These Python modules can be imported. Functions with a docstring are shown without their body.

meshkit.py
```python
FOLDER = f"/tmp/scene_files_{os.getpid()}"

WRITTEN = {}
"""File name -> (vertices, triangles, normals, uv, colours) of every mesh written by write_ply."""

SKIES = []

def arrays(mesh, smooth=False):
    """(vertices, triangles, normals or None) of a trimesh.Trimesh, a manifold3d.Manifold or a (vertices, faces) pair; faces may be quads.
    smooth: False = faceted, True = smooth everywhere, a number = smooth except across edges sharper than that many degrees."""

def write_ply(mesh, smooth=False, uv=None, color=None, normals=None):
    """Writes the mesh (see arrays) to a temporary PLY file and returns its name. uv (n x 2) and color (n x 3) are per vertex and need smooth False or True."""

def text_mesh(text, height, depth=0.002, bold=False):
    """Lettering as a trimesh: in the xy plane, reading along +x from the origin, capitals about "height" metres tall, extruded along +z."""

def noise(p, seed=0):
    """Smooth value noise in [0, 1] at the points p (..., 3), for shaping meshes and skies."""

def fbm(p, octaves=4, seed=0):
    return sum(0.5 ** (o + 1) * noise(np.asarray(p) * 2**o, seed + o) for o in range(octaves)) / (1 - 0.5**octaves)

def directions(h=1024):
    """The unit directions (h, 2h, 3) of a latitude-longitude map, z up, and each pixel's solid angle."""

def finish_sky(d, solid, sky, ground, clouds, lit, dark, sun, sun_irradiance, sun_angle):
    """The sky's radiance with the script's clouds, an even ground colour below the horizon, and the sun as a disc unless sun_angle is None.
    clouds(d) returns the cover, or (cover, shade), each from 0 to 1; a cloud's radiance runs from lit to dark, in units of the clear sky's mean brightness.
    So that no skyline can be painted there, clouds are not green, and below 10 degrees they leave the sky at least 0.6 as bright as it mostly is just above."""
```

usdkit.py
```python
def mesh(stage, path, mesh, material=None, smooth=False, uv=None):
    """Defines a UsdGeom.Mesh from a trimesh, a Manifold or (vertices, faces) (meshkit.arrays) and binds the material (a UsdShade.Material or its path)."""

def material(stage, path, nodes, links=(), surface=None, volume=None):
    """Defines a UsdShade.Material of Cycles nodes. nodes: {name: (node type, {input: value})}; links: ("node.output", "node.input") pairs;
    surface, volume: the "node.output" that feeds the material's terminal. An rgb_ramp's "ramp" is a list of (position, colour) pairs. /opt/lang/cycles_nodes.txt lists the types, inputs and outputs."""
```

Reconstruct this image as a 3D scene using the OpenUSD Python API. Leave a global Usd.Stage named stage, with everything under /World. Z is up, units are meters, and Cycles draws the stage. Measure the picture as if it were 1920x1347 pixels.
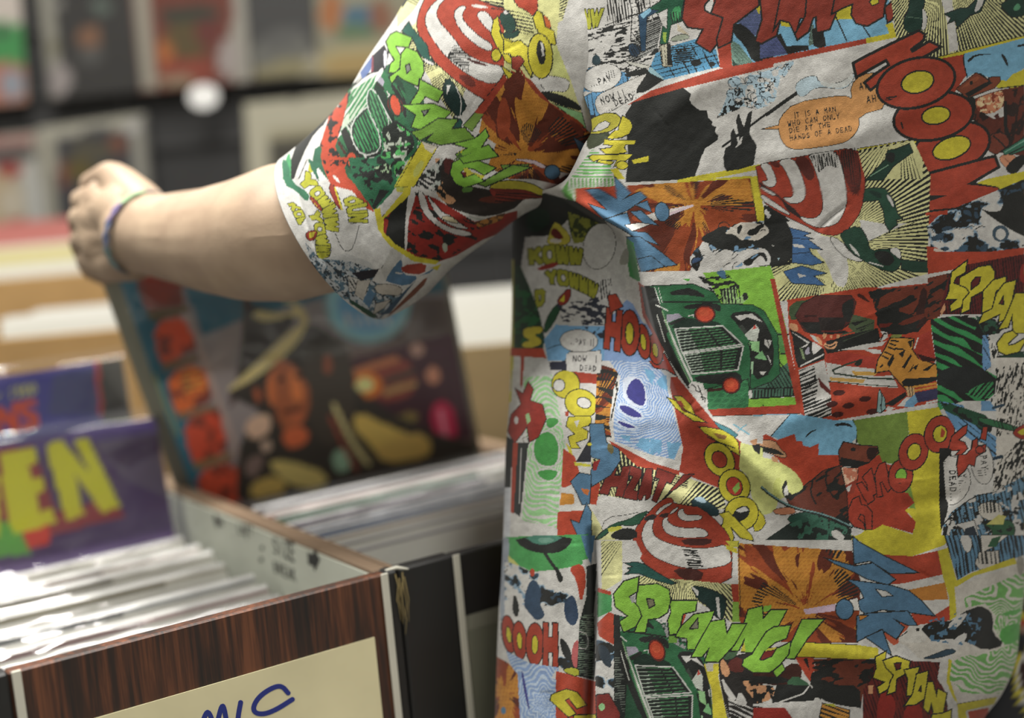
import math, random
import numpy as np, trimesh, shapely, manifold3d
from shapely.geometry import Polygon, LineString, Point
from scipy.interpolate import PchipInterpolator
from pxr import Usd, UsdGeom, UsdLux, UsdShade, Gf, Sdf, Vt
import usdkit, meshkit

stage = Usd.Stage.CreateInMemory()
UsdGeom.SetStageUpAxis(stage, UsdGeom.Tokens.z)
UsdGeom.SetStageMetersPerUnit(stage, 1.0)
UsdGeom.Xform.Define(stage, '/World')
UsdGeom.Scope.Define(stage, '/World/Looks')

# ---------------------------------------------------------------- camera
FX = 2667.0                       # focal length in pixels of the 1920 px frame: a 50 mm lens on a 36 mm sensor
EYE = np.array([0, 0, 1.38])
_p, _r = math.radians(8), math.radians(5)
FWD = np.array([0, math.cos(_p), -math.sin(_p)])
_r0, _u0 = np.array([1.0, 0, 0]), np.array([0, math.sin(_p), math.cos(_p)])
RGT = math.cos(_r) * _r0 - math.sin(_r) * _u0
UPV = math.sin(_r) * _r0 + math.cos(_r) * _u0
cam = UsdGeom.Camera.Define(stage, '/World/camera')
cam.CreateFocalLengthAttr(50.0)
cam.CreateHorizontalApertureAttr(36.0)
cam.CreateFStopAttr(1.75)
cam.CreateFocusDistanceAttr(1.062)
cam.CreateExposureAttr(0.3)
_m = np.eye(4); _m[0, :3], _m[1, :3], _m[2, :3], _m[3, :3] = RGT, UPV, -FWD, EYE
cam.AddTransformOp().Set(Gf.Matrix4d(*_m.ravel().tolist()))

# ---------------------------------------------------------------- hall lamps (daylight-white ceiling panels), and two added over the crates
CEIL = 4.2
def lamp(name, x, y, w, h, power, col=(1.0, 0.97, 0.92)):
    l = UsdLux.RectLight.Define(stage, '/World/' + name)
    l.CreateWidthAttr(w); l.CreateHeightAttr(h); l.CreateIntensityAttr(power); l.CreateColorAttr(Gf.Vec3f(*col))
    l.AddTranslateOp().Set((x, y, CEIL - 0.06))
for i, (x, y, w) in enumerate([(-2.4, -2.6, 15), (1.6, -2.6, 22), (-2.4, 0.6, 9), (1.8, 0.2, 24), (-2.4, 4.0, 16), (1.8, 4.0, 16), (-.9, 0.8, 36), (-.45, 1.35, 84)]):  # the last two are added lamps that brighten the comics and the arm
    lamp('hall_or_added_lamp' + ('' if i == 0 else '_%03d' % i), x, y, 1.5, 0.5, w)

# ---------------------------------------------------------------- helpers
def at(x, y, Z):
    """World point(s) seen at picture position x, y at distance Z along the lens axis."""
    x, y, Z = np.broadcast_arrays(*(np.asarray(q, float) for q in (x, y, Z)))
    return EYE + Z[..., None] * (FWD + ((x - 960) / FX)[..., None] * RGT + ((673.5 - y) / FX)[..., None] * UPV)

used = {}
def path_for(name, parent=None):
    base = parent if parent else '/World'
    k = used.get((base, name), -1) + 1
    used[(base, name)] = k
    return base + '/' + name + ('' if k == 0 else '_%03d' % k)
def data(prim, label=None, cat=None, group=None, kind=None):
    for key, v in (('label', label), ('category', cat), ('group', group), ('kind', kind)):
        if v: prim.SetCustomDataByKey(key, v)
def thing(name, label, cat, group=None, loc=(0, 0, 0)):
    x = UsdGeom.Xform.Define(stage, path_for(name))
    x.AddTranslateOp().Set(tuple(float(c) for c in loc))
    data(x.GetPrim(), label, cat, group)
    ORIGIN[str(x.GetPath())] = np.array(loc, float)
    return str(x.GetPath())
ORIGIN = {}
def origin_of(path):
    for k, v in ORIGIN.items():
        if path == k or path.startswith(k + '/'): return v
    return np.zeros(3)
def obj(name, mesh, mat, parent=None, smooth=False, label=None, cat=None, group=None, kind=None, ink=None):
    """One mesh (world coordinates) as a prim under parent, or under /World."""
    v, f, n = meshkit.arrays(mesh, smooth if ink is None else False)
    p = path_for(name, parent)
    v = v - origin_of(p)
    m = UsdGeom.Mesh.Define(stage, p)
    m.CreatePointsAttr(Vt.Vec3fArray.FromNumpy(np.ascontiguousarray(v, np.float32)))
    m.CreateFaceVertexCountsAttr(Vt.IntArray.FromNumpy(np.full(len(f), 3, np.int32)))
    m.CreateFaceVertexIndicesAttr(Vt.IntArray.FromNumpy(np.ascontiguousarray(f, np.int32).ravel()))
    m.CreateSubdivisionSchemeAttr('none')
    if ink is not None:
        if smooth:
            fn = np.cross(v[f[:, 1]] - v[f[:, 0]], v[f[:, 2]] - v[f[:, 0]]); n = np.zeros_like(v)
            for k in range(3):
                for c in range(3): n[:, c] += np.bincount(f[:, k], fn[:, c], len(v))
            n /= np.maximum(np.linalg.norm(n, axis=1, keepdims=True), 1e-20)
        pv = UsdGeom.PrimvarsAPI(m).CreatePrimvar('print_ink', Sdf.ValueTypeNames.Color3fArray, 'vertex')
        pv.Set(Vt.Vec3fArray.FromNumpy(np.ascontiguousarray(ink, np.float32)))
    if n is not None:
        m.CreateNormalsAttr(Vt.Vec3fArray.FromNumpy(np.ascontiguousarray(n, np.float32)))
        m.SetNormalsInterpolation('vertex')
    UsdShade.MaterialBindingAPI.Apply(m.GetPrim()).Bind(mat)
    data(m.GetPrim(), label, cat, group, kind)
    return p
def join(*ms):
    ms = [trimesh.Trimesh(*meshkit.arrays(m)[:2], process=False) for m in ms]
    return trimesh.util.concatenate(ms)
def frame(o, ax, ay, az):
    m = np.eye(4); m[:3, 0], m[:3, 1], m[:3, 2], m[:3, 3] = ax, ay, az, o
    return m
def box(lo, hi, M=None, bev=0.0):
    """A box from lo to hi in the frame M, its edges chamfered by bev."""
    lo, hi = np.asarray(lo, float), np.asarray(hi, float)
    if bev > 0:
        c = [lo + bev, hi - bev]
        pts = []
        for sx in (0, 1):
            for sy in (0, 1):
                for sz in (0, 1):
                    b = np.array([c[sx][0], c[sy][1], c[sz][2]]); d = np.array([sx, sy, sz]) * 2 - 1
                    for k in range(3):
                        q = b.copy(); q[k] += d[k] * bev; pts.append(q)
        m = trimesh.Trimesh(*meshkit.arrays(manifold3d.Manifold.hull_points(np.array(pts)))[:2], process=False)
    else:
        m = trimesh.creation.box(bounds=[lo, hi])
    if M is not None: m.apply_transform(M)
    return m
def tube(pts, r, n=8):
    pts = np.asarray(pts, float); r = np.broadcast_to(r, (len(pts),))
    t = np.gradient(pts, axis=0); t /= np.linalg.norm(t, axis=1, keepdims=True)
    ref = np.array([0, 0, 1.0]) if abs(t[0][2]) < .8 else np.array([1.0, 0, 0])
    a = np.cross(t, ref); a /= np.linalg.norm(a, axis=1, keepdims=True); b = np.cross(t, a)
    ph = np.linspace(0, 2 * np.pi, n, endpoint=False)
    v = (pts[:, None] + r[:, None, None] * (np.cos(ph)[None, :, None] * a[:, None] + np.sin(ph)[None, :, None] * b[:, None])).reshape(-1, 3)
    return v, grid_faces(len(pts), n, wrap=True)
def grid_faces(nr, nc, wrap=False):
    i, j = np.meshgrid(np.arange(nr - 1), np.arange(nc if wrap else nc - 1), indexing='ij')
    a, b = i * nc + j, i * nc + (j + 1) % nc
    c, d = a + nc, b + nc
    return np.concatenate([np.stack([a, c, b], -1).reshape(-1, 3), np.stack([b, c, d], -1).reshape(-1, 3)])
def extrude(poly, depth, M):
    polys = [poly] if poly.geom_type == 'Polygon' else list(poly.geoms)
    m = trimesh.util.concatenate([trimesh.creation.extrude_polygon(q, depth, engine='earcut') for q in polys if q.area > 1e-9])
    m.apply_transform(M); return m
def vnoise(x, y, seed=0):
    """Smooth 2-D value noise in 0..1."""
    xi, yi = np.floor(x).astype(np.int64), np.floor(y).astype(np.int64)
    fx, fy = x - xi, y - yi
    fx, fy = fx * fx * (3 - 2 * fx), fy * fy * (3 - 2 * fy)
    def h(a, b):
        k = (a * 374761393 + b * 668265263 + seed * 144665) & 0xFFFFFFFF
        k = ((k ^ (k >> 13)) * 1274126177) & 0xFFFFFFFF
        return ((k ^ (k >> 16)) & 0xFFFF) / 65535.0
    return (h(xi, yi) * (1 - fx) + h(xi + 1, yi) * fx) * (1 - fy) + (h(xi, yi + 1) * (1 - fx) + h(xi + 1, yi + 1) * fx) * fy
def fbm2(x, y, seed=0, o=3):
    return sum(.5 ** (k + 1) * vnoise(x * 2 ** k, y * 2 ** k, seed + k) for k in range(o)) / (1 - .5 ** o)
def sst(a, b, x):
    t = np.clip((np.asarray(x, float) - a) / (b - a), 0, 1); return t * t * (3 - 2 * t)

# ---------------------------------------------------------------- materials
LIGHT = 1.15                      # how bright a white surface shows under the hall lamps; turns a colour as seen into an albedo
def lin(c, k=LIGHT):
    c = np.asarray(c, float) / 255.0
    l = np.where(c <= .04045, c / 12.92, ((c + .055) / 1.055) ** 2.4)
    return np.clip(l / k, 0.0, .92)
looks = {}
def mat(name, nodes, links, **kw):
    looks[name] = usdkit.material(stage, '/World/Looks/' + name, nodes, links, **kw); return looks[name]
def plain(name, rgb, rough=.6, spec=.35, k=LIGHT, **extra):
    if name in looks: return looks[name]
    c = lin(rgb, k)
    return mat(name, {'tc': ('texture_coordinate', {}), 'n': ('noise_texture', {'scale': 14.0, 'detail': 4.0}),
        'r': ('rgb_ramp', {'ramp': [(.25, tuple(c * .9)), (.75, tuple(np.minimum(c * 1.07, .95)))]}),
        'p': ('principled_bsdf', {'roughness': rough, 'specular_ior_level': spec, **extra})},
        [('tc.object', 'n.vector'), ('n.fac', 'r.fac'), ('r.color', 'p.base_color')], surface='p.BSDF')
def printed(name, rough, spec, coat=0.0, weave=0.0):
    nodes = {'a': ('attribute', {'attribute': 'print_ink'}), 'tc': ('texture_coordinate', {}),
             'n': ('noise_texture', {'scale': 1100.0, 'detail': 1.0}), 'm': ('map_range', {'from_min': .2, 'from_max': .8, 'to_min': .9, 'to_max': 1.08}),
             'x': ('mix_color', {'blend_type': 'multiply', 'fac': 1.0}),
             'p': ('principled_bsdf', {'roughness': rough, 'specular_ior_level': spec, 'coat_weight': coat, 'coat_roughness': .12, 'sheen_weight': .08 if weave else 0.0})}
    links = [('tc.object', 'n.vector'), ('n.fac', 'm.value'), ('a.color', 'x.a'), ('m.result', 'x.b'), ('x.result', 'p.base_color')]
    if weave:
        nodes['b'] = ('bump', {'strength': weave, 'distance': .0004})
        links += [('n.fac', 'b.height'), ('b.normal', 'p.normal')]
    return mat(name, nodes, links, surface='p.BSDF')
CLOTH = printed('printed_cotton', .85, .15, weave=.35)
COVER = printed('printed_cover', .45, .4)
# ---------------------------------------------------------------- flat print: colours laid on the vertices of a fine cloth grid
W, K, RE, RD, YE, OR, OB, LI = (200, 199, 194), (38, 40, 38), (166, 62, 42), (104, 44, 34), (200, 190, 48), (196, 132, 48), (205, 146, 84), (128, 186, 62)
GD, GM, LB, SB, LY, NB, OL, SK, GR, BR, GP, DG = (46, 104, 66), (66, 160, 88), (114, 172, 204), (78, 118, 150), (208, 207, 146), (58, 58, 132), (176, 178, 50), (208, 152, 108), (120, 120, 116), (112, 52, 36), (150, 205, 140), (30, 62, 44)
FR = {'p': (0, 0, 1), 'A': (480, 0, 4), 'B': (480, 300, 4), 'C': (960, 0, 4), 'D': (1440, 0, 4), 'E': (960, 337, 4), 'F': (1440, 337, 4), 'G': (920, 674, 3.84), 'H': (1420, 674, 3.84),
      'I': (920, 1010, 3.84), 'J': (1420, 1010, 3.84), 'K': (1180, 480, 4.344), 'M': (1480, 540, 5.18), 'N': (700, 220, 4.571), 'Q': (1740, 100, 5.61), 'R': (1740, 480, 4.81), 'X': (1400, 270, 7.385), 'Y': (1180, 920, 7.483), 'Z': (1300, 380, 9.6), 'V': (1130, 1030, 2.632), 'U': (930, 640, 2.366)}
def pts(s, f=None):
    """'12,34 56,78' -> points; a frame letter moves them from a study sheet of the cloth to cloth coordinates."""
    q = np.array([[float(c) for c in w.split(',')] for w in s.split()]) if isinstance(s, str) else np.asarray(s, float)
    if f is None: return q
    if callable(f): return f(q)
    ox, oy, k = FR[f]
    return q / k + (ox, oy)
def soft(q, closed=True, n=2):
    for _ in range(n):
        a, b = (q, np.roll(q, -1, 0)) if closed else (q[:-1], q[1:])
        m = np.stack([a * .75 + b * .25, a * .25 + b * .75], 1).reshape(-1, 2)
        q = m if closed else np.vstack([q[:1], m, q[-1:]])
    return q
def affine3(src, dst):
    """The plane map that takes three points to three others (four: a bilinear one over the unit square)."""
    A = np.hstack([pts(src), np.ones((3, 1))]); X = np.linalg.solve(A, pts(dst))
    return lambda q: np.hstack([q, np.ones((len(q), 1))]) @ X
def quad(c, f=None):
    c = pts(c, f)                  # corners: top left, top right, bottom right, bottom left
    return lambda q: (c[0] * ((1 - q[:, :1]) * (1 - q[:, 1:])) + c[1] * (q[:, :1] * (1 - q[:, 1:])) + c[2] * (q[:, :1] * q[:, 1:]) + c[3] * ((1 - q[:, :1]) * q[:, 1:]))
def _arc(cx, cy, rx, ry, a0, a1, n=14):
    t = np.radians(np.linspace(a0, a1, n)); return [(cx + rx * math.cos(q), cy + ry * math.sin(q)) for q in t]
GLYPH = {
 'A': [[(.1, 1), (.5, .06), (.9, 1)], [(.27, .66), (.73, .66)]], 'B': [[(.15, 0), (.15, 1)], [(.15, .06), (.6, .06), (.8, .26), (.6, .48), (.15, .48)], [(.6, .48), (.85, .72), (.6, .94), (.15, .94)]],
 'C': [_arc(.54, .5, .42, .46, 315, 45)], 'D': [[(.15, .05), (.15, .95)], [(.1, .06), (.5, .06), (.85, .3), (.85, .7), (.5, .94), (.1, .94)]],
 'E': [[(.85, .06), (.15, .06), (.15, .94), (.85, .94)], [(.15, .5), (.75, .5)]], 'F': [[(.85, .06), (.15, .06), (.15, 1)], [(.15, .5), (.72, .5)]],
 'G': [_arc(.52, .5, .42, .45, 320, 60) + [(.86, .86), (.86, .56), (.52, .56)]], 'H': [[(.15, 0), (.15, 1)], [(.85, 0), (.85, 1)], [(.15, .5), (.85, .5)]],
 'I': [[(.5, 0), (.5, 1)]], 'J': [[(.7, 0), (.7, .8), (.5, .94), (.2, .85)]], 'K': [[(.15, 0), (.15, 1)], [(.88, .02), (.2, .55)], [(.4, .42), (.9, 1)]], 'L': [[(.15, 0), (.15, .94), (.85, .94)]],
 'M': [[(.1, 1), (.16, .04), (.5, .62), (.84, .04), (.9, 1)]], 'N': [[(.12, 1), (.14, .04), (.86, .96), (.88, 0)]], 'O': [_arc(.5, .5, .4, .45, 0, 360, 28)],
 'P': [[(.16, 0), (.16, 1)], [(.1, .06), (.6, .06), (.86, .28), (.6, .54), (.16, .54)]], 'Q': [_arc(.5, .5, .4, .45, 0, 360, 28), [(.6, .7), (.95, 1)]],
 'R': [[(.16, 0), (.16, 1)], [(.1, .06), (.6, .06), (.86, .26), (.6, .5), (.16, .5)], [(.45, .5), (.9, 1)]],
 'S': [[(.86, .1), (.5, .05), (.2, .16), (.2, .36), (.5, .5), (.8, .64), (.8, .86), (.5, .95), (.12, .88)]], 'T': [[(.05, .07), (.95, .07)], [(.5, .05), (.5, 1)]],
 'U': [[(.15, 0), (.15, .75), (.35, .94), (.65, .94), (.85, .75), (.85, 0)]], 'V': [[(.1, 0), (.5, .94), (.9, 0)]], 'W': [[(.06, 0), (.26, .95), (.5, .35), (.74, .95), (.94, 0)]], 'X': [[(.1, 0), (.9, 1)], [(.9, 0), (.1, 1)]],
 'Y': [[(.1, 0), (.5, .5), (.9, 0)], [(.5, .45), (.5, 1)]], 'Z': [[(.1, .07), (.85, .07), (.15, .93), (.92, .93)]], '!': [[(.5, 0), (.5, .66)], [(.5, .82), (.5, 1)]], '|': [[(.5, .05), (.5, .95)]],
 '?': [[(.15, .22), (.4, .06), (.75, .12), (.8, .34), (.5, .52), (.5, .7)], [(.5, .84), (.5, 1)]], '.': [[(.4, .92), (.6, .92)]], '-': [[(.2, .5), (.8, .5)]],
 '0': [_arc(.5, .5, .34, .45, 0, 360, 24)], '1': [[(.3, .2), (.55, .05), (.55, 1)]], '9': [_arc(.5, .3, .3, .25, 0, 360, 18), [(.8, .3), (.75, .7), (.4, .97)]], 'c': [_arc(.5, .5, .4, .45, 300, 60)]}
def glyph(ch, t, cap='flat'):
    cs = {'flat': 2, 'round': 1, 'square': 3}[cap]
    return shapely.unary_union([LineString(s).buffer(t / 2, cap_style=cs, join_style=1 if cap == 'round' else 2, mitre_limit=2.5) for s in GLYPH[ch]])
def warp(g, fn, seg=.08):
    return shapely.transform(shapely.segmentize(g, seg), fn).buffer(0)
class Ink:
    def __init__(s, X, Y, paper=W):
        s.X, s.Y = np.asarray(X, float).ravel(), np.asarray(Y, float).ravel()
        s.C = np.tile(np.asarray(paper, float), (len(s.X), 1)); s.f = None; s.clip = None
        o = np.argsort(s.Y, kind='stable'); s.o, s.ys = o, s.Y[o]; s.xs = s.X[o]
    def sel(s, g):
        x0, y0, x1, y1 = g.bounds
        a, b = np.searchsorted(s.ys, y0), np.searchsorted(s.ys, y1, 'right')
        k = np.nonzero((s.xs[a:b] >= x0) & (s.xs[a:b] <= x1))[0] + a
        if not len(k): return k
        shapely.prepare(g)
        return s.o[k[shapely.contains_xy(g, s.xs[k], s.ys[k])]]
    def geom(s, q, sm=0):
        if hasattr(q, 'geom_type'): return q
        q = pts(q, s.f)
        return Polygon(soft(q, True, sm) if sm else q).buffer(0)
    def put(s, g, c):
        if s.clip is not None: g = g.intersection(s.clip)
        if not g.is_empty: s.C[s.sel(g)] = c
    def poly(s, q, c, sm=0, ol=0, oc=K):
        g = s.geom(q, sm)
        if ol: s.put(g.buffer(ol, join_style=2 if not sm else 1), oc)
        s.put(g, c); return g
    def line(s, q, w, c=K, sm=2, closed=False, taper=False):
        q = pts(q, s.f)
        if sm: q = soft(q, closed, sm)
        if taper:
            n = len(q); d = np.gradient(q, axis=0); d = np.stack([-d[:, 1], d[:, 0]], 1); d /= np.maximum(np.linalg.norm(d, axis=1, keepdims=True), 1e-9)
            h = (w / 2 * np.sin(np.pi * np.linspace(.12 if taper == 1 else .5, 1, n)))[:, None]
            s.put(Polygon(np.vstack([q + d * h, (q - d * h)[::-1]])).buffer(.01), c)
        else: s.put(LineString(np.vstack([q, q[:1]]) if closed else q).buffer(w / 2), c)
    def oval(s, x, y, rx, ry, c, rot=0, ol=0):
        t = np.linspace(0, 2 * np.pi, 40); a = math.radians(rot)
        q = np.stack([x + rx * np.cos(t) * math.cos(a) - ry * np.sin(t) * math.sin(a), y + rx * np.cos(t) * math.sin(a) + ry * np.sin(t) * math.cos(a)], 1)
        return s.poly(q, c, ol=ol)
    def word(s, text, top, bot, c, t=.3, ol=2.5, cap='flat', oc=K, fill2=None):
        T, B = pts(top, s.f), pts(bot, s.f)
        for i, ch in enumerate(text):
            if ch == ' ': continue
            cc = np.stack([T[i], T[i + 1], B[i + 1], B[i]])
            g = warp(glyph(ch, t, cap).intersection(shapely.box(-.02, -.02, 1.02, 1.02)), quad(cc))
            if ol: s.put(g.buffer(ol, join_style=2, mitre_limit=2), oc)
            if fill2 is not None and ch == 'O': s.put(Polygon(max(getattr(g, 'geoms', [g]), key=lambda z: z.area).exterior).buffer(-1), fill2); s.put(g.buffer(ol * .8), oc)
            s.put(g, c)
    def small(s, text, x, y, h, ang, c=K, wr=.62, t=.2, sp=.18):
        """A line of small lettering from its top left corner, capitals h tall, turned by ang degrees."""
        p = np.array(pts([(x, y)], s.f)[0]); k = 1 / FR[s.f][2] if isinstance(s.f, str) else 1.0
        h = h * k; a = math.radians(ang); ux, uy = np.array([math.cos(a), math.sin(a)]), np.array([-math.sin(a), math.cos(a)])
        for ch in text:
            w = h * wr * (.45 if ch in 'I|!.' else 1); tt = .42 if ch in 'I|!' else t
            if ch != ' ':
                fn = lambda q: p + q[:, :1] * w * ux + q[:, 1:] * h * uy
                s.put(warp(glyph(ch, tt, 'round'), fn), c)
            p = p + ux * (w + h * sp)
    # textures of pen and ink inside a shape
    def pen(s, q, fn, c, sm=0):
        g = s.geom(q, sm)
        if s.clip is not None: g = g.intersection(s.clip)
        k = s.sel(g)
        if len(k): k = k[fn(s.X[k], s.Y[k])]; s.C[k] = c
    def hatch(s, q, ang, per, duty, c=K, seed=1, vary=.6, scale=30., sm=0, bend=0.0):
        a = math.radians(ang)
        def fn(x, y):
            u, v = x * math.cos(a) + y * math.sin(a), -x * math.sin(a) + y * math.cos(a)
            v = v + bend * np.sin(u / 37.0) * 6
            row = np.floor(v / per)
            return (v / per - row) < duty + vary * (vnoise(u / scale, row * 7.3, seed) - .5)
        s.pen(q, fn, c, sm)
    def rays(s, q, cx, cy, n, duty, c=K, seed=1, r0=0, vary=.6, grow=0.0, scale=40., sm=0):
        cx, cy = pts([(cx, cy)], s.f)[0]
        def fn(x, y):
            th, r = np.arctan2(y - cy, x - cx) / (2 * np.pi) * n, np.hypot(x - cx, y - cy)
            row = np.floor(th); d = duty + vary * (vnoise(r / scale, row * 5.7, seed) - .5) + grow * r
            return (th - row < d) & (r > r0 * (.6 + .8 * vnoise(row * 3.1, row * 0 + .5, seed + 3)))
        s.pen(q, fn, c, sm)
    def blot(s, q, scale, th, c=K, seed=1, sx=1.0, sy=1.0, ang=0, sm=0, o=3, band=None):
        a = math.radians(ang)
        def fn(x, y):
            u, v = x * math.cos(a) + y * math.sin(a), -x * math.sin(a) + y * math.cos(a)
            n = fbm2(u / scale / sx, v / scale / sy, seed, o)
            return n > th if band is None else np.abs(n - th) < band
        s.pen(q, fn, c, sm)
    def rings(s, q, cx, cy, sx, sy, per, duty, c, seed=1, wob=1.0, sm=0, ang=0):
        """Moire: wobbling rings round a centre."""
        cx, cy = pts([(cx, cy)], s.f)[0]; a = math.radians(ang)
        def fn(x, y):
            u, v = (x - cx) * math.cos(a) + (y - cy) * math.sin(a), -(x - cx) * math.sin(a) + (y - cy) * math.cos(a)
            r = np.hypot(u / sx, v / sy) + wob * per * (3.2 * fbm2(x / 34, y / 34, seed, 2) + .5 * np.sin(np.arctan2(v, u) * 9))
            return (r / per) % 1 < duty
        s.pen(q, fn, c, sm)
    def dots(s, q, per, duty, c, sm=0):
        s.pen(q, lambda x, y: (np.cos(2 * np.pi * (x + y) / per) + np.cos(2 * np.pi * (x - y) / per)) / 4 + .5 < duty, c, sm)
    # motifs
    def tongues(s, q, cx, cy, n, r1, th, c, seed, r0=0., sm=0, jag=0.0):
        """Uneven brush tongues that run out from a centre."""
        cx, cy = pts([(cx, cy)], s.f)[0]
        def fn(x, y):
            r = np.hypot(x - cx, y - cy); t = np.arctan2(y - cy, x - cx) / (2 * np.pi) * n
            t = np.where(t < 0, t + n, t) + .5 * (vnoise(r / 46, t * .6, seed + 8) - .5)
            v = vnoise(t, r / r1, seed) * .8 + .2 * vnoise(t * 6.3, r / (r1 * .8), seed + 1)
            return (v > th + .30 * np.exp(-r / 26)) & (r > r0)
        s.pen(q, fn, c, sm)
    def blast(s, q, cx, cy, seed, sm=0, big=1.0):
        """Orange burst: dark red tongues and black pen strokes that run out from a centre."""
        s.poly(q, (198, 134, 48), sm); s.dots(q, 3.6, .26, (172, 104, 36), sm)
        s.tongues(q, cx, cy, 22, 60 * big, .52, (150, 66, 32), seed, 12, sm)
        s.tongues(q, cx, cy, 26, 44 * big, .60, (98, 42, 26), seed + 5, 20, sm)
        g = s.geom(q, sm); X = pts([(cx, cy)], s.f)[0]
        def fn(x, y):
            r, t = np.hypot(x - X[0], y - X[1]), np.arctan2(y - X[1], x - X[0]) / (2 * np.pi)
            return (np.floor(t * 190) % 2 < 1) & (vnoise((t + 1) * 17, r / (40 * big), seed + 9) > .70) & (r > 16)
        s.pen(q, fn, K, sm)
    def speed(s, q, cx, cy, seed, n=90, duty=.34, sm=0):
        """Pale yellow ground with fine black speed lines, in sheaves, that run to a point."""
        s.poly(q, LY, sm); X = pts([(cx, cy)], s.f)[0]; n = n * 1.7
        def fn(x, y):
            r, t = np.hypot(x - X[0], y - X[1]), np.arctan2(y - X[1], x - X[0]) / (2 * np.pi) + 1
            row = np.floor(t * n); m = vnoise(t * n / 5.0, row * 0 + .5, seed); h = vnoise(row + .5, row * 0 + 3.5, seed + 2); e = np.clip((r - 12 - 70 * h) / 110, 0, 1)
            return (np.abs(t * n - row - .5) < (.10 + .24 * m) * e + .04) & (m > .34) & (r > 10 + 60 * h)
        s.pen(q, fn, K, sm)
    def smoke(s, q, seed, th=.52, sm=2, sc=34.):
        """Billowing smoke: white puffs, blue half tones and black hollows with scalloped edges."""
        g = s.geom(q, sm)
        if s.clip is not None: g = g.intersection(s.clip)
        k = s.sel(g)
        if not len(k): return
        x, y = s.X[k], s.Y[k]
        wx, wy = x + 10 * (fbm2(x / 18, y / 18, seed + 20) - .5), y + 10 * (fbm2(x / 18, y / 18, seed + 21) - .5)
        puff = np.abs(2 * vnoise(wx / 15, wy / 13, seed + 3) - 1) * .6 + np.abs(2 * vnoise(wx / 7, wy / 7, seed + 4) - 1) * .4
        n = fbm2(x / sc / 1.15, y / sc / .85, seed) + .16 * (puff - .42)
        d = np.clip((n - th + .055) / .05, 0, 1)[:, None]
        c = np.array(W) * (1 - d) + np.array((112, 148, 176.)) * d
        c = np.where(((n > th - .13) & (n < th - .04) & (puff < .07))[:, None], np.array(K, float), c)
        c = np.where((n > th)[:, None], np.array((52, 74, 92.)) * (puff[:, None] > .52) + np.array(K) * (puff[:, None] <= .52), c)
        s.C[k] = c
def ink_colour(s):
    g = s.C.mean(1, keepdims=True)
    m = 1 + .16 * (fbm2(s.X / 7.0, s.Y / 7.0, 77) - .5) + .10 * (fbm2(s.X / 60, s.Y / 60, 78) - .5)
    return lin(np.minimum((s.C * .90 + g * .10) * m[:, None], 255), 1.66)   # slightly faded cotton print
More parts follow.
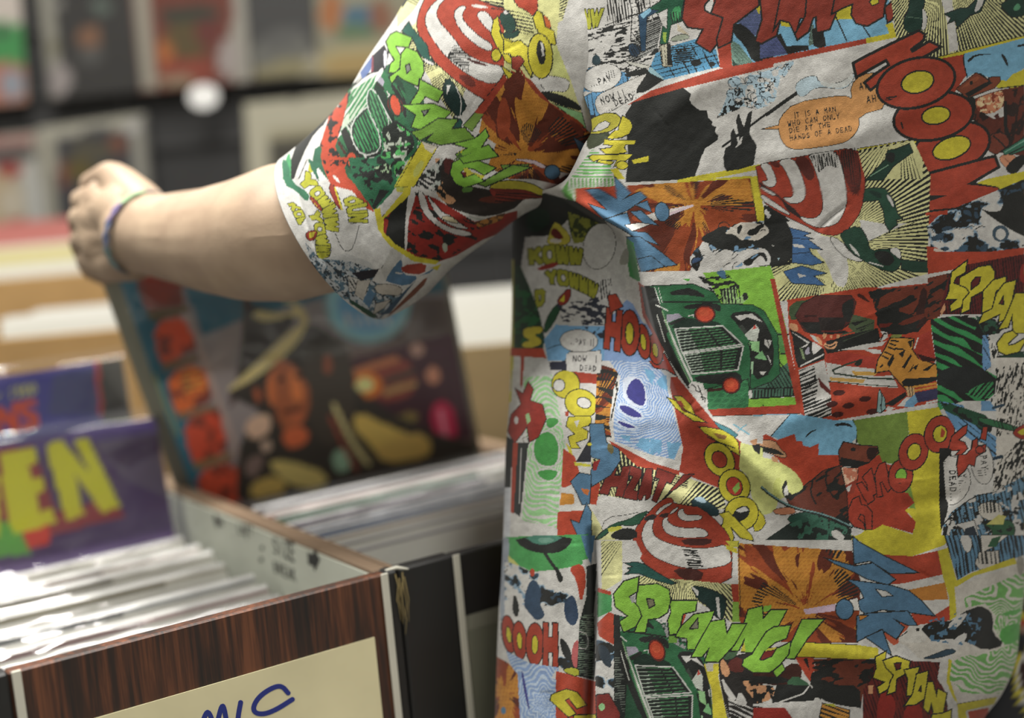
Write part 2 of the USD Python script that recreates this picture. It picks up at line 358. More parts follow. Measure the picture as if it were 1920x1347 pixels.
# ---------------------------------------------------------------- the hall
def to_px(P):
    d = np.asarray(P, float) - EYE; Z = d @ FWD
    return 960 + FX * (d @ RGT) / Z, 673.5 - FX * (d @ UPV) / Z
hall_wall = plain('hall_wall_paint', (214, 212, 205), .8); hall_floor = plain('hall_carpet', (112, 110, 108), .95, .1); hall_ceiling = plain('hall_ceiling', (228, 227, 222), .9)
for nm, lo, hi, m in [('floor', (-5, -4, -.1), (5, 6.5, 0), hall_floor), ('ceiling', (-5, -4, CEIL), (5, 6.5, CEIL + .1), hall_ceiling), ('wall_left', (-5.1, -4, 0), (-5, 6.5, CEIL), hall_wall),
                      ('wall_right', (5, -4, 0), (5.1, 6.5, CEIL), hall_wall), ('wall_back', (-5.1, 6.5, 0), (5.1, 6.6, CEIL), hall_wall), ('wall_front', (-5.1, -4.1, 0), (5.1, -4, CEIL), hall_wall)]:
    obj(nm, box(lo, hi), m, kind='structure')

# ---------------------------------------------------------------- table, crates: a frame turned 33 degrees, origin at the corner between the crates
TH = math.radians(33.28)
E1, E2, EZ = np.array([math.cos(TH), math.sin(TH), 0]), np.array([-math.sin(TH), math.cos(TH), 0]), np.array([0, 0, 1.0])
O = np.array([-.1116, 1.1162, 0])
TF = frame(O, E1, E2, EZ)
def T(a, b, z): return O + a * E1 + b * E2 + z * EZ
def ray(x, y): return FWD + (x - 960) / FX * RGT + (673.5 - y) / FX * UPV
def on_b(x, y, b):
    """Where the sight line through x, y meets the upright plane at depth b of the table frame: (a, z)."""
    d = ray(x, y); t = (b - (EYE - O) @ E2) / (d @ E2); P = EYE + t * d
    return (P - O) @ E1, P[2]
TOP = .75
cloth_black = plain('black_cloth', (44, 44, 44), .9, .1); steel = plain('table_steel', (120, 120, 120), .4, .5)
t = thing('folding_table', 'long folding table with black cloth top under the two wood grain crates', 'table', loc=T(0, .28, 0))
obj('tabletop', box((-.6, -.02, TOP - .03), (.62, .575, TOP), TF, .004), cloth_black, t)
for a, b in ((-.56, .03), (.58, .03), (-.56, .52), (.58, .52)): obj('leg', box((a - .015, b - .015, 0), (a + .015, b + .015, TOP - .03), TF, .003), steel, t)
TOP2 = .925
t = thing('riser_table', 'taller table with black top standing right behind the two crates', 'table', loc=T(0, .7, 0))
obj('tabletop', box((-.62, .6, TOP2 - .03), (.60, .84, TOP2), TF, .004), cloth_black, t)
for a, b in ((-.58, .63), (.71, .63), (-.58, .98), (.71, .98)): obj('leg', box((a - .015, b - .015, 0), (a + .015, b + .015, TOP2 - .03), TF, .003), steel, t)

wood = mat('wood_veneer', {'tc': ('texture_coordinate', {}), 'mp': ('mapping', {'rotation': (0, 0, -TH), 'scale': (230.0, 230.0, 10.0)}), 'n': ('noise_texture', {'scale': 1.0, 'detail': 6.0, 'roughness': .62, 'distortion': .35}),
    'mp2': ('mapping', {'rotation': (0, 0, -TH), 'scale': (38.0, 38.0, 2.0)}), 'n2': ('noise_texture', {'scale': 1.0, 'detail': 3.0, 'distortion': .6}),
    'x': ('mix_float', {'fac': .45}), 'r': ('rgb_ramp', {'ramp': [(.36, tuple(lin((38, 35, 33)))), (.45, tuple(lin((56, 42, 36)))), (.53, tuple(lin((84, 54, 40)))), (.62, tuple(lin((114, 72, 50))))]}),
    'p': ('principled_bsdf', {'roughness': .42, 'specular_ior_level': .4})},
    [('tc.object', 'mp.vector'), ('mp.vector', 'n.vector'), ('tc.object', 'mp2.vector'), ('mp2.vector', 'n2.vector'), ('n.fac', 'x.a'), ('n2.fac', 'x.b'), ('x.result', 'r.fac'), ('r.color', 'p.base_color')], surface='p.BSDF')
black_edge = plain('crate_black', (40, 40, 39), .45, .4); rim_brown = plain('crate_rim', (124, 104, 84), .6); strip_white = plain('edge_strip', (206, 204, 190), .5)
card_cream = plain('card_cream', (226, 218, 178), .7, .2); card_grey = plain('card_grey', (138, 138, 124), .6, .3); liner_white = plain('liner_white', (196, 201, 188), .55, .3); ink_blue = plain('marker_blue', (44, 56, 134), .6); ink_black = plain('print_black', (42, 44, 42), .6)
RIM = 1.0588
def crate(a0, a1, wood_front, corner, strip, label, wl=.02, wr=.02):
    t = thing('crate', label, 'crate', loc=T((a0 + a1) / 2, .275, TOP))
    z0 = TOP + .001
    fm = wood if wood_front else black_edge
    obj('front_panel', box((a0 + corner[0], 0, z0), (a1 - corner[1], .012, RIM), TF, .0015), fm, t)
    for lo, hi in ((a0, a0 + corner[0]), (a1 - corner[1], a1)): obj('corner_post', box((lo, -.0015, z0), (hi, .014, RIM + .001), TF, .002), black_edge, t)
    for lo, hi in ((a0, a0 + wl), (a1 - wr, a1)):
        s = obj('side_panel', box((lo, .0145, z0), (hi, .55, RIM), TF, .0015), rim_brown if True else fm, t)
    obj('rear_panel', box((a0 + wl, .538, z0), (a1 - wr, .55, RIM), TF, .0015), rim_brown, t)
    obj('bottom_panel', box((a0 + wl, .0145, z0), (a1 - wr, .5375, z0 + .005), TF), rim_brown, t)
    for a in strip: obj('edge_strip', box((a - .0032, -.0032, z0), (a + .0032, -.0016, RIM + .0008), TF, .0005), strip_white, t, label='white edge strip')
    return t
crA = crate(-.325, .004, True, (.02, .010), (-.3, -.0085), 'wood grain crate with cream handwritten card, at the lower left', .016, .0135)
obj('liner', box((-.0112, .016, TOP + .007), (-.0097, .536, RIM - .004), TF), liner_white, crA, label='white printed liner on the inner wall')
# card with the handwriting
a1, z1 = on_b(703, 1196, -.002); a2, z2 = on_b(190, 1346, -.002)
card = obj('label_card', box((-.285, -.0014, .80), (a1, -.0002, z1), TF), card_cream, crA, label='cream label card')
def front_marks(shape_px, depth, mat_, parent, b, name):
    g = shapely.transform(shapely.segmentize(shape_px, 4), lambda q: np.array([on_b(x, y, b) for x, y in q]))
    for q in getattr(g, 'geoms', [g]): obj(name, extrude(q, depth, frame(O + b * E2, E1, EZ, -E2)), mat_, parent)
def strokes(w, *lines): return shapely.unary_union([LineString(soft(pts(l), False, 2)).buffer(w / 2) for l in lines])
front_marks(strokes(9, '540,1300 528,1286 510,1290 486,1306 474,1326 478,1338 496,1340 520,1330 548,1312', '451,1318 446,1345 444,1375', '368,1392 384,1340 392,1334 404,1372 414,1326 420,1324 428,1380',
            '246,1356 232,1372 226,1396 238,1412 256,1404 262,1380 254,1358 244,1354', '190,1378 176,1370 152,1388 146,1420 166,1436 196,1424'), .0004, ink_blue, card, -.0014, 'handwriting')
crB = crate(.0055, .345, False, (.0515, .03), (.0595, .31), 'dark crate with grey label card, between the wood grain crate and the person', .005, .016)
obj('label_card', box((.0635, -.0014, .80), (.30, -.0002, on_b(870, 1157, -.001)[1]), TF), card_grey, crB, label='grey label card')
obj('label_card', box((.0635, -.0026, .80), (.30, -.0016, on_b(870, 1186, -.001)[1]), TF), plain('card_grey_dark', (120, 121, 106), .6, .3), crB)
rng = np.random.default_rng(4)
torn = plain('torn_paper', (150, 134, 92), .9)
for k in range(5):
    a = .001 + .0022 * k; z = RIM - .002 - .004 * (k % 3)
    q = [T(a + .0012 * math.sin(j * 2 + k), -.003 - .0012 * (j % 2), z - j * (.008 + .003 * rng.random())) for j in range(5)]
    obj('torn_fibre', tube(q, [.0007, .0006, .0005, .0004, .0002], 6), torn, crA, smooth=True)
obj('torn_corner', tube([T(-.004, .004, RIM + .0005), T(.005, .001, RIM + .0018), T(.014, -.002, RIM - .001)], [.0012, .0018, .0008], 6), strip_white, crA, smooth=True)
# printed words and arrows on the liner (in the wall's plane: depth b, height z)
def on_a(x, y, a):
    d = ray(x, y); t_ = (a - (EYE - O) @ E1) / (d @ E1); P = EYE + t_ * d
    return (P - O) @ E2, P[2]
def liner_marks(shape_px):
    g = shapely.transform(shapely.segmentize(shape_px, 3), lambda q: np.array([on_a(x, y, -.0113) for x, y in q]))
    for q in getattr(g, 'geoms', [g]): obj('print', extrude(q, .0003, frame(O - .0113 * E1, E2, EZ, -E1)), ink_black, crA + '/liner')
def word_shape(text, c, t=.2):
    fn = quad(c); n = len(text)
    return shapely.unary_union([warp(glyph(ch, t), lambda q, i=i: fn(np.stack([(i + .08 + q[:, 0] * .84) / n, q[:, 1]], 1))) for i, ch in enumerate(text)])
liner_marks(word_shape('SIZE', '510,1008 553,1018 554,1056 512,1036', .17)); liner_marks(word_shape('BREAK', '511,1052 553,1068 556,1092 514,1072', .17))
liner_marks(Polygon(pts('577,1036 587,1040 589,1028 600,1050 590,1072 588,1062 578,1058'))); liner_marks(Polygon(pts('418,988 410,984 408,992 401,972 404,962 409,972 416,976')))
liner_marks(word_shape('LEFT', '446,982 474,988 474,1006 447,1000', .2)); liner_marks(shapely.box(461.5, 983, 463, 1012).union(shapely.box(489, 1024, 494, 1032)).union(shapely.box(487, 1046, 493, 1054)))

# ---------------------------------------------------------------- printed sheets and bagged comics
def sheet(name, parent, tl, tr, bl, thick, step, paint, paper, material=COVER, label=None, bow=0.0, k=LIGHT, **kw):
    """A flat printed cover of real thickness: its front face is a grid whose vertices carry the print."""
    tl, tr, bl = (np.asarray(q, float) for q in (tl, tr, bl))
    U, V = tr - tl, bl - tl
    nx, ny = max(2, int(np.linalg.norm(U) / step) + 1), max(2, int(np.linalg.norm(V) / step) + 1)
    s, q = np.meshgrid(np.linspace(0, 1, nx), np.linspace(0, 1, ny))
    N = np.cross(V, U); N /= np.linalg.norm(N)
    if N @ (EYE - tl) < 0: N = -N
    P = tl + s[..., None] * U + q[..., None] * V + (bow * np.sin(np.pi * s) * 1.0)[..., None] * N
    P = P.reshape(-1, 3)
    x, y = to_px(P)
    ink = Ink(x, y, paper); ink.s, ink.q = s.ravel(), q.ravel()
    paint(ink)
    nv = len(P); B = P - thick * N
    rim = np.concatenate([np.arange(nx), np.arange(1, ny) * nx + nx - 1, (ny - 1) * nx + np.arange(nx - 2, -1, -1), np.arange(ny - 2, 0, -1) * nx])
    r2 = np.roll(rim, -1)
    f = grid_faces(ny, nx)
    F = np.concatenate([f, f[:, ::-1] + nv, np.stack([rim, r2, rim + nv], 1), np.stack([r2, r2 + nv, rim + nv], 1)])
    fn = np.cross(P[f[0, 1]] - P[f[0, 0]], P[f[0, 2]] - P[f[0, 0]])
    if fn @ N < 0: F = F[:, ::-1]
    col = lin(np.vstack([ink.C, np.tile((206, 204, 196), (nv, 1))]), k)
    return obj(name, (np.vstack([P, B]), F), material, parent, ink=col, label=label, **kw)
film = mat('clear_film', {'f': ('fresnel', {'IOR': 1.45}), 't': ('transparent_bsdf', {'color': (.96, .96, .95)}), 'g': ('glossy_bsdf', {'roughness': .07, 'color': (1, 1, 1)}),
    'd': ('diffuse_bsdf', {'color': (.9, .9, .88)}), 'm0': ('mix_closure', {'fac': .015}), 'm': ('mix_closure', {})},
    [('t.BSDF', 'm0.closure1'), ('d.BSDF', 'm0.closure2'), ('f.fac', 'm.fac'), ('m0.closure', 'm.closure1'), ('g.BSDF', 'm.closure2')], surface='m.closure')
def bag(parent, tl, tr, bl, N, over, seed, amp=.0016, nx=48, ny=18):
    """A clear plastic bag round a comic: a thin rippled film in front, its open top standing above the paper."""
    U, V = tr - tl, bl - tl; L = np.linalg.norm(V)
    s, q = np.meshgrid(np.linspace(-.012, 1.012, nx), np.linspace(-over / L, min(1.0, .12 / L), ny))
    w = fbm2(s * 9 + seed * 3.1, q * L * 60 + seed, seed) - .5
    P = tl + s[..., None] * U + q[..., None] * V + (.0022 + amp * 2 * w - 60 * np.maximum(-q * L, 0) ** 2)[..., None] * N
    v = P.reshape(-1, 3)
    obj('bag', (v, grid_faces(ny, nx)), film, parent, smooth=True, label='clear plastic bag')
def comic(a0, a1, b, z, lean, zb, cols, label, cat, group, seed, twist=0.0, over=.008, thick=.005, bagged=True, paper=(238, 238, 233), step=.0018):
    """A comic standing in a crate, leaning back: top edge at depth b and height z, its lower edge at height zb."""
    h = z - zb; db = -h * math.tan(lean)
    tl, tr = T(a0, b - twist, z), T(a1, b + twist, z); bl = T(a0, b - twist + db, zb)
    t = thing('comic', label, cat, group, loc=T((a0 + a1) / 2, b + db, zb))
    def paint(k):
        d = k.q * np.linalg.norm(bl - tl)
        for lo, hi, c, s0, s1 in cols:
            k.C[(d >= lo) & (d < hi) & (k.s >= s0) & (k.s <= s1)] = c
    sheet('cover', t, tl, tr, bl, thick, step, paint, paper, k=.95)
    if bagged:
        N = np.cross(bl - tl, tr - tl); N /= np.linalg.norm(N); N = N if N @ (EYE - tl) > 0 else -N
        bag(t, tl, tr, bl, N, over, seed)
    return t
ORDN = ['frontmost', 'second', 'third', 'fourth', 'fifth', 'sixth', 'seventh', 'eighth', 'ninth', 'tenth', 'eleventh', 'twelfth', 'thirteenth', 'fourteenth', 'fifteenth']
def nth(k): return ORDN[k] + (' from the front' if k else '')
STR = [((150, 84, 82), 'red'), ((150, 142, 108), 'olive'), ((160, 190, 164), 'pale green'), ((176, 140, 108), 'tan'), ((96, 104, 106), 'grey'), ((186, 176, 140), 'cream'), ((150, 120, 150), 'mauve')]
rng = np.random.default_rng(12)
bs = np.array([.118, .160, .207, .237, .292, .335, .375, .420])
pick = [2, 6, 0, 4, 5, 1, 3, 5, 0, 3, 0, 5, 1]
for k, b in enumerate(bs):
    z = 1.017 + rng.uniform(-.006, .004); c, cn = STR[pick[k]]
    cut = rng.uniform(.3, .8)
    cols = [(0, .004, (252, 252, 249), 0, 1), (.004, .0095, tuple(int(.66 * q) for q in c), 0, cut), (.004, .0085, tuple(int(.5 * q + 90) for q in c), cut, 1), (.03, .06, (222, 226, 228), .1, .8)]
    comic(-.303 + rng.uniform(0, .006), -.020 - rng.uniform(0, .012), b, z, min(math.radians(33), math.atan((b - .020 - .0085 * k) / (z - TOP - .009))), TOP + .009, cols, 'white bagged comic with %s stripe, %s in the wood grain crate' % (cn, nth(k)), 'comic', 'bagged comics in the wood grain crate', 20 + k, rng.uniform(-.003, .003))
SB2 = [((120, 150, 200), 'blue'), ((128, 118, 150), 'purple'), ((98, 160, 130), 'green'), ((214, 168, 160), 'pink'), ((150, 146, 160), 'grey'), ((120, 140, 190), 'slate blue'), ((190, 150, 120), 'tan')]
pick = [4, 4, 6, 0, 5, 1, 2, 3, 4]
for k, b in enumerate(np.linspace(.112, .306, 9)):
    z = 1.052 + rng.uniform(-.002, .002) + .001 * k; c, cn = SB2[pick[k]]
    cols = [(0, .003, (252, 252, 250), 0, 1), (0.003, .011 if k > 2 else .005, tuple(int(.8 * q) for q in c), 0, .75 if k in (5, 6) else 1)]
    comic(.014, .324 - rng.uniform(0, .01), b, z, min(math.radians(33), math.atan((b - .020 - .0085 * k) / (z - TOP - .009))), TOP + .009, cols, 'glossy bagged comic with %s line, %s in the dark crate' % (cn, nth(k)), 'comic', 'bagged comics in the dark crate', 50 + k, rng.uniform(-.003, .003))
# the two purple magazines standing at the back of the wood grain crate
def mag_frame(b, xr, yt, yt0, lean, zb, a_left):
    a, z = on_b(xr, yt, b); h = z - zb
    return T(a_left, b, z), T(a, b, z), T(a_left, b - h * math.tan(lean), zb)
def paint_en(k):
    k.C[:] = (74, 58, 98)
    k.poly('150,800 320,760 330,940 235,900', (92, 84, 108)); k.poly('-60,850 400,760 400,786 -60,880', (78, 64, 120)); k.poly('190,850 330,800 330,830 240,880', (66, 52, 84))
    k.poly('-60,850 60,835 105,960 210,935 235,970 -60,1040', (128, 52, 62)); k.poly('-60,985 40,975 60,1040 -60,1050', (90, 150, 70)); k.poly('44,1000 90,985 95,1020 50,1030', (190, 60, 50))
    y1 = (202, 190, 50)
    k.poly('0,852 66,838 72,868 52,874 60,898 80,894 84,920 66,926 76,960 100,952 106,982 24,1002 8,940', y1); k.poly('84,834 116,826 170,890 138,826 164,820 226,950 192,962 140,890 158,966 124,978', y1); k.poly('-40,860 -18,856 -2,900 0,1010 -30,1010', y1)
def paint_ns(k):
    k.C[:] = (58, 60, 132)
    k.poly('100,700 190,660 200,780 90,780', (62, 68, 112)); k.poly('-80,700 300,640 300,662 -80,735', (76, 72, 140))
    k.poly('185,660 260,650 260,800 190,790', (42, 42, 42)); k.poly('175,660 184,660 194,780 186,780', (160, 50, 56))
    k.word('1990', '14,730 28,727 41,724 54,721 67,718', '15,750 29,747 42,744 55,741 68,738', (190, 178, 96), .22, 0); k.word('-', '-12,736 2,732', '-11,756 3,752', (190, 178, 96), .3, 0)
    k.word('NS', '-10,764 32,754 72,748', '-6,814 36,808 76,800', (212, 72, 44), .3, 0)
M_EN = mag_frame(.452, 291, 784, 0, math.radians(8), TOP + .009, -.300)
M_NS = mag_frame(.490, 229, 672, 0, math.radians(6), TOP + .009, -.302)
for nm, mf, pf, lb in (('EN', M_EN, paint_en, 'purple magazine with big yellow letters, standing in the wood grain crate'), ('NS', M_NS, paint_ns, 'blue magazine with small red letters, standing behind the purple magazine')):
    t = thing('magazine', lb, 'magazine', loc=mf[2])
    sheet('cover', t, *mf, .006, .0022, pf, (70, 60, 110), k=.48)
    N = np.cross(mf[2] - mf[0], mf[1] - mf[0]); N /= np.linalg.norm(N); N = N if N @ (EYE - mf[0]) > 0 else -N
    bag(t, mf[0], mf[1], mf[2], N, .012, 71 if nm == 'EN' else 75, .0012)
# ---------------------------------------------------------------- the album lifted by the hand
BL, BR, TL = at(353, 897, 1.545), at(885, 805, 1.60), at(222, 520, 1.40)
def paint_album(k):
    tl_, gy = (44, 96, 116), (128, 122, 124)
    k.C[:] = gy
    k.poly('200,500 900,450 900,560 840,548 610,560 560,572 480,590 380,630 340,520', tl_)
    k.poly('200,500 275,500 400,925 340,960', tl_)
    for i, q in enumerate(['250,518 338,518 345,575 288,592 276,588', '285,607 350,590 368,655 312,683 298,676', '310,700 383,680 400,752 338,776 324,770', '342,788 410,765 428,845 372,870 356,862', '366,885 440,862 466,935 400,960 380,950']):
        k.poly(q, [(128, 56, 46), (184, 80, 52), (206, 96, 52), (176, 72, 54), (190, 78, 58)][i], 1)
        k.blot(q, 22, .62, (112, 58, 50), 3 + i)
    k.poly('272,585 352,572 354,586 286,604', (96, 84, 62)); k.poly('300,682 372,664 374,676 308,698', (110, 92, 72)); k.poly('330,776 402,758 404,768 336,788', (110, 92, 72)); k.poly('360,868 434,848 436,860 366,884', (120, 100, 72))
    k.line('290,702 332,815', 4, (136, 140, 84), 0)
    for i in range(4): k.line([(338 + 3 * i, 700 + 11 * i), (374 + 3 * i, 691 + 11 * i)], 4, (214, 140, 66), 0)
    k.line('345,590 372,640 400,730 428,800 470,930', 9, (150, 134, 130), 1)
    # painted scene: dusk street, a figure in a broad hat turned to the viewer
    k.poly('455,560 470,560 480,700 430,770 430,740 455,690', (74, 62, 62)); k.poly('640,560 860,560 930,830 700,860 620,700', (96, 84, 82)); k.poly('640,680 860,620 900,820 760,840', (66, 48, 56))
    k.poly('680,690 760,660 790,740 700,760', (120, 66, 60), 1); k.oval(684, 722, 32, 26, (196, 110, 52)); k.oval(684, 722, 17, 14, (236, 206, 130))
    k.poly('655,694 742,666 750,678 664,704', (160, 106, 78)); k.poly('720,730 780,715 782,724 722,742', (150, 126, 88)); k.poly('718,712 776,690 780,704 722,722', (70, 66, 62)); k.oval(812, 704, 14, 17, (168, 120, 100)); k.poly('764,650 790,640 796,666 776,672', (150, 122, 112), 1); k.poly('740,780 780,770 784,790 740,800', (120, 108, 70), 1)
    k.poly('802,760 846,748 862,826 822,842', (158, 46, 74), 1); k.poly('820,770 832,766 842,826 830,830', (196, 110, 130))
    k.oval(690, 570, 82, 76, (124, 150, 156)); k.oval(690, 568, 76, 70, (132, 178, 198)); k.oval(690, 574, 58, 50, (96, 152, 184))
    for i in range(6): k.line([(648 + 15 * i, 590 - i), (654 + 15 * i, 612 - i)], 6, (200, 216, 222), 0)
    dk = (58, 56, 54)
    k.poly('450,800 520,760 640,700 700,760 860,830 930,830 930,980 440,980', dk, 1)
    k.poly('430,735 470,720 560,630 575,600 640,640 650,760 620,860 540,860 490,770 440,750', dk, 1); k.poly('560,640 640,625 668,700 664,800 620,850 580,800', (66, 62, 58), 2)
    k.poly('460,560 480,575 540,590 560,600 470,690 440,720 455,640', (62, 60, 60), 1)
    k.poly('424,734 470,690 540,625 570,604 552,590 500,604 474,596 478,582 530,590 552,580 545,568 522,570 518,586 540,556 574,584 578,612 540,664 480,708 440,730', (190, 176, 126), 1)
    k.poly('508,700 522,668 560,690 585,740 570,800 530,815 512,760', (140, 84, 60), 2); k.poly('540,690 560,700 572,750 548,756', (186, 112, 70), 1); k.poly('500,706 516,692 516,770 500,750', (176, 104, 68), 1); k.poly('474,730 488,726 490,756 478,752', (150, 84, 60), 1); k.poly('525,812 566,796 582,818 566,838 538,842', (180, 96, 66), 2); k.poly('604,670 620,664 624,700 608,706', (124, 76, 60), 1); k.poly('540,780 566,770 570,790 545,800', (160, 92, 66), 1)
    k.poly('455,790 506,770 510,810 470,830', (190, 160, 140), 2); k.poly('488,830 510,824 508,850 490,846', (170, 150, 136), 2); k.poly('460,860 500,850 480,900 460,890', (120, 104, 100), 2)
    k.poly('530,860 620,890 600,920 540,910 500,870', (190, 174, 112), 1); k.poly('670,770 730,800 810,830 800,850 720,870 690,830 660,800', (182, 160, 92), 1); k.poly('470,905 520,890 545,920 470,940', (186, 164, 96), 1); k.poly('700,840 780,806 812,832 800,860 720,870', (176, 152, 90), 1); k.poly('620,850 650,840 660,880 630,890', (128, 160, 140), 1); k.line('626,760 660,830 690,870', 8, (190, 178, 130), 1); k.line('618,780 650,850 668,880', 5, (150, 70, 56), 1)
    k.oval(526, 712, 8, 6, (60, 48, 44)); k.oval(560, 706, 8, 6, (60, 48, 44)); k.poly('530,768 566,760 562,772 534,778', (84, 56, 48))
U_ = BR - BL; V_ = BL - TL
t = thing('album', 'comic album with brick column and hatted figure on its cover, held by the hand', 'comic', loc=BL + .3 * V_)
sheet('cover', t, TL, TL + U_, BL + .42 * V_, .005, .0022, paint_album, (128, 122, 124), printed('album_cover', .3, .5), k=.54)
N_ = np.cross(V_, U_); N_ /= np.linalg.norm(N_); N_ = N_ if N_ @ (EYE - TL) > 0 else -N_
sl = plain('sleeve_film_edge', (150, 150, 138), .3, .5)
c0 = TL - .006 * N_ - .018 * U_ / np.linalg.norm(U_)
sheet('sleeve_edge', t, c0, TL + U_ * 1.02 - .006 * N_, c0 + V_ * 1.42, .0006, .01, lambda k: None, (140, 140, 126), label='edge of the clear plastic sleeve')
bag(t, TL + .03 * V_, TL + U_ + .03 * V_, BL, N_, 0.0, 91, .0008)

# ---------------------------------------------------------------- cardboard boxes on the riser behind
tan = plain('cardboard_tan', (152, 122, 80), .85, .15); tan_d = plain('cardboard_dull', (134, 116, 84), .85, .15)
def long_box(pl, pr, depth, label, m):
    """A cardboard box whose front top edge runs from pl to pr."""
    pl, pr = np.array(pl), np.array(pr); pr[2] = pl[2]; h = pl[2] - TOP2 - .001
    ex = (pr - pl); w = np.linalg.norm(ex); ex /= w; ey = np.array([-ex[1], ex[0], 0]); F_ = frame(pl - np.array([0, 0, h]), ex, ey, EZ)
    t = thing('cardboard_box', label, 'box', loc=pl - np.array([0, 0, h]) + ex * w / 2)
    obj('front_panel', box((0, 0, 0), (w, .005, h), F_, .001), m, t); obj('rear_panel', box((.005, depth - .005, 0), (w - .005, depth, h), F_, .001), m, t)
    for x in (0, w - .005): obj('side_panel', box((x, .005, 0), (x + .005, depth, h), F_, .001), m, t)
    obj('bottom_panel', box((.005, .005, 0), (w - .005, depth - .005, .005), F_), m, t)
    return F_, w, h
def fill(F_, w, h, y0, y1, n, top, seed, where, cols, group, lab, lean=.22, rise=0.0):
    r = np.random.default_rng(seed)
    for k, y in enumerate(np.linspace(y0, y1, n)):
        z = h + top + rise * k + r.uniform(-.006, .006); Q = lambda x, yy, zz: (F_ @ np.array([x, yy, zz, 1]))[:3]
        yb = y - (z - .01) * lean
        t = thing('comic', lab % nth(k), 'comic', group, loc=Q(w / 2, yb, .01))
        c = cols[k % len(cols)]
        sheet('cover', t, Q(.012, y, z), Q(w - .012, y, z), Q(.012, yb, .01), .005, .02, lambda q: None if rise else q.C.__setitem__(q.q < .03, (184, 183, 176)), c)

F1, w1, h1 = long_box(at(-60, 642, 1.72), at(330, 556, 1.72), .30, 'tan cardboard box of white comics behind the blue magazine', tan)
fill(F1, w1, h1, .09, .27, 8, .014, 5, '', [(172, 171, 162), (166, 168, 160), (176, 174, 162)], 'white comics in the tan box behind the magazines', 'white comic, %s in the tan box behind the blue magazine')
F2, w2, h2 = long_box(at(-160, 538, 2.04), at(320, 486, 2.04), .2, 'tan cardboard box of mixed comics under the hanging comics, far left', tan)
fill(F2, w2, h2, .10, .18, 5, .016, 8, '', [(170, 169, 160), (158, 150, 104), (166, 162, 150), (138, 80, 74), (132, 76, 70)], 'mixed comics in the far tan box', 'comic, %s in the far tan box under the hanging comics', rise=.014)
F3, w3, h3 = long_box(at(818, 655, 1.72), at(1030, 640, 1.72), .24, 'dull cardboard box with white comics beside the sleeve', tan_d)
fill(F3, w3, h3, .09, .21, 6, .045, 9, '', [(184, 183, 174)], 'white comics in the box beside the sleeve', 'white comic, %s in the box beside the sleeve')
# ---------------------------------------------------------------- black display with hanging comics
WP = at(400, 250, 2.28); _y = math.radians(-10)
WX, WN = np.array([math.cos(_y), math.sin(_y), 0]), np.array([math.sin(_y), -math.cos(_y), 0])
def on_wall(x, y, off=.012):
    d = ray(x, y); t_ = ((WP + off * WN - EYE) @ WN) / (d @ WN); return EYE + t_ * d
black_felt = plain('black_felt', (46, 46, 46), .95, .1); wire_m = plain('black_wire', (52, 52, 52), .4, .5)
t = thing('display_rack', 'black felt covered display wall with wire grid behind the cardboard boxes', 'display rack', loc=WP * (1, 1, 0))
WF = frame(WP * (1, 1, 0), WX, -WN, EZ)
obj('panel', box((-1.2, .006, .0), (1.6, .03, 2.1), WF, .002), black_felt, t)
for k in range(14): obj('grid_wire', box((-1.15 + k * .2, .0012, .9), (-1.147 + k * .2, .0042, 2.08), WF), wire_m, t)
for k in range(12): obj('grid_wire', box((-1.17, -.0018, .95 + k * .1), (1.57, .0012, .953 + k * .1), WF), wire_m, t)
rail = plain('display_rail', (150, 148, 136), .5)
def hang(tlp, trp, blp, paint, label, paper, border=None):
    tl, tr, bl = (on_wall(*q) for q in (tlp, trp, blp))
    t = thing('hanging_comic', label, 'comic', 'comics hanging on the display', loc=bl)
    sheet('cover', t, tl, tr, bl, .005, .008, paint, paper, k=2.7)
    return t
def pa(k):
    k.poly('-60,-80 50,-80 40,60 0,70 -60,60', (206, 196, 186)); k.poly('-60,50 42,40 46,120 -60,130', (70, 148, 84)); k.poly('-60,120 40,118 50,190 -60,200', (176, 120, 104)); k.oval(22, 160, 22, 26, (150, 156, 166)); k.oval(6, 60, 12, 10, (58, 60, 62))
def pb(k):
    k.C[:] = (54, 53, 52); k.poly('60,-80 96,-80 118,180 96,180', (150, 148, 136)); k.oval(167, 70, 22, 24, (128, 94, 72)); k.oval(170, 104, 26, 18, (84, 84, 82)); k.oval(112, 150, 20, 32, (156, 148, 146)); k.oval(190, 12, 18, 14, (92, 104, 96)); k.oval(108, 8, 14, 12, (130, 128, 122)); k.oval(100, 88, 10, 14, (120, 116, 92))
def pc(k):
    k.C[:] = (112, 58, 46); k.poly('240,-80 270,-80 296,170 262,170', (160, 156, 142)); k.poly('430,-80 458,-80 474,150 440,160', (162, 158, 148)); k.oval(355, 30, 56, 22, (56, 60, 50)); k.oval(350, 75, 44, 34, (92, 78, 48)); k.oval(312, 110, 16, 40, (176, 104, 54), -20); k.oval(352, 130, 52, 24, (140, 66, 50)); k.poly('410,80 440,74 446,140 414,150', (166, 156, 152), 1); k.oval(330, 150, 40, 10, (150, 132, 108)); k.oval(390, 60, 26, 26, (104, 50, 44))
def pd(k):
    k.C[:] = (70, 70, 70); k.poly('465,80 570,40 590,140 480,150', (112, 112, 106), 1); k.poly('540,110 600,100 610,140 550,150', (176, 172, 158), 1); k.poly('470,124 590,110 600,140 480,150', (146, 138, 104), 1); k.oval(530, 70, 40, 20, (96, 96, 94), -20)
def pe(k):
    k.C[:] = (150, 146, 124); k.oval(620, 20, 20, 40, (172, 110, 66)); k.oval(670, 34, 28, 26, (74, 110, 132)); k.oval(716, 30, 22, 30, (140, 96, 74)); k.oval(668, 62, 40, 16, (100, 124, 92)); k.poly('590,90 800,70 800,140 600,150', (178, 166, 124), 1); k.poly('596,112 760,100 760,134 600,140', (176, 150, 96), 1)
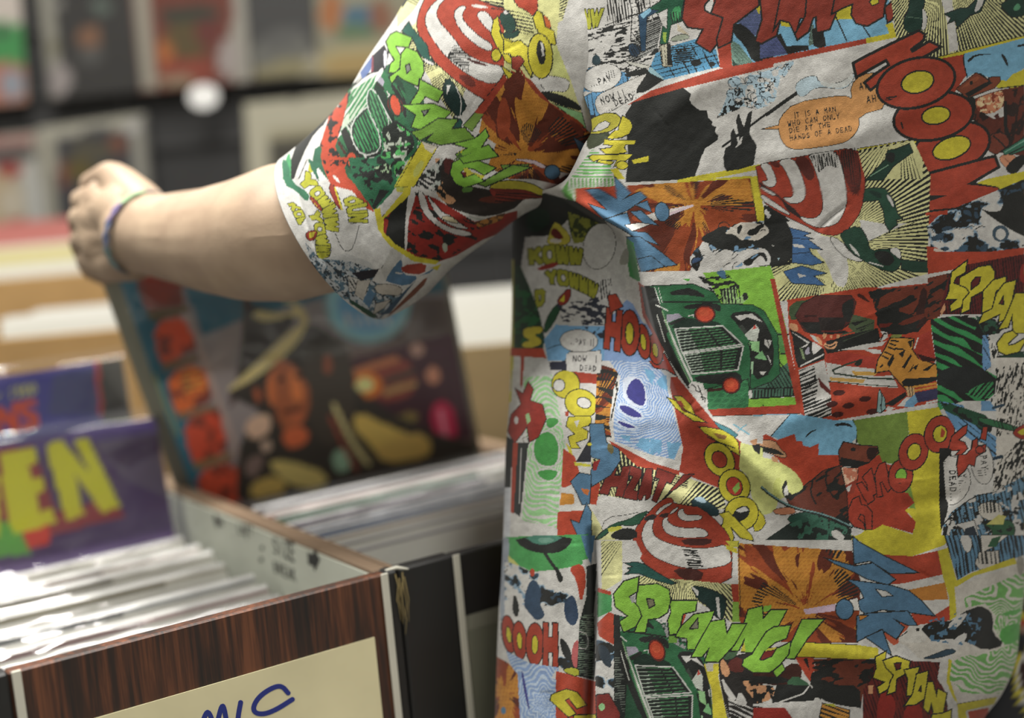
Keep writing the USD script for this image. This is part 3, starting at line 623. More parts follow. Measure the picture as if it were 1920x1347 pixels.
def pf_(k):
    k.C[:] = (182, 178, 164); k.poly('-60,256 64,250 64,272 -60,280', (170, 130, 122)); k.poly('-60,282 66,276 66,300 -60,308', (84, 84, 82)); k.oval(14, 318, 26, 14, (160, 60, 56)); k.poly('-60,330 40,330 46,430 -60,440', (190, 172, 140), 1); k.oval(20, 380, 24, 30, (200, 190, 170)); k.oval(30, 424, 24, 14, (170, 90, 80)); k.poly('44,308 72,300 92,460 60,460', (190, 190, 184))
def pg(k):
    k.C[:] = (62, 62, 66); k.poly('60,240 96,236 120,480 84,480', (166, 163, 148)); k.poly('60,236 270,212 272,232 160,246 62,268', (178, 175, 160)); k.poly('244,216 272,212 292,470 262,470', (150, 148, 138)); k.oval(222, 270, 18, 16, (122, 76, 58)); k.oval(170, 286, 40, 22, (84, 80, 66)); k.oval(150, 320, 26, 22, (98, 86, 44)); k.oval(118, 330, 10, 26, (120, 70, 60)); k.oval(246, 238, 14, 12, (190, 188, 184))
def ph(k):
    k.C[:] = (196, 192, 170); k.poly('502,262 760,228 760,420 512,420', (78, 76, 68)); k.poly('506,246 760,214 760,232 506,266', (170, 164, 136)); k.poly('530,292 720,272 720,400 534,400', (92, 88, 76)); k.poly('546,180 562,180 556,196', (70, 70, 66))
hang((-90, -60), (32, -76), (-70, 205), pa, 'comic with green and orange cover at the far left of the top row', (170, 130, 110))
hang((60, -70), (236, -92), (92, 188), pb, 'dark comic with small orange figure, top row, left of the red comic', (54, 53, 52))
hang((240, -80), (452, -104), (262, 172), pc, 'red brown comic with white borders in the top row', (112, 58, 46))
hang((455, -100), (580, -112), (474, 152), pd, 'grey and black comic right of the red brown comic', (70, 70, 70))
hang((584, -100), (800, -120), (598, 146), pe, 'colourful comic with yellow base, top row beside the sleeve', (150, 146, 124))
hang((-80, 262), (66, 246), (-54, 470), pf_, 'red and white comic at the far left of the lower row', (182, 178, 164))
hang((70, 240), (272, 212), (94, 480), pg, 'dark comic with white border in the lower row above the fist', (62, 62, 66))
hang((458, 194), (700, 168), (470, 420), ph, 'cream framed dark print in the lower row beside the sleeve', (196, 192, 170))
tag_w = plain('price_tag', (196, 196, 194), .4)
c = on_wall(382, 181, .02)
obj('price_tag', extrude(shapely.transform(Point(0, 0).buffer(.02), lambda q: q * (1.25, .95)), .002, frame(c, WX, EZ, WN)), tag_w, label='round white price tag hanging under the red brown comic', cat='tag')
# ---------------------------------------------------------------- the print of the shirt, panel by panel
def fold(X, Y):
    """The pattern repeats past the part that was drawn."""
    X, Y = np.where(X > 1921, X - 560, X), np.where(Y < 1, 2 - Y, Y)
    return X, np.where(Y > 1346, 2692 - Y, Y)
def paint_shirt(k): pass
R2, CR, TEAL = (178, 66, 42), (150, 44, 36), (32, 62, 52)
def car(k, fn, full=True):
    """A long green motor car seen from its grille."""
    k.f = fn
    k.poly('250,245 520,232 690,300 750,395 1000,400 1095,450 1205,640 1225,960 1160,1020 980,1090 970,1000 640,1080 500,1070 300,780 220,600 140,440 110,250', GD, 0, 1.6)
    k.poly('320,300 420,268 520,262 650,345 480,318 350,322', K, 1); k.poly('270,372 740,372 735,382 280,384', K); k.poly('430,410 600,380 745,390 745,470 650,405 560,425 470,440', K, 1); k.poly('335,575 470,500 560,520 700,530 765,565 600,590 380,600', (26, 46, 36), 1)
    k.poly('110,250 200,255 260,420 330,600 300,640 420,900 510,1060 480,1080 330,860 200,600 130,420', K)
    for q, w in (('206,258 250,390', 1.6), ('236,256 268,380', 1.2), ('215,400 262,420 312,446', 2.2), ('225,480 290,700', 2.0), ('290,520 345,650 440,870 508,1010', 4.2)): k.line(q, w, (196, 198, 190), 1)
    k.line('268,450 330,640 420,880 492,1030', 2.2, (120, 160, 112), 1); k.line('300,560 390,800 470,980', 1.4, (88, 130, 92), 1)
    k.poly('310,545 430,500 400,470 300,480', (150, 146, 160)); k.poly('320,548 440,498 470,505 340,570', K)
    for c, n in (('370,595 760,570 920,720 430,790', 8), ('440,800 930,735 885,930 510,965', 8)):
        k.f = fn; k.poly(c, (34, 40, 36), 0); g = quad(c)
        q2 = lambda a, b: fn(g(np.array([[a, b]])))[0]
        k.f = None
        for i in range(n):
            y = (i + .55) / n; wv = .02
            k.line([q2(.02, y + wv), q2(.30, y)], 1.9, (150, 168, 150), 0); k.line([q2(.28, y), q2(.60, y - .01)], 1.9, (72, 124, 82), 0); k.line([q2(.66, y - .01), q2(.90, y - .02)], 1.9, (72, 128, 84), 0)
        k.f = fn; k.line(c, 2.6, (188, 190, 184), 0, True)
    k.poly('800,470 1000,440 1100,520 1180,700 1170,950 1000,1030 980,700 880,560', K, 1)
    for q, c in (('860,490 1000,470 1090,540 960,500 905,530', W), ('940,640 1030,560 1060,600 1040,700 960,680', (186, 192, 182)), ('970,700 1060,700 1060,790 1000,770', GP), ('1100,680 1160,690 1140,760 1100,720', W), ('1020,830 1080,770 1120,850 1050,840', (120, 180, 120)), ('1060,940 1120,940 1090,972 1070,965', W), ('985,860 1010,860 1010,960 990,960', (150, 190, 150)), ('1120,800 1150,850 1165,900 1150,880', W), ('1000,600 1020,560 1040,590', (190, 70, 60)), ('880,590 920,560 960,620 930,640', (60, 66, 60))): k.poly(q, c)
    k.line('760,480 900,600 990,720', 3, GD, 0); k.line('990,720 985,1080', 2.2, K, 0); k.line('1105,640 1150,760 1160,900', 1.6, K, 1)
    k.poly('520,980 760,960 900,940 930,1060 760,1050 560,1035', K, 1); k.poly('640,1085 760,1075 760,1095 640,1110', (70, 40, 36))
    for x, y, a, b in ((615, 475, 72, 58), (830, 1055, 60, 54)):
        k.oval(x, y, a + 12, b + 12, (96, 36, 30), 0, 1); k.oval(x, y, a, b, (190, 68, 42)); k.oval(x - 8, y - 12, a * .6, b * .5, (204, 84, 52))
    k.line('480,490 525,480 520,500', 2, W, 0)
    k.poly('480,1060 510,1020 600,1040 645,1205 560,1150', W); k.line('510,1050 545,1070 540,1100 570,1110', 2.2, K, 1); k.line('560,1060 590,1130 600,1170', 2.2, K, 1); k.line('585,1150 620,1160 615,1190', 1.8, K, 0)
def hatman(k, fn):
    """A wide hat low over a face, a white scarf, a gloved hand on a blade."""
    k.f = fn
    k.poly('-20,118 740,-6 900,0 1500,-60 1440,300 1370,300 1450,1110 210,1330 130,1360 90,1000 0,480', R2)
    k.poly('690,50 870,20 1490,-50 1440,290 1350,310 1250,430 960,450 830,250 810,110', (116, 54, 38)); k.blot('690,50 870,20 1490,-50 1440,290 1350,310 1250,430 960,450 830,250 810,110', 20, .50, K, 31, 2.2, .6, -28)
    k.poly('1360,60 1480,-20 1450,280 1370,260', (124, 56, 38)); 
    for i in range(5): k.line([(1380 + 16 * i % 40, 20 + 58 * i), (1460, 10 + 56 * i)], 2, K, 0)
    k.poly('1290,-20 1350,40 1300,250 1360,330 1200,420 1240,200', (60, 36, 32), 1); k.poly('640,60 760,30 850,230 820,250 700,130', R2)
    k.poly('640,70 690,50 790,140 760,140', (70, 34, 28), 1); k.poly('820,20 910,0 890,80 840,230 825,180 850,90', K, 1)
    k.poly('860,230 960,200 1180,260 1290,300 1180,450 1000,460 850,400', K, 1); k.poly('870,350 1010,340 960,380 880,390', (110, 40, 32)); k.poly('1040,345 1300,240 1340,280 1120,370', (108, 48, 34), 1)
    k.poly('0,140 270,105 110,210 80,310 0,310', (66, 86, 56), 1)
    k.poly('60,270 120,160 270,75 600,80 645,140 600,330 500,410 300,430 150,420', (88, 42, 38), 0, 1.5); k.poly('140,262 270,262 270,280 150,285', (52, 30, 28)); k.poly('500,180 560,120 640,100 600,330 540,330', K, 1)
    k.poly('285,290 565,285 520,410 300,430', (44, 38, 36)); k.poly('100,330 290,330 300,430 540,415 590,440 330,455 180,440', K); k.poly('310,418 520,410 520,425 320,432', (100, 40, 36))
    k.poly('570,380 620,258 830,312 820,400 640,440', (76, 92, 64)); k.poly('590,340 760,310 640,370', K); k.poly('640,400 830,330 700,420', K)
    k.poly('480,480 640,440 860,390 890,520 600,600 370,640 330,560', K); k.line('500,460 700,400 800,350', 2, (70, 84, 60), 1); k.line('520,520 700,450 830,400', 1.6, (64, 76, 58), 1)
    for q in ('322,440 372,445 352,492 328,500', '455,448 495,460 482,492 456,488', '395,455 420,460 420,490 398,488', '340,530 475,505 450,592 390,602 335,572', '0,340 72,350 92,410 60,432 0,392', '250,460 310,500 328,572 268,530'): k.poly(q, SK, 1)
    k.poly('350,515 460,500 440,530 400,550 360,548', K, 1); k.line('345,560 400,575 452,545', 1.8, K, 1); k.line('380,585 440,560', 1.5, K, 0)
    k.poly('0,400 100,440 340,600 345,690 90,780 60,700 30,480', K); k.poly('8,420 200,530 160,575 115,580 180,540', W); k.poly('228,520 320,580 235,652 218,600', W); k.poly('195,450 250,470 290,540 240,510', (186, 196, 190)); k.poly('100,580 130,600 155,700 130,690', (120, 140, 100)); k.poly('150,610 190,570 200,640 160,650', (150, 146, 160)); k.line('110,760 330,650', 3, W, 0); k.line('100,806 240,780 280,800', 3, W, 0)
    k.poly('90,800 340,700 370,850 400,1000 410,1240 220,1290 150,1250', W); k.hatch('90,800 240,760 280,950 250,1100 410,1060 410,1250 220,1290 150,1250', -24, 6.4, .56, K, 8, .8, 16, 0, .6); k.poly('340,690 370,850 380,900 280,900 300,800', W); k.poly('280,870 400,1000 395,1040 300,960', (104, 44, 40)); k.line('250,850 250,890 290,890', 2, K, 0)
    k.poly('380,630 720,550 945,515 900,562 740,590 885,602 900,645 820,640 720,600 520,600', W); k.poly('880,420 950,430 960,480 900,520 870,500 920,470', W); k.line('890,500 920,440 945,450', 2.2, K, 1)
    k.poly('350,640 560,625 840,680 830,780 560,755 355,725', (172, 60, 46)); k.poly('355,725 560,760 830,788 820,862 1000,850 1045,940 1055,972 800,960 380,912', W)
    k.poly('600,808 860,820 830,852 640,850', (206, 160, 72)); k.poly('390,868 740,890 715,925 400,902', (200, 160, 84)); k.line('705,700 560,740 420,802 440,832 780,880 1020,886', 3.2, (52, 66, 54), 0); k.line('380,910 800,945 1050,962', 1.8, (52, 70, 58), 0); k.poly('625,745 660,700 715,690 700,745 660,765', (44, 48, 40), 1)
    k.poly('985,490 1120,490 1205,500 1190,600 1250,690 1425,750 1445,880 1140,992 1040,880 970,800 840,820 865,700 930,600', (204, 142, 56), 0, 2.2); k.poly('985,455 1095,450 1090,480 990,490', (130, 140, 70), 1)
    for q in ('975,540 1030,560', '960,575 1025,600', '930,625 990,650', '905,660 960,690', '990,510 1060,520', '1035,590 1110,600'): k.line(q, 3, K, 0)
    for q in ('950,740 1010,640 1020,690 970,775', '1095,770 1180,640 1190,660 1120,790', '880,770 900,740 920,745 890,780', '1200,780 1260,730 1230,800', '1290,800 1380,750 1420,730 1340,810', '1090,920 1130,880 1210,880 1440,865 1430,900 1200,960 1110,955', '1060,640 1130,600 1100,680', '1150,520 1200,505 1180,590', '1150,830 1210,740 1190,800'): k.poly(q, K)
    k.poly('1195,955 1450,915 1450,935 1200,975', (204, 142, 56)); k.poly('1130,960 1215,970 1225,1050 1150,1050', (206, 170, 120)); k.line('1160,960 1175,1050', 1.6, K, 0); k.line('1190,960 1200,1050', 1.6, K, 0); k.poly('1210,990 1450,945 1450,965 1215,1010', (200, 140, 60))
    for x, y in ((482, 1020), (735, 1080), (575, 1145), (415, 1130), (805, 1203), (470, 1232)): k.oval(x, y, 58, 28, (74, 32, 28), -8)
    k.poly('850,1205 875,990 925,1080 935,1170 890,1212', (136, 172, 172), 0, 1.4); k.line('890,1010 905,1090 885,1150 900,1200', 1.8, K, 1); k.poly('930,1130 1130,1010 1142,1050 1000,1150', K); k.poly('935,1180 960,1150 1030,1170 960,1200', W); k.poly('1040,1155 1140,1060 1200,1060 1110,1155', W); k.poly('1120,1160 1130,1110 1220,1035 1285,1070 1200,1160', (110, 160, 196)); k.poly('1215,1020 1440,975 1440,1080 1250,1115', (58, 58, 92)); k.poly('1330,1110 1440,1085 1440,1105 1330,1130', W)
    k.poly('1260,470 1375,410 1422,700 1270,700 1205,590', (172, 60, 46)); k.poly('1240,640 1422,690 1422,715 1290,715', (60, 30, 28)); k.line('1250,490 1215,590', 2.6, W, 0)
def sptang(k, ls, c, ol, oc=K):
    for q, h in ls:
        k.poly(q, c, 0, ol, oc)
        if h: k.poly(h[0], h[1], 0); k.line(h[0], ol * .9, oc, 0, True)
def paint_back(k):
    P = k.poly
    # harbour panel at the shoulder
    k.f = 'C'
    P('200,-120 1500,-120 1560,500 1140,600 900,770 660,870 540,930 380,600', W)
    k.hatch('700,-60 1000,-60 1000,100 720,200', 82, 5.2, .40, K, 3, .9, 20); k.hatch('830,0 1300,-40 1250,100 900,170', -12, 7, .14, K, 4, .3, 30); k.hatch('830,0 1300,-40 1250,100 900,170', 80, 12, .12, K, 5, .3, 30); k.line('700,190 980,90 1250,20', 1.5, K, 0)
    k.blot('440,290 700,200 1110,110 1100,420 820,600 420,560', 5.5, .54, K, 6, 2.0, .55, -12, o=2); k.blot('450,290 800,260 700,420 450,500', 7, .45, W, 8, 2, .7, -12, o=2)
    k.poly('960,170 1130,140 1090,360 1000,420 860,470 900,400', (150, 152, 148)); k.hatch('960,170 1130,140 1090,360 1000,420 860,470 900,400', -24, 3.6, .5, K, 7, .8, 22)
    P('1080,400 1240,330 1500,260 1560,500 1140,600 1020,540', (84, 150, 190)); k.hatch('1080,400 1240,330 1500,260 1560,500 1140,600 1020,540', -14, 8, .14, K, 9, .3, 60); k.hatch('1080,400 1500,300 1560,500 1140,600', 62, 14, .10, K, 19, .3, 30)
    P('440,565 640,490 900,560 760,790 640,870 545,930 500,740', (88, 146, 190)); k.hatch('440,565 640,490 900,560 760,790 640,870 545,930 500,740', 80, 9, .13, K, 10, .3, 60); k.hatch('440,565 640,490 640,640 500,740', -16, 13, .1, K, 11, .3, 60)
    P('1040,500 1140,590 1130,600 1015,545', (150, 190, 200)); P('850,455 1035,495 1000,520 880,480', (190, 190, 180), 0, 1.2); P('840,560 1000,505 1040,550 1140,600 1000,690 930,700 940,660 990,560 860,580', K)
    k.hatch('1180,340 1370,330 1380,460 1220,480', -6, 4, .5, K, 12, .6, 30); P('1225,400 1330,380 1350,440 1240,465', (56, 96, 120), 2); k.hatch('1225,400 1330,380 1350,440 1240,465', -8, 4, .5, K, 13, .4); k.oval(1500, 480, 22, 20, K); k.oval(1380, 470, 40, 26, K)
    P('1020,70 1130,0 1140,-60 1290,-60 1290,150 1190,185 1165,330 1110,330 1135,175 1090,100', (34, 88, 62), 0, 1.5); P('1095,100 1165,66 1160,215 1130,190', W, 0, 1); P('1200,60 1270,40 1260,150 1200,160', (62, 150, 90), 1); k.hatch('1190,90 1280,80 1270,160 1190,190', 80, 5, .3, K, 14); P('1130,240 1160,240 1155,320 1135,310', (150, 180, 70))
    P('950,110 1020,70 1100,80 1010,130 1000,380 970,380', (40, 70, 96), 0, 1); P('960,110 1030,60 1050,80 985,140', (120, 170, 196)); k.line('900,120 890,310', 2, K, 0); k.line('895,240 960,320', 1.5, K, 0)
    P('880,320 960,345 955,415 905,430 875,380', (44, 66, 88), 1, 1.2); k.hatch('880,320 960,345 955,415 905,430', 60, 4, .4, K, 15); P('1108,345 1180,325 1200,495 1130,495', (188, 184, 160), 0, 1.5); P('1160,330 1188,325 1204,495 1165,490', K); k.hatch('1110,345 1165,330 1160,490 1130,490', 84, 6, .25, K, 16)
    P('1200,280 1290,250 1340,280 1280,300 1190,310', (160, 170, 150), 1, 1); P('1240,180 1330,260 1280,250 1240,230', (196, 186, 160))
    k.oval(632, 450, 32, 38, (40, 62, 70)); P('415,590 450,560 520,780 540,930 510,780 440,700', K)
    P('345,385 395,225 440,205 450,385 412,430 360,410', (150, 50, 40), 1, 1.2); P('382,290 415,220 418,388 385,388', YE, 1); P('352,405 412,405 405,520 350,470', (44, 96, 60), 1, 1)
    k.word('DUN-', '185,-50 290,-75 380,-100 450,-120 520,-120', '235,85 310,52 390,22 450,-20 500,-60', OL, .34, 1.6); k.word('YOWWW', '318,120 372,115 428,92 508,70 590,70 688,62', '335,262 375,242 435,228 512,218 602,212 648,195', OL, .30, 1.5)
    P('540,690 500,748 600,690', W, 0, 1.1); k.oval(672, 585, 150, 98, W, -18, 1.1); P('548,684 510,736 600,690', W)
    k.small('...PAY', 578, 610, 46, -17, K, .6); k.small('!!!!', 700, 545, 46, -12, K, .5)
    P('622,760 650,710 760,660 1015,545 1000,570 920,690 900,740 700,860 668,872 632,820', (196, 194, 188), 1, 1); k.small('NOW', 655, 738, 50, -20); k.small('!!!......', 790, 690, 42, -19, K, .5); k.small('DEAD..', 757, 752, 50, -21); k.small('...', 690, 800, 44, -20)
    P('545,850 640,870 640,890 555,930', (36, 40, 52)); 
    # red lettering panel
    P('1535,300 1500,-80 1640,-80 1660,510 1560,510', RE); P('1640,-80 1990,-80 1990,470 1660,500', LB); k.f = 'D'; P('-60,-80 900,-80 940,270 -60,460', LB)
    k.f = 'C'; P('1640,-60 1900,-60 1860,290 1760,220 1680,160', (92, 104, 150)); k.dots('1640,-60 1900,-60 1860,290 1760,220 1680,160', 3.6, .4, (70, 84, 110)); P('1640,300 1700,330 1810,470 1690,500 1650,490', (112, 146, 132)); k.dots('1640,300 1700,330 1810,470 1690,500', 3.6, .42, (60, 80, 70)); P('1655,180 1740,180 1850,300 1960,400 1960,470 1810,478 1740,330 1660,260', K, 1); P('1650,440 1700,500 1660,510', (36, 60, 50)); P('1815,30 1865,30 1855,115', YE)
    k.f = 'D'; P('-60,260 60,250 110,330 160,400 -60,440', (80, 90, 140)); k.dots('-60,260 60,250 110,330 160,400 -60,440', 3.6, .4, (60, 70, 96)); P('300,190 345,180 345,330 305,345', (110, 140, 128)); k.dots('300,190 345,180 345,330 305,345', 3.4, .45, K)
    P('330,225 380,190 420,250 435,345 385,362 345,345', K); P('60,270 95,250 140,345 300,338 310,375 240,385 150,410 100,330', K); P('110,230 320,200 300,335 150,340', LB)
    P('470,150 500,60 600,10 680,90 640,140', YE); P('90,140 190,140 190,205 100,195', YE); P('880,185 935,165 962,272 740,306 738,286 905,252 900,220', YE); k.line('500,105 590,305', 2.6, K, 0); k.line('705,185 765,275', 2.6, K, 0)
    for q, f in (('1310,-80 1560,-80 1440,30 1440,80 1490,110 1590,130 1560,290 1485,385 1385,320 1440,215 1320,200 1280,140', 'C'), ('1560,-80 1840,-80 1845,40 1740,120 1660,180 1640,310 1550,352 1540,300 1590,130 1500,95', 'C')):
        k.f = f; P(q, (146, 56, 42), 0, 3.2)
    k.f = 'D'
    for q in ('-60,-80 110,-80 50,160 85,160 60,262 -50,322 -90,305 -40,150', '110,-80 310,-80 300,125 235,135 205,250 165,165 90,145 55,195', '300,-80 490,-80 505,100 460,215 370,240 365,118 335,130 300,235 222,292 208,258 285,120', '520,-80 910,-80 870,40 862,122 745,190 665,172 630,112 640,22 560,55 485,95', '880,60 940,10 962,70 930,142 900,162'):
        P(q, (146, 56, 42), 0, 3.2)
    P('765,15 825,-25 828,20 785,38', YE, 0, 2)
    # speed lines and gloved limbs, top right
    k.speed('915,-80 1990,-80 1990,290 1919,275 1300,450 1130,520 960,290', 1290, -340, 21, 110, .38)
    P('1285,-60 1375,-60 1400,150 1430,375 1362,392 1340,150', W); P('1070,-80 1190,-80 1155,100 1165,205 1110,252 1030,235 1015,150 1060,70', (30, 60, 50), 1, 1.5); P('1155,50 1195,110 1190,205 1150,240 1165,130', W, 1, .8); k.line('1040,125 1160,140', 1.2, (90, 120, 100), 0)
    P('1440,65 1500,62 1580,-20 1640,-20 1590,90 1520,110 1420,205 1405,150 1355,172 1375,135 1330,105 1375,88', (32, 62, 54), 0, 1.6); P('1580,-20 1625,-20 1600,60 1540,105', W, 1, .8); P('1740,40 1800,0 1919,-30 1940,110 1830,132 1790,90', (30, 60, 50), 1, 1.6); P('1840,50 1880,20 1900,60 1850,90', (84, 150, 110), 1)
    P('1225,440 1960,255 1960,298 1300,452', YE); k.line('1240,436 1960,258', 1.3, K, 0)
    # silhouette panel
    k.f = 'p'; P('1165,215 1440,124 1690,74 1700,90 1650,150 1730,260 1420,322 1168,346 1150,262', W)
    k.f = 'C'; P('860,790 1040,680 1560,515 1960,440 1960,502 1300,660 1180,692 910,775', RE); k.f = 'D'; P('-40,446 740,288 740,326 -40,496', RE); P('738,290 962,268 962,280 740,326', YE)
    P('670,1118 1110,1045 1110,1085 680,1160', YE); k.line('670,1115 1110,1042', 1.2, K, 0)
    k.f = 'C'; P('1240,1345 1960,1215 1960,1250 1560,1330 1240,1385', YE)
    P('560,930 700,850 820,860 905,770 870,900 860,1345 430,1345 560,1150', W)
    k.hatch('430,1345 600,1120 730,1180 760,1345', 10, 6.5, .55, (104, 176, 92), 20, .5, 20, 0, 1.2); P('560,1000 720,960 740,1040 640,1100 560,1130', (66, 74, 52), 1)
    P('905,768 1280,658 1345,705 1330,745 1305,690 1350,785 1412,830 1462,826 1470,880 1502,912 1500,940 1532,952 1522,990 1550,1020 1540,1052 1490,1088 1448,1112 1420,1180 1400,1240 1372,1322 1240,1350 850,1370 872,1180 850,860', K)
    k.line('1290,690 1310,730 1330,748', 1.2, K, 0)
    P('548,955 600,890 700,850 780,855 815,890 800,940 730,985 640,1002 585,1000', (176, 170, 52), 0, 1.8); P('605,985 650,930 700,908 735,925 715,955 660,980', W, 0, 1.3)
    P('830,870 885,905 902,950 880,1000 820,1030 750,1040 718,1032 760,990 800,960', YE, 0, 1.8); P('770,978 800,940 795,975', W, 0, 1)
    P('695,1045 740,1055 930,1052 915,1085 850,1080 840,1110 860,1140 790,1152 700,1150 665,1120 740,1110 760,1090 690,1080', YE, 0, 1.8); P('578,1180 600,1165 860,1160 905,1158 880,1185 800,1235 770,1245 790,1200 640,1200 610,1210', YE, 0, 1.8); P('650,1200 760,1215 740,1235 640,1215', YE, 0, 1.5); k.oval(826, 1240, 42, 28, YE, 0, 1.8); P('900,1200 1025,1170 1022,1212 912,1228', YE); P('740,1270 790,1260 850,1345 780,1345', YE)
    P('1590,1250 1585,1180 1602,1110 1640,1090 1640,1000 1662,960 1682,1010 1690,1060 1712,1098 1690,960 1680,900 1700,848 1728,930 1742,950 1770,850 1802,828 1792,920 1782,1000 1835,1095 1812,1238 1700,1272 1610,1285', K); P('1675,1110 1700,1060 1730,1020 1720,1080', W)
    k.line('1580,1100 1720,995 1920,845', 4.2, K, 0); k.f = 'D'; k.line('-10,860 120,765 235,685', 6.6, K, 0)
    k.f = 'C'; sm = '1530,890 1570,830 1620,700 1620,600 1680,565 1750,590 1800,540 1900,540 2060,470 2130,450 2060,560 1990,640 1980,760 1900,800 1810,826 1740,790 1650,830'
    P(sm, (168, 194, 208), 1); k.blot(sm, 15, .55, W, 33); k.blot(sm, 14, .47, K, 37, 1, .8, 30, 1, 3, .028); k.blot('1530,890 1570,830 1640,740 1750,760 1700,820', 5, .46, K, 38)
    for cx, cy, r in ((1670, 620, 50), (1730, 660, 44), (1790, 600, 40), (1650, 700, 40), (1860, 760, 50), (1800, 720, 36), (1900, 690, 44), (1700, 760, 34)): k.line(_arc(cx, cy, r, r * .8, 120, 330, 9), 1.3, (70, 92, 104), 0)
    k.f = 'D'; P('200,640 270,582 362,565 378,618 480,632 580,606 655,535 640,602 582,662 500,664 400,650 320,672 282,720 225,722', (176, 198, 208), 1, .9); P('390,600 480,632 580,606 640,540 640,600 580,655 500,660 400,645', (202, 206, 202), 1)
    P('80,940 -30,966 80,966', OB, 0, 1.2); P('78,960 92,880 200,772 500,722 600,722 632,752 622,640 700,562 840,540 910,800 680,862 682,960 620,1042 540,1080 240,1122 150,1110 100,1050', OB, 1, 1.3); P('80,946 20,960 80,962', OB)
    k.small('...', 145, 880, 30, -8, K, .3); k.small('IT IS A MAN', 192, 846, 38, -8.5, K, .66); k.small('WHO CAN ONLY', 145, 912, 38, -9, K, .7); k.small('DIE AT THE', 155, 962, 38, -9, K, .7); k.small('HANDS OF A DEAD', 160, 1018, 38, -9, K, .66); k.small('AI', 680, 622, 50, -8); k.small('AH', 735, 722, 50, -8)
    # right: burst, cloud, gunman
    P('1290,440 1490,405 1490,560 1400,690 1290,700', RE); P('1475,402 1960,275 1960,480 1790,612 1640,575 1560,540 1490,585 1465,470', LB); k.line('1470,405 1465,460 1495,580', 2.2, K, 1); P('1640,590 1790,606 1830,560 1960,500 1960,650 1730,665', YE); k.line('1500,460 1560,410 1690,405', 5, K, 1, False, 2); k.line('1755,405 1780,450 1800,500', 6, K, 1, False, 1); k.line('1880,345 1960,330', 4, K, 0)
    k.f = 'Q'; P('420,660 480,480 640,420 780,380 1080,330 1080,1100 880,1060 640,1030 570,780', (98, 46, 34)); k.blot('420,660 620,600 820,400 1080,340 1080,1000 880,1060 640,1030 570,780', 17, .53, (48, 36, 32), 41, .7, 1.4, 20); k.line('720,370 1080,330', 2, K, 0)
    P('300,375 505,208 580,235 660,300 640,255 755,252 760,290 700,362 400,474 370,430', (130, 66, 44), 0, 1.5); P('330,380 500,235 560,260 400,350', (150, 80, 52), 1); P('385,425 640,290 520,212 560,212 680,312 430,462', K); k.oval(456, 310, 18, 22, K)
    P('490,490 640,425 780,392 805,480 765,600 640,642 525,605', (200, 128, 92), 1); k.blot('490,490 640,425 780,392 805,480 765,600 640,642 525,605', 5, .53, (222, 196, 150), 42); k.blot('490,490 640,425 780,392 805,480 765,600 640,642 525,605', 7, .60, (140, 60, 40), 43); P('600,642 700,622 792,560 795,665 700,692', W); P('690,660 740,630 760,700 730,700', (80, 40, 34))
    P('380,470 500,450 510,600 440,640 460,560', K, 1); P('800,500 832,500 832,760 880,900 800,820', K); P('930,580 960,560 930,760 900,840', (48, 36, 32)); P('640,860 800,830 870,950 780,1012 720,1065 620,1012', (120, 58, 42), 1, 1.5); k.line('690,870 760,930 810,990', 3, K, 1)
    P('790,1030 1080,850 1080,990 820,1082', (56, 116, 92), 0, 1.6); k.line('810,1040 1080,880', 2, (120, 170, 150), 0); k.line('850,1060 1080,945', 2.5, K, 0); P('742,1112 800,1062 940,1078 885,1160 822,1212', (208, 142, 106), 1, 1); k.line('810,1110 860,1150', 1.3, (120, 60, 44), 0); P('840,1165 960,1062 1080,1080 985,1200 905,1292 812,1232', K, 1); P('455,1155 565,1050 685,1100 610,1125', W); P('1080,1120 905,1292 540,1345 520,1390 1080,1300', W); P('700,1350 1080,1230 1080,1347', YE)
    # the word that runs down the right side
    k.f = 'D'; H4 = 5.4
    P('650,480 720,440 900,350 1130,240 1165,262 1160,295 1062,368 1080,400 1210,320 1275,352 1200,400 960,520 770,662 738,622 800,570 920,490 890,440 670,562', RE, 0, H4)
    for x, y, a, b, r, hx, hy, ha, hb in ((1110, 622, 288, 172, -15, 1122, 615, 118, 76, -16), (1242, 872, 292, 166, -11, 1260, 866, 102, 60, -14), (1372, 1112, 292, 172, -20, 1378, 1110, 142, 74, -20))[::-1] and [(1372, 1112, 292, 172, -20, 1378, 1110, 142, 74), (1242, 872, 292, 166, -11, 1260, 866, 102, 60), (1110, 622, 288, 172, -15, 1122, 615, 118, 76)]:
        k.oval(x, y, a, b, RE, r, H4); k.oval(hx, hy, ha + 12, hb + 12, K, r); k.oval(hx, hy, ha, hb, YE, r)
    k.line('890,735 960,725', 3, K, 0); k.line('880,750 930,745', 2, K, 0); k.line('1000,920 1010,960', 3, K, 0)
    k.f = 'p'; P('1725,332 1850,299 1864,296 1870,312 1812,346 1870,352 1876,364 1866,383 1720,396 1716,386 1778,366 1730,366', RE, 0, H4)
    k.f = 'F'; P('1195,272 1640,262 1650,308 1205,342', RE, 0, 4.4); k.oval(1080, 325, 56, 40, RE, 0, 2.5)
    P('1560,30 1640,-5 1960,-70 1960,75 1765,112 1722,58', YE); k.line('1560,30 1722,58 1765,112', 2.4, K, 0)
    # lower part of the first rows: blue word, burst, smoke
    k.f = 'E'; P('370,85 430,-10 770,-10 775,52 480,66 475,185 390,125', (96, 160, 76)); k.hatch('430,-10 770,-10 775,52 480,66 475,185 420,60', 88, 7, .5, W, 22, .3, 30)
    P('475,65 800,48 850,230 680,300 480,172', (178, 70, 44)); P('840,45 1800,-30 1800,-5 860,28', YE)
    k.blast('865,44 1785,-10 1845,335 1600,480 1380,560 1330,702 1000,702 930,440 860,340', 1370, 192, 51, 0, 1.25)
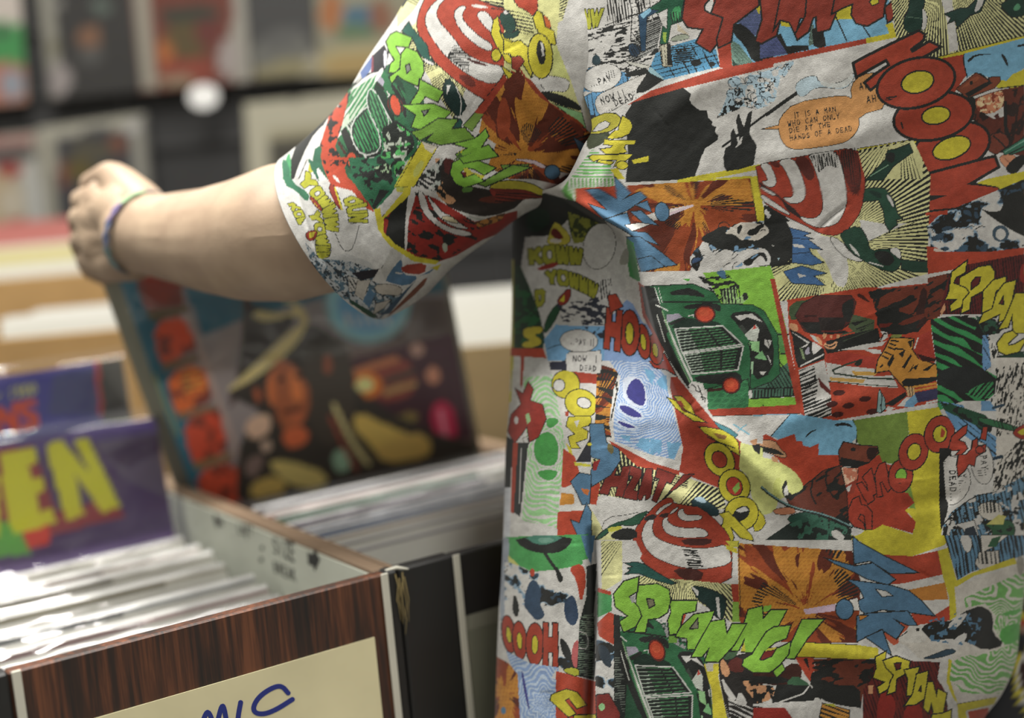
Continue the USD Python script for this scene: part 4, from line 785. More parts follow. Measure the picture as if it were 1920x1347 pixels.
    P('1785,-20 1845,-30 1905,320 1845,335', YE); k.line('1785,-10 1842,335', 1.3, K, 0)
    P('1005,268 1068,246 1100,300 1040,312', W); P('1175,222 1360,186 1365,200 1180,270', (216, 196, 204)); P('1180,228 1340,195 1180,246', (226, 222, 214)); k.oval(1126, 242, 50, 70, SB, -8, 1.5)
    for q in ('555,76 655,70 790,152 770,-20 890,100 830,150 960,90 1008,132 858,234 690,298 580,186 722,232', '930,190 1012,160 1046,242', '690,300 862,250 905,390 1012,400 1092,486 900,420 840,380', '890,238 970,236 1088,340 985,322', '862,430 962,432 1122,550 1232,638 1140,652 940,602', '938,600 1042,574 1142,652 968,692', '958,690 1112,792 1062,802 1000,806'): P(q, SB, 0, 1.5)
    P('850,342 962,324 1032,336 900,386', W, 0, 1); P('960,690 1080,716 1120,780', W)
    k.smoke('1340,560 1440,470 1560,390 1700,330 1960,300 1960,640 1700,690 1560,705 1400,700 1330,640', 61, .53, 1, 26.); P('1480,400 1600,330 1680,420 1820,440 1880,520 1760,500 1640,540 1540,500', K, 2); k.blot('1420,400 1900,340 1900,540 1500,540', 10, .6, (96, 130, 156), 64); P('1400,600 1560,560 1600,640 1420,690', (196, 192, 182), 2); P('1780,580 1860,540 1900,600 1850,660 1790,640', (206, 190, 160), 2)
    for cx, cy, r in ((1590, 350, 40), (1690, 370, 46), (1540, 560, 40), (1660, 600, 44), (1840, 590, 60), (1420, 580, 36)): k.line(_arc(cx, cy, r, r * .8, 150, 350, 9), 1.6, K, 0)
    P('1060,702 1500,690 1560,760 1480,800 1130,795 1090,740', W); k.line('1140,760 1150,780 1190,750 1230,770', 1.3, K, 1)
    # shield panel
    k.f = 'p'; k.speed('1606,282 1712,262 1745,330 1738,514 1640,540 1460,566 1446,500 1540,440', 1556, 452, 23, 84, .44)
    k.f = 'F'; P('300,400 520,440 610,620 590,812 500,795 440,620 380,560', W, 1); P('690,300 860,330 1050,325 750,462 700,410', W); k.line('750,462 1100,322', 1.2, K, 0)
    k.blot('-30,190 60,220 190,330 190,500 170,640 40,655 -30,650', 20, .36, K, 66); 
    for q in ('160,362 312,402 262,420 318,440 180,440', '180,440 300,450 398,522 300,512 330,560 180,560', '180,560 310,548 412,622 330,640 180,620', '118,690 250,650 432,702 340,722 425,792 180,775'): P(q, (66, 106, 156), 0, 1.4)
    P('180,480 260,490 282,512 200,508', W); P('220,702 292,722 236,736', W)
    k.f = 'Z'; P('100,820 160,705 260,700 300,850 400,940 560,840 720,850 700,940 800,900 900,860 1010,820 1130,850 1300,830 1400,900 1380,1120 1100,1150 860,1130 540,1170 440,1220 60,1260 180,1000', W); P('130,640 330,515 560,430 610,560 680,555 780,600 860,680 920,690 900,810 730,880 560,835 430,855 300,745 180,705', K, 1); P('560,560 640,480 790,380 900,340 1150,380 1300,400 1380,520 1270,680 1100,690 940,660 860,680 780,600 680,560', (204, 198, 186), 1); P('780,460 850,390 890,420 840,560 790,560', K, 1); P('960,560 1010,480 1110,470 1130,430 1250,370 1290,420 1200,480 1160,560 1060,600 1000,590', K, 1)
    P('1290,600 1400,520 1430,330 1640,260 1780,540 1800,750 1770,970 1640,1140 1440,1140 1370,920 1270,810 1000,830 900,810 910,700 1150,690', K, 1); P('885,1060 990,1010 1050,960 1190,895 1290,900 1340,1030 1310,1080 1260,980 1190,950 1080,1060 1040,1130 930,1140', K, 1)
    for q in ('300,740 430,840 370,850', '730,800 800,755 820,850 745,885', '910,640 1000,590 1060,640 930,665', '860,1060 910,1140 700,1180 850,1110', '980,790 1080,740 1100,800 1000,820', '1020,1010 1140,920 1180,930 1060,1020'): P(q, (112, 152, 186), 1)
    for q in ('390,940 450,890 530,850', '700,950 740,880 810,860', '690,1020 760,980 800,930', '540,1160 600,1110 670,1080', '710,1180 720,1110 780,1070', '930,860 970,800 1040,770', '1200,520 1250,480 1300,500', '130,1030 160,960 210,945'): k.line(q, 1.5, K, 1)
    P('0,1000 110,985 150,1020 100,1060 -40,1110', (60, 84, 120), 1, 2); P('1600,680 1640,690 1620,700', W); P('1400,760 1460,780 1440,800', W); P('1510,990 1560,1000 1530,1040', (150, 180, 190))
    def ringed(fr, outer, whites, darks, hat):
        k.f = fr; P(outer, RE, 1, 1.3)
        for q, c in darks: P(q, c, 1)
        for q in whites: P(q, W, 1, 1.2)
        for q, a_ in hat: k.hatch(q, a_, 4.6, .5, K, 25, 1.0, 12)
    k.ringed = ringed
    ringed('X', '120,292 900,150 1525,42 1600,280 1648,520 1600,900 1440,1150 1300,1245 1180,1272 1000,1232 860,1150 420,945 215,785 175,600 150,400',
        ['850,152 1050,120 1240,92 1335,380 1388,700 1378,860 1290,1065 1180,1132 1000,1162 880,1122 780,1062 735,1000 830,1032 950,1036 1042,960 1066,820 1030,620 980,440 900,230', '430,232 640,192 740,380 802,560 816,700 782,790 680,826 580,816 495,735 560,746 632,740 656,660 600,500 530,350', '180,286 305,258 392,430 413,540 372,596 290,592 205,525 270,516 296,490 260,400', '180,592 235,608 405,700 385,722 300,682', '195,688 320,768 540,918 605,980 560,972 380,882 208,770'],
        [('170,515 260,590 430,690 520,790 700,930 790,1070 640,970 560,925 480,765 350,690 180,575', (54, 40, 38)), ('650,190 835,152 965,430 870,530 760,400', (92, 42, 34)), ('1245,95 1522,48 1598,400 1560,690 1450,690 1360,480', (104, 44, 36)), ('300,258 430,232 470,330 400,330', (100, 44, 36))], [('880,170 1245,96 1270,330 1110,300 1000,400', 80)])
    k.hatch('1245,95 1522,48 1598,400 1560,720 1400,700 1360,480', 83, 4.4, .35, K, 24, .8, 26); k.line('1010,1160 1150,1030 1350,880', 2, (150, 150, 146), 1)
    k.f = 'D'
    k.speed('680,1150 1090,1052 1160,1200 1160,1345 730,1345', 1000, 900, 26, 60, .42); P('735,1350 880,1200 900,1130 960,1120 1060,1080 1085,1140 940,1245 862,1350', (34, 64, 52), 0, 1.6); P('880,1200 900,1140 960,1150 940,1230', K, 1); k.line('770,1320 900,1240', 2, (120, 160, 130), 0)
    k.f = 'F'; P('728,75 790,62 880,70 945,160 972,262 1005,290 960,300 968,340 948,348 912,385 880,332 868,232 830,152 715,162', (38, 76, 58), 0, 1.7); P('880,100 930,140 950,220 920,180', W, 1, .8); P('740,80 840,90 860,150 790,120', (30, 52, 44), 1)
    P('540,402 680,340 745,440 762,540 900,518 992,540 1002,622 952,692 880,682 740,622 620,540 560,450', (36, 70, 54), 1, 1.6); P('1000,602 1200,620 1200,690 1100,695 1000,668', (36, 66, 52), 0, 1.4); P('448,420 542,452 625,560 725,612 660,614 540,560', W, 1, 1.2); P('600,470 660,520 700,590 640,540', W, 1); P('900,518 985,510 1000,600 965,580', W, 1, 1); P('780,540 900,530 960,600 900,660 830,620', K, 2); k.line('760,620 860,650', 2.4, W, 0)
    # smoke panel right
    k.f = 'p'; k.smoke('1738,426 1762,402 1930,332 1930,482 1840,492 1746,466', 71, .54, 0, 30.); k.f = 'F'; P('1560,190 1640,240 1760,240 1760,120 1960,60 1960,440 1860,400 1700,300', K, 2); k.oval(1745, 405, 62, 62, (62, 84, 100)); k.oval(1745, 410, 38, 42, W); P('1190,500 1262,508 1400,592 1500,560 1960,505 1960,580 1200,708', R2); P('1250,505 1400,570 1400,600 1240,540', (206, 190, 176), 1); P('1175,250 1345,228 1345,262 1190,272', R2); P('1400,560 1460,480 1520,500 1430,580', (60, 90, 112), 1); P('1220,440 1310,390 1330,420 1240,470', (54, 78, 96), 1)
    for x0 in (1250, 1400, 1480, 1560): k.line([(x0, 370), (x0 + 40, 345), (x0 + 70, 355)], 1.4, K, 1)
    # green car panel
    k.f = 'K'; P('60,130 600,120 1150,80 1400,1180 1395,1300 640,1300', W); P('600,140 1150,80 1185,200 1290,640 1300,900 980,1000 700,300', LI); P('960,1165 1362,1150 1375,1230 970,1240', LI); P('630,1010 975,1000 970,1250 640,1260', (58, 128, 80)); k.dots('630,1010 975,1000 970,1250 640,1260', 3.4, .3, (40, 92, 60))
    k.blot('560,170 800,150 900,250 760,380 680,300', 6, .52, K, 72, 1.6, .7); P('700,130 780,110 790,200 740,170', (70, 110, 140), 1); P('740,270 870,250 880,350 940,300 970,350 920,390 760,390', (150, 190, 120)); k.hatch('740,270 870,250 890,390 760,390', 84, 6, .5, K, 73, .6, 8); k.line('740,275 880,270 890,240 905,380', 2, K, 0); P('920,300 960,300 970,350 930,370', K, 1); P('440,190 500,185 480,210', (80, 170, 60))
    P('1000,1090 1300,860 1340,1000 1340,1140 1000,1160', (70, 110, 90)); k.hatch('1000,1095 1345,1080 1350,1140 1000,1160', 95, 6, .45, K, 74, .3); k.hatch('1230,870 1340,1000 1330,1070 1100,1085', 60, 6, .3, K, 75, .3); k.line('990,1085 1345,1075', 2.4, K, 0); k.line('990,1165 1350,1140', 2.6, K, 0); k.line('1220,860 1340,1010', 2.4, K, 0); P('1200,620 1290,650 1290,790 1230,800', (90, 150, 80)); k.line('1190,640 1290,640', 3, K, 0); k.line('1235,800 1300,800', 3, K, 0); k.line('1090,1215 1100,1235 1060,1235', 2, K, 0)
    fk = lambda q: q / 4.344 + (1180, 480)
    k.f = 'K'; P('1148,190 1185,185 1410,1210 1365,1235', RE); P('640,1252 1395,1212 1400,1282 680,1308', RE); k.line('680,1306 1390,1285', 1, K, 0)
    car(k, fk)
    hatman(k, lambda q: q / 5.18 + (1480, 540))
    # yellow word over the striped green coat
    k.f = 'R'; P('0,-40 600,-40 880,-60 880,40 340,84 0,165', R2); P('0,200 195,155 155,300 110,545 0,565', (112, 54, 38)); k.blot('0,200 195,155 155,300 110,545 0,565', 12, .5, K, 81, 1.6, .6, -30); P('190,165 340,80 890,-20 890,340 760,520 440,530 150,530 100,520', (98, 36, 34)); k.hatch('190,165 340,80 890,-20 890,340 760,520 150,530', 84, 5, .42, (50, 30, 30), 82, .7, 26); P('840,80 890,60 890,260 820,220', CR, 1); P('110,500 150,430 160,480 120,540', SK)
    st = '20,572 250,540 430,560 520,720 552,880 490,1010 622,1090 606,1240 520,1312 310,1312 90,1400 80,1000'
    P(st, (58, 150, 86)); k.hatch(st, 33, 19, .50, K, 83, .9, 30, 0, 1.0); k.blot('300,540 560,520 720,600 640,700 480,720', 9, .47, K, 84); k.oval(330, 1120, 252, 120, (40, 44, 44), 5); k.poly('330,1240 480,1150 610,1130 600,1240 500,1300', (62, 146, 88), 1); k.hatch('330,1240 480,1150 610,1130 600,1240 500,1300', -50, 7, .42, K, 85, .6, 20); P('430,540 640,600 640,700 520,720 470,640', (50, 90, 70)); k.blot('430,540 640,600 640,700 520,720', 8, .5, K, 86)
    P('540,715 600,800 650,900 720,1000 890,1000 890,1400 540,1400 610,1240 622,1090 570,960 552,880', (206, 204, 196)); k.blot('540,715 650,900 720,1000 890,1000 890,1400 540,1400 622,1090', 4, .54, K, 87, .5, 2.0, 10, o=2); P('490,720 542,712 570,1000 520,1040 492,1010', (104, 150, 196)); k.hatch('490,720 542,712 570,1000 520,1040', 60, 8, .2, K, 88); P('650,900 866,860 890,1000 720,1000', (40, 70, 56)); P('480,1312 560,1310 620,1400 480,1400', (104, 150, 190))
    sptang(k, [('218,148 350,48 332,150 252,190 226,250 292,270 362,310 372,370 332,442 212,498 200,450 272,388 162,392 190,330', None), ('290,200 460,102 560,86 598,142 592,212 540,290 386,372 372,482 304,516 322,400 382,330 340,280 290,262', ('390,240 430,192 476,190 462,250 390,306', (98, 36, 34))), ('500,322 590,222 702,190 692,272 612,312 572,492 488,512 502,380', None), ('690,250 792,222 742,460 722,572 640,592 652,520 572,560 458,612 500,520 582,480 622,340', ('642,432 682,358 682,440', (98, 36, 34))), ('790,342 900,338 900,692 770,692 762,520 722,642 640,662 702,560', None), ('690,702 760,680 802,712 718,792 730,812 782,800 900,730 822,862 702,892 640,862 624,790', None)], YE, 2.4)
    k.oval(682, 965, 33, 20, YE, -10, 2); k.word('KIPOW', '800,1030 815,1105 830,1150 860,1240 890,1320 910,1400', '640,1062 672,1140 690,1190 735,1275 765,1350 800,1420', OL, .30, 1.7)
    paint_back2(k)
LM = (206, 212, 128)
def paint_back2(k):
    P = k.poly
    # second gunman, red word, yellow ground
    k.f = 'H'; P('-20,400 240,392 310,400 560,440 690,440 722,492 715,565 590,690 440,700 100,555 -20,560', LB); P('-30,402 232,398 100,552 -30,590', W); k.line('235,398 100,552', 1.6, K, 0); P('-30,402 40,402 20,420 -30,430', (110, 160, 180)); k.line('350,560 380,525 430,505', 3, K, 1, False, 1); k.line('555,475 640,465 690,490', 6, K, 1, False, 1); k.line('690,440 722,492 715,600', 3, K, 0)
    P('690,440 1080,378 1092,540 1030,620 1012,762 900,742 860,692 720,602 716,500', (112, 140, 58)); P('1078,378 1306,345 1340,420 1340,680 1352,1000 1322,1300 680,1300 680,1240 900,1190 1120,1262 1140,1172 1062,1082 1132,1060 1092,900 1102,640', YE); P('1010,780 1100,900 1140,1080 1060,1060', (124, 160, 70))
    P('-20,580 62,538 142,582 268,538 282,590 322,588 330,622 384,634 442,606 440,692 602,692 612,782 480,802 332,922 232,842 150,722', (178, 64, 40)); P('700,720 880,690 900,742 1012,780 1000,1000 640,1010 700,800', (172, 62, 42)); P('640,1000 940,942 1082,962 1132,1032 1062,1088 1142,1172 1120,1254 900,1192 832,1232 690,1210 655,1100', (172, 62, 42))
    P('588,662 622,598 740,622 862,630 872,672 800,742 720,772 600,762', (122, 62, 44), 0, 2); P('598,705 770,738 800,742 720,775 600,765', K); k.oval(690, 650, 20, 14, K); P('780,640 862,630 872,672 800,742', (54, 36, 32), 1); P('606,780 722,785 722,870 640,925', (200, 120, 92), 0, 1.2); k.blot('606,780 722,785 722,870 640,925', 6, .55, (230, 190, 160), 91); P('620,920 720,860 700,960 640,980', (150, 60, 44)); P('630,930 680,900 660,960', W)
    P('210,1000 332,920 480,802 592,768 622,880 642,960 660,1210 480,1152 330,1092 240,1062', (106, 52, 38), 0, 1.5); k.blot('210,1000 332,920 480,802 592,768 622,880 642,960 660,1210 480,1152 330,1092', 17, .52, K, 92, 1.5, .7, -30); k.line('500,810 490,900 540,980', 3, K, 1); k.line('400,880 380,960 420,1040', 3, K, 1)
    P('-30,690 142,730 262,800 322,880 334,940 232,982 150,1012 130,1102 -30,1140', LM, 1); P('210,850 222,960 260,970 200,1010 170,940', K, 1); P('215,900 225,975 195,985 190,940', W); P('120,860 180,850 150,1010 110,1000', (196, 204, 110), 1); P('-30,585 122,582 160,640 215,692 190,712 130,690 -30,640', (196, 146, 106), 1, 1.2); P('-30,610 140,650 200,690 130,685 -30,650', (44, 46, 42)); P('100,700 150,710 150,745 110,735', SK)
    k.line('-30,870 110,992 250,1072 500,1126 680,1210', 5.6, K, 1); k.line('-30,866 110,986 250,1066 500,1120 680,1204', 2.6, (110, 150, 150), 1); P('105,1082 250,1062 286,1112 140,1122', (200, 130, 96), 1, 1); P('-30,1205 132,1150 235,1172 60,1300 -30,1300', W); P('60,1300 232,1180 402,1102 680,1225 680,1300', (40, 50, 46)); P('205,1140 330,1100 400,1110 390,1160 270,1200', (44, 84, 70), 1, 1.5); k.blot('230,1190 402,1110 680,1225 680,1300 300,1300', 12, .55, (60, 110, 90), 93); P('520,1235 590,1230 640,1300 560,1300', W, 1); P('-30,1040 72,1162 20,1235 -30,1240', YE, 1, 1.2); P('670,1240 760,1210 770,1250 680,1280', W, 1)
    sr = (170, 62, 44)
    P('655,1090 690,1010 730,990 745,1048 790,1060 824,1100 822,1222 785,1224 772,1125 742,1112 722,1150 762,1182 772,1224 700,1205 660,1160', sr, 0, 2); P('720,900 752,888 800,958 792,900 760,850 820,790 842,880 872,960 830,980 842,1010 800,1040 770,1000', sr, 0, 2); P('850,830 880,760 920,742 960,930 940,952 900,880 880,890 900,985 865,990', sr, 0, 2)
    for x, y, a, b, r, hc in ((1032, 842, 84, 116, 8, LI), (1125, 668, 100, 132, 18, YE), (1312, 540, 104, 132, 14, YE)): k.oval(x, y, a, b, sr, r, 2); k.oval(x + 4, y - 2, a * .52, b * .50, K, r); k.oval(x + 4, y - 2, a * .44, b * .44, hc, r)
    P('990,855 1075,860 1060,895 1000,890', (176, 66, 46)); P('1325,490 1355,520 1340,560 1315,560', (176, 70, 46))
    # harbour panel lying on its side
    P('1308,300 1480,330 1560,460 1722,560 1722,722 1600,622 1430,510', (98, 148, 190)); k.hatch('1308,300 1480,330 1560,460 1722,560 1722,722 1600,622', 40, 9, .2, K, 94, .4, 30); P('1720,-10 1960,-10 1960,1100 1690,1010 1720,722', (204, 200, 190)); k.blot('1720,60 1960,0 1960,500 1722,560', 4.5, .58, K, 95, .5, 1.8, 12, o=2); k.blot('1700,780 1960,500 1960,1000 1700,980', 5, .52, K, 96, .6, 2.0, 24, o=2)
    P('1316,310 1420,330 1640,400 1700,470 1680,530 1500,440 1350,370', (38, 80, 56)); k.blot('1316,310 1420,330 1640,400 1700,470 1680,530 1500,440', 10, .5, K, 97); P('1590,412 1880,488 1882,522 1720,490 1600,450', (52, 110, 72), 1, 1.6); k.hatch('1700,440 1882,490 1882,522 1720,490', 70, 6, .3, K, 98); P('1830,520 1960,450 1960,580 1880,572', (160, 52, 40), 1, 1.2); P('1870,520 1960,480 1960,545 1890,545', YE, 1); k.line('1700,350 1770,330', 5, (48, 72, 90), 0); k.line('1690,720 1760,700', 6, (40, 60, 76), 0)
    P('1310,640 1400,640 1370,1100 1322,1240 1310,1050', K); P('1338,690 1480,715 1545,860 1505,980 1420,1052 1362,1040 1350,900', (200, 198, 192), 1, 1.3); k.small('...', 1388, 730, 40, 88); k.small('DEAD...', 1428, 800, 46, 88, K, .7); k.small('!!....', 1490, 870, 40, 84, K, .45); k.small('Y', 1500, 825, 40, 84)
    k.oval(1618, 748, 78, 152, (200, 198, 192), -8, 1.3); k.small('PAY', 1650, 690, 42, 84, K, .7); k.small('!!!', 1636, 795, 42, 84, K, .5)
    P('1380,640 1402,560 1482,490 1508,478 1502,532 1442,582 1492,602 1512,642 1462,692 1430,690 1462,652 1402,656', sr, 0, 2); P('1438,760 1450,690 1500,690 1545,650 1552,590 1582,570 1584,630 1642,618 1640,662 1572,702 1562,768 1522,752 1490,806 1448,842', sr, 0, 2); P('1608,570 1630,488 1658,490 1642,580', sr, 0, 2); k.oval(1602, 652, 26, 24, sr, 0, 2)
    rock = '1335,1300 1338,1190 1400,1100 1560,980 1700,958 1960,820 1960,1300'
    P(rock, (100, 142, 170)); k.hatch(rock, 70, 7, .34, K, 99, .9, 18, 0, 1.0); k.blot(rock, 17, .56, W, 101); k.blot(rock, 9, .63, K, 102); P('1590,1040 1740,1020 1780,1140 1700,1170 1600,1130', (204, 200, 188), 1, 1.2); k.hatch('1590,1010 1740,1010 1750,1100 1610,1110', 84, 7, .4, K, 103, .8, 20); P('1600,1170 1800,1150 1860,1200 1840,1300 1700,1300 1690,1220', (50, 96, 64), 1, 1.2); k.blot('1600,1170 1800,1150 1860,1200 1840,1300', 7, .55, K, 104); P('1740,1120 1790,1130 1770,1190 1650,1190', (200, 196, 110)); P('1430,1190 1560,1160 1600,1290 1520,1290 1480,1220', W, 0, 1); P('1500,1220 1560,1200 1600,1300 1480,1300', (46, 56, 66)); k.line('1340,1190 1420,1100 1560,985 1700,960', 2, K, 1)
    # side and middle, fourth row
    k.f = 'G'; P('90,0 430,-20 800,20 800,1290 90,1290', W); P('215,-60 242,-60 232,180 215,215', RE); P('242,-40 420,-40 440,115 235,132', (188, 188, 184)); P('140,-60 165,-60 150,300 120,330', (196, 190, 60)); P('110,60 140,60 150,200 110,340', (190, 188, 184))
    mo = '235,130 445,112 535,600 515,900 480,1215 225,1160 268,700'
    P(mo, GP); k.rings(mo, 410, 650, .85, 1.5, 6.2, .42, W, 105, .75); P('300,640 345,540 430,515 492,600 482,772 340,765', (72, 158, 74), 2, 3.5, W); P('400,425 470,420 500,450 430,505 400,480', (72, 158, 74), 2, 2, W); P('330,800 490,795 470,850 420,880 350,850', (72, 158, 74), 2, 2.5, W)
    P('180,215 232,250 270,165 305,215 282,298 372,328 398,430 342,560 280,595 262,480 222,540 172,602 125,520 148,400 222,322', (152, 52, 42), 0, 1.6); P('250,400 275,385 290,440 262,470', (150, 190, 130)); k.oval(185, 440, 16, 28, W); P('232,570 262,560 275,610 250,625', W, 0, 1)
    P('100,545 162,582 142,925 98,925', K); P('190,600 272,600 212,1135 162,1100', (46, 50, 48)); P('160,600 196,600 165,1112 142,1100', RE); P('100,925 142,925 140,1290 90,1290', (196, 200, 206)); k.line('222,640 200,1120', 1.3, W, 0)
    P('440,112 790,20 780,470 545,440 500,300', W); P('420,20 560,10 560,80 430,80', (44, 46, 62)); P('560,84 775,108 772,176 640,172', RE); P('535,380 565,370 560,410 540,410', RE)
    for x, y, a, b, hx, hy, ha, hb in ((540, 180, 98, 98, 492, 188, 46, 48), (652, 318, 116, 98, 672, 314, 56, 42)): k.oval(x, y, a, b, YE, 20, 1.8); k.oval(hx, hy, ha, hb, K, 20); k.oval(hx, hy, ha - 7, hb - 7, W, 20)
    P('560,420 640,410 720,412 722,470 650,490 700,520 690,570 610,600 640,640 580,640 560,560 610,540 545,480', YE, 0, 1.6); P('600,445 640,440 620,490', W); P('540,600 580,640 600,740 570,690', YE)
    bl = '768,30 925,80 885,220 852,460 870,565 820,560 750,460'
    k.blast(bl, 700, 420, 106, 0, 1.0); k.hatch(bl, 12, 17, .45, K, 107, .9, 20); P('890,160 960,170 950,240 910,250', (50, 50, 40), 1)
    wv = '820,-40 1120,-40 1272,130 1275,220 1345,460 1376,602 1322,722 1150,685 895,592 875,440 930,120'
    P(wv, (126, 158, 206)); k.rings(wv, 1040, 250, 1.0, 1.1, 5.0, .45, (190, 204, 222), 108, .9, 0, 20); k.blot('1100,60 1270,120 1280,230 1150,170', 14, .4, (112, 168, 206), 109); k.blot('900,540 1372,600 1320,722 1150,685', 14, .45, (112, 168, 206), 110); P('940,150 1010,110 1100,150 1140,320 1060,360 960,300', (196, 206, 222), 2); P('1000,165 1058,130 1112,200 1114,332 1060,335 968,262', NB, 1); P('915,330 1000,338 1102,410 1050,424 960,392', NB, 1, 4, (190, 204, 222)); P('900,440 980,460 1060,500 960,490', NB, 1, 3, (190, 204, 222))
    P('1262,70 1335,118 1295,205 1385,640 1362,805 1140,735 900,625 885,592 1150,685 1322,722 1376,602 1275,220', W); k.line('930,120 875,440 885,580', 3, W, 1); k.line('915,210 865,440', 2.4, K, 1)
    P('1262,70 1180,60 1120,-20 1250,-40 1330,110', (176, 60, 44), 0, 2)
    P('1298,130 1342,125 1600,440 1812,602 1800,782 1660,935 1358,812 1385,640 1292,200', RE); P('845,580 920,620 1150,740 1362,805 1350,858 1050,775 900,650', RE)
    sp = '730,720 940,660 1050,770 1360,835 1660,935 1600,1010 1420,1080 1300,1010 960,1012 760,992 740,1110 720,1290 900,1290 900,1200 1060,1180 1300,1080 1640,1180 1640,1290'
    k.speed('730,720 940,660 1050,770 1360,835 1660,935 1700,1080 1420,1080 1300,1010 960,1012 700,1060', 1050, 1400, 111, 90, .38); k.speed('715,1070 880,1120 900,1300 700,1300', 600, 900, 112, 60, .3); k.hatch('1200,820 1420,850 1420,930 1150,880', 14, 4, .5, K, 113)
    P('690,1042 800,975 960,1005 1170,980 1235,1062 1080,1200 880,1150 800,1210 740,1105', W); k.word('HZAT!', '860,785 1000,770 1085,800 1195,790 1335,840 1510,825', '785,965 960,992 1062,1012 1142,1002 1215,1042 1285,962', (124, 44, 36), .40, 1.7)
    P('1278,280 1330,300 1382,372 1480,408 1545,452 1462,442 1335,352', YE, 0, 1.6); P('1322,268 1372,268 1440,332 1470,400 1400,360', YE, 0, 1.6); P('1335,300 1370,300 1400,345 1360,330', RE)
    P('1505,488 1560,492 1720,520 1780,600 1790,690 1740,660 1640,612 1610,570 1540,528', YE, 0, 1.6); P('1600,530 1700,550 1690,580 1640,570', (140, 100, 50)); k.line('1560,560 1650,600 1760,640', 2, K, 0)
    P('1600,420 1960,412 1960,610 1800,585 1640,480', W); P('1610,450 1720,500 1780,545 1760,560 1640,490', (70, 130, 140), 0, 1); k.line('1750,470 1860,540', 3, (120, 180, 200), 0); k.line('1840,470 1780,520', 2, (120, 180, 200), 0)
    P('1800,600 1960,640 1960,900 1885,1010 1840,830 1790,790', LM); P('1860,590 1919,570 1919,640', (190, 140, 100)); P('1880,620 1940,610 1940,690 1900,660', K)
    for x, y, a, b, r, ha, hb, hc in ((1648, 722, 96, 126, -32, 48, 60, RE), (1755, 915, 108, 122, -25, 52, 66, (180, 60, 44)), (1805, 1112, 122, 116, -40, 62, 40, K)): k.oval(x, y, a, b, YE, r, 2); k.oval(x, y, ha + 7, hb + 7, K, r); k.oval(x, y, ha, hb, hc, r)
    P('1740,930 1790,880 1795,930 1760,970', (140, 180, 80)); P('1760,1090 1830,1060 1860,1090 1800,1105', W)
    P('1440,1020 1500,990 1570,1030 1640,1080 1640,1130 1560,1120 1470,1080', (34, 60, 66), 1, 1.4); P('1455,1000 1530,985 1560,1040 1500,1030', (150, 176, 190), 1)
    k.f = 'U'; P('855,730 912,768 962,800 1003,822 1012,790 992,768 1030,758 1075,800 1135,865 1140,885 1085,872 1040,822 1055,872 1045,895 980,842 920,795', YE, 0, 1.6); P('948,850 972,843 994,870 985,888 958,876', YE, 0, 1.5); P('985,820 1010,850 1000,860 970,830', K); k.f = 'G'
    # blue word along the fold
    P('520,640 605,700 645,835 580,905 508,935', R2); P('480,1100 665,1088 640,1300 478,1300', R2); P('730,800 790,900 760,1050 700,1040', R2); P('500,918 612,940 602,1062 488,1082', W); P('508,962 600,972 602,1042 496,1052', OR)
    for q in ('715,470 812,465 832,600 922,650 932,730 862,832 728,915 725,800 790,722 720,700', '578,882 640,820 722,835 708,1042 660,1045 622,962', '580,1160 640,1182 690,1042 722,1100 724,1300 640,1300'): P(q, SB, 0, 1.6)
    P('740,740 790,720 760,800 735,800', (150, 44, 40)); P('650,930 712,940 700,980 670,965', (200, 110, 50)); P('612,742 722,555 722,742', (42, 44, 50)); P('600,740 722,758 722,776 608,766', (200, 196, 60)); k.oval(712, 612, 16, 12, YE)
    P('840,600 885,620 880,690 840,660', (110, 100, 60), 1)
    # shield, lower
    k.ringed('Y', '600,108 520,104 420,170 330,250 200,400 110,500 55,640 55,780 150,960 300,1100 500,1232 640,1292 860,1302 1425,1300 1440,1000 1430,700 1300,500 1000,240 860,225 700,195 620,185',
        ['605,182 560,180 450,230 368,320 390,348 480,262', '350,408 270,412 200,512 170,650 220,790 330,920 500,1002 700,1072 900,1096 1080,1102 1428,1032 1420,880 1340,758 1200,802 1000,822 780,802 560,752 400,682 330,612 318,500', '695,228 640,255 565,322 590,332 672,272', '545,378 480,395 463,480 490,562 560,622 700,657 860,662 1105,652 1090,570 960,523 820,537 640,512 560,462 528,420', '755,258 710,270 678,310 690,372 740,417 860,427 1020,402 1010,350 820,352 762,322'],
        [('195,405 290,335 400,350 350,412 230,432', (48, 46, 46)), ('400,350 560,300 545,372 450,382', (60, 42, 40)), ('700,680 1165,668 1150,762 800,782', (74, 38, 34)), ('580,1085 1055,1112 1000,1292 740,1252', (78, 40, 34))], [('740,815 950,818 1045,1092 830,1082', 4)])
    k.f = 'I'
    P('900,-130 1060,-170 1140,-200 1100,-160 1060,-90 900,-100 800,0 740,10', (40, 84, 62), 1, 1.4); P('830,-150 1000,-170 1080,-190 1000,-140 880,-110 790,-40', W, 1, 1); P('840,-80 960,-90 930,-60 850,-40', (190, 190, 70), 1); P('860,-30 960,-80 1060,-60 1050,10 880,10', K, 1)
    k.speed('795,20 955,20 945,300 800,390', 1100, -200, 115, 80, .36); P('945,20 1045,20 1090,115 1050,205 950,300', W); k.speed('1075,270 1740,330 1745,610 1480,450 1290,450 1070,340', 1400, 60, 116, 80, .38)
    P('975,180 1050,172 1110,190 1200,250 1330,322 1300,330 1230,312 1060,250 975,255 1010,230 990,215 1030,205', (36, 84, 76), 0, 1.6); P('1440,340 1565,360 1690,420 1692,500 1668,590 1618,560 1560,480 1500,450', (28, 52, 48), 1, 1.6); P('1620,425 1645,425 1655,580 1635,560', W); P('1440,340 1500,380 1490,420', W)
    P('1730,328 1792,328 1802,455 1745,455', RE); P('1742,455 1804,455 1804,600 1740,600', (128, 170, 64))
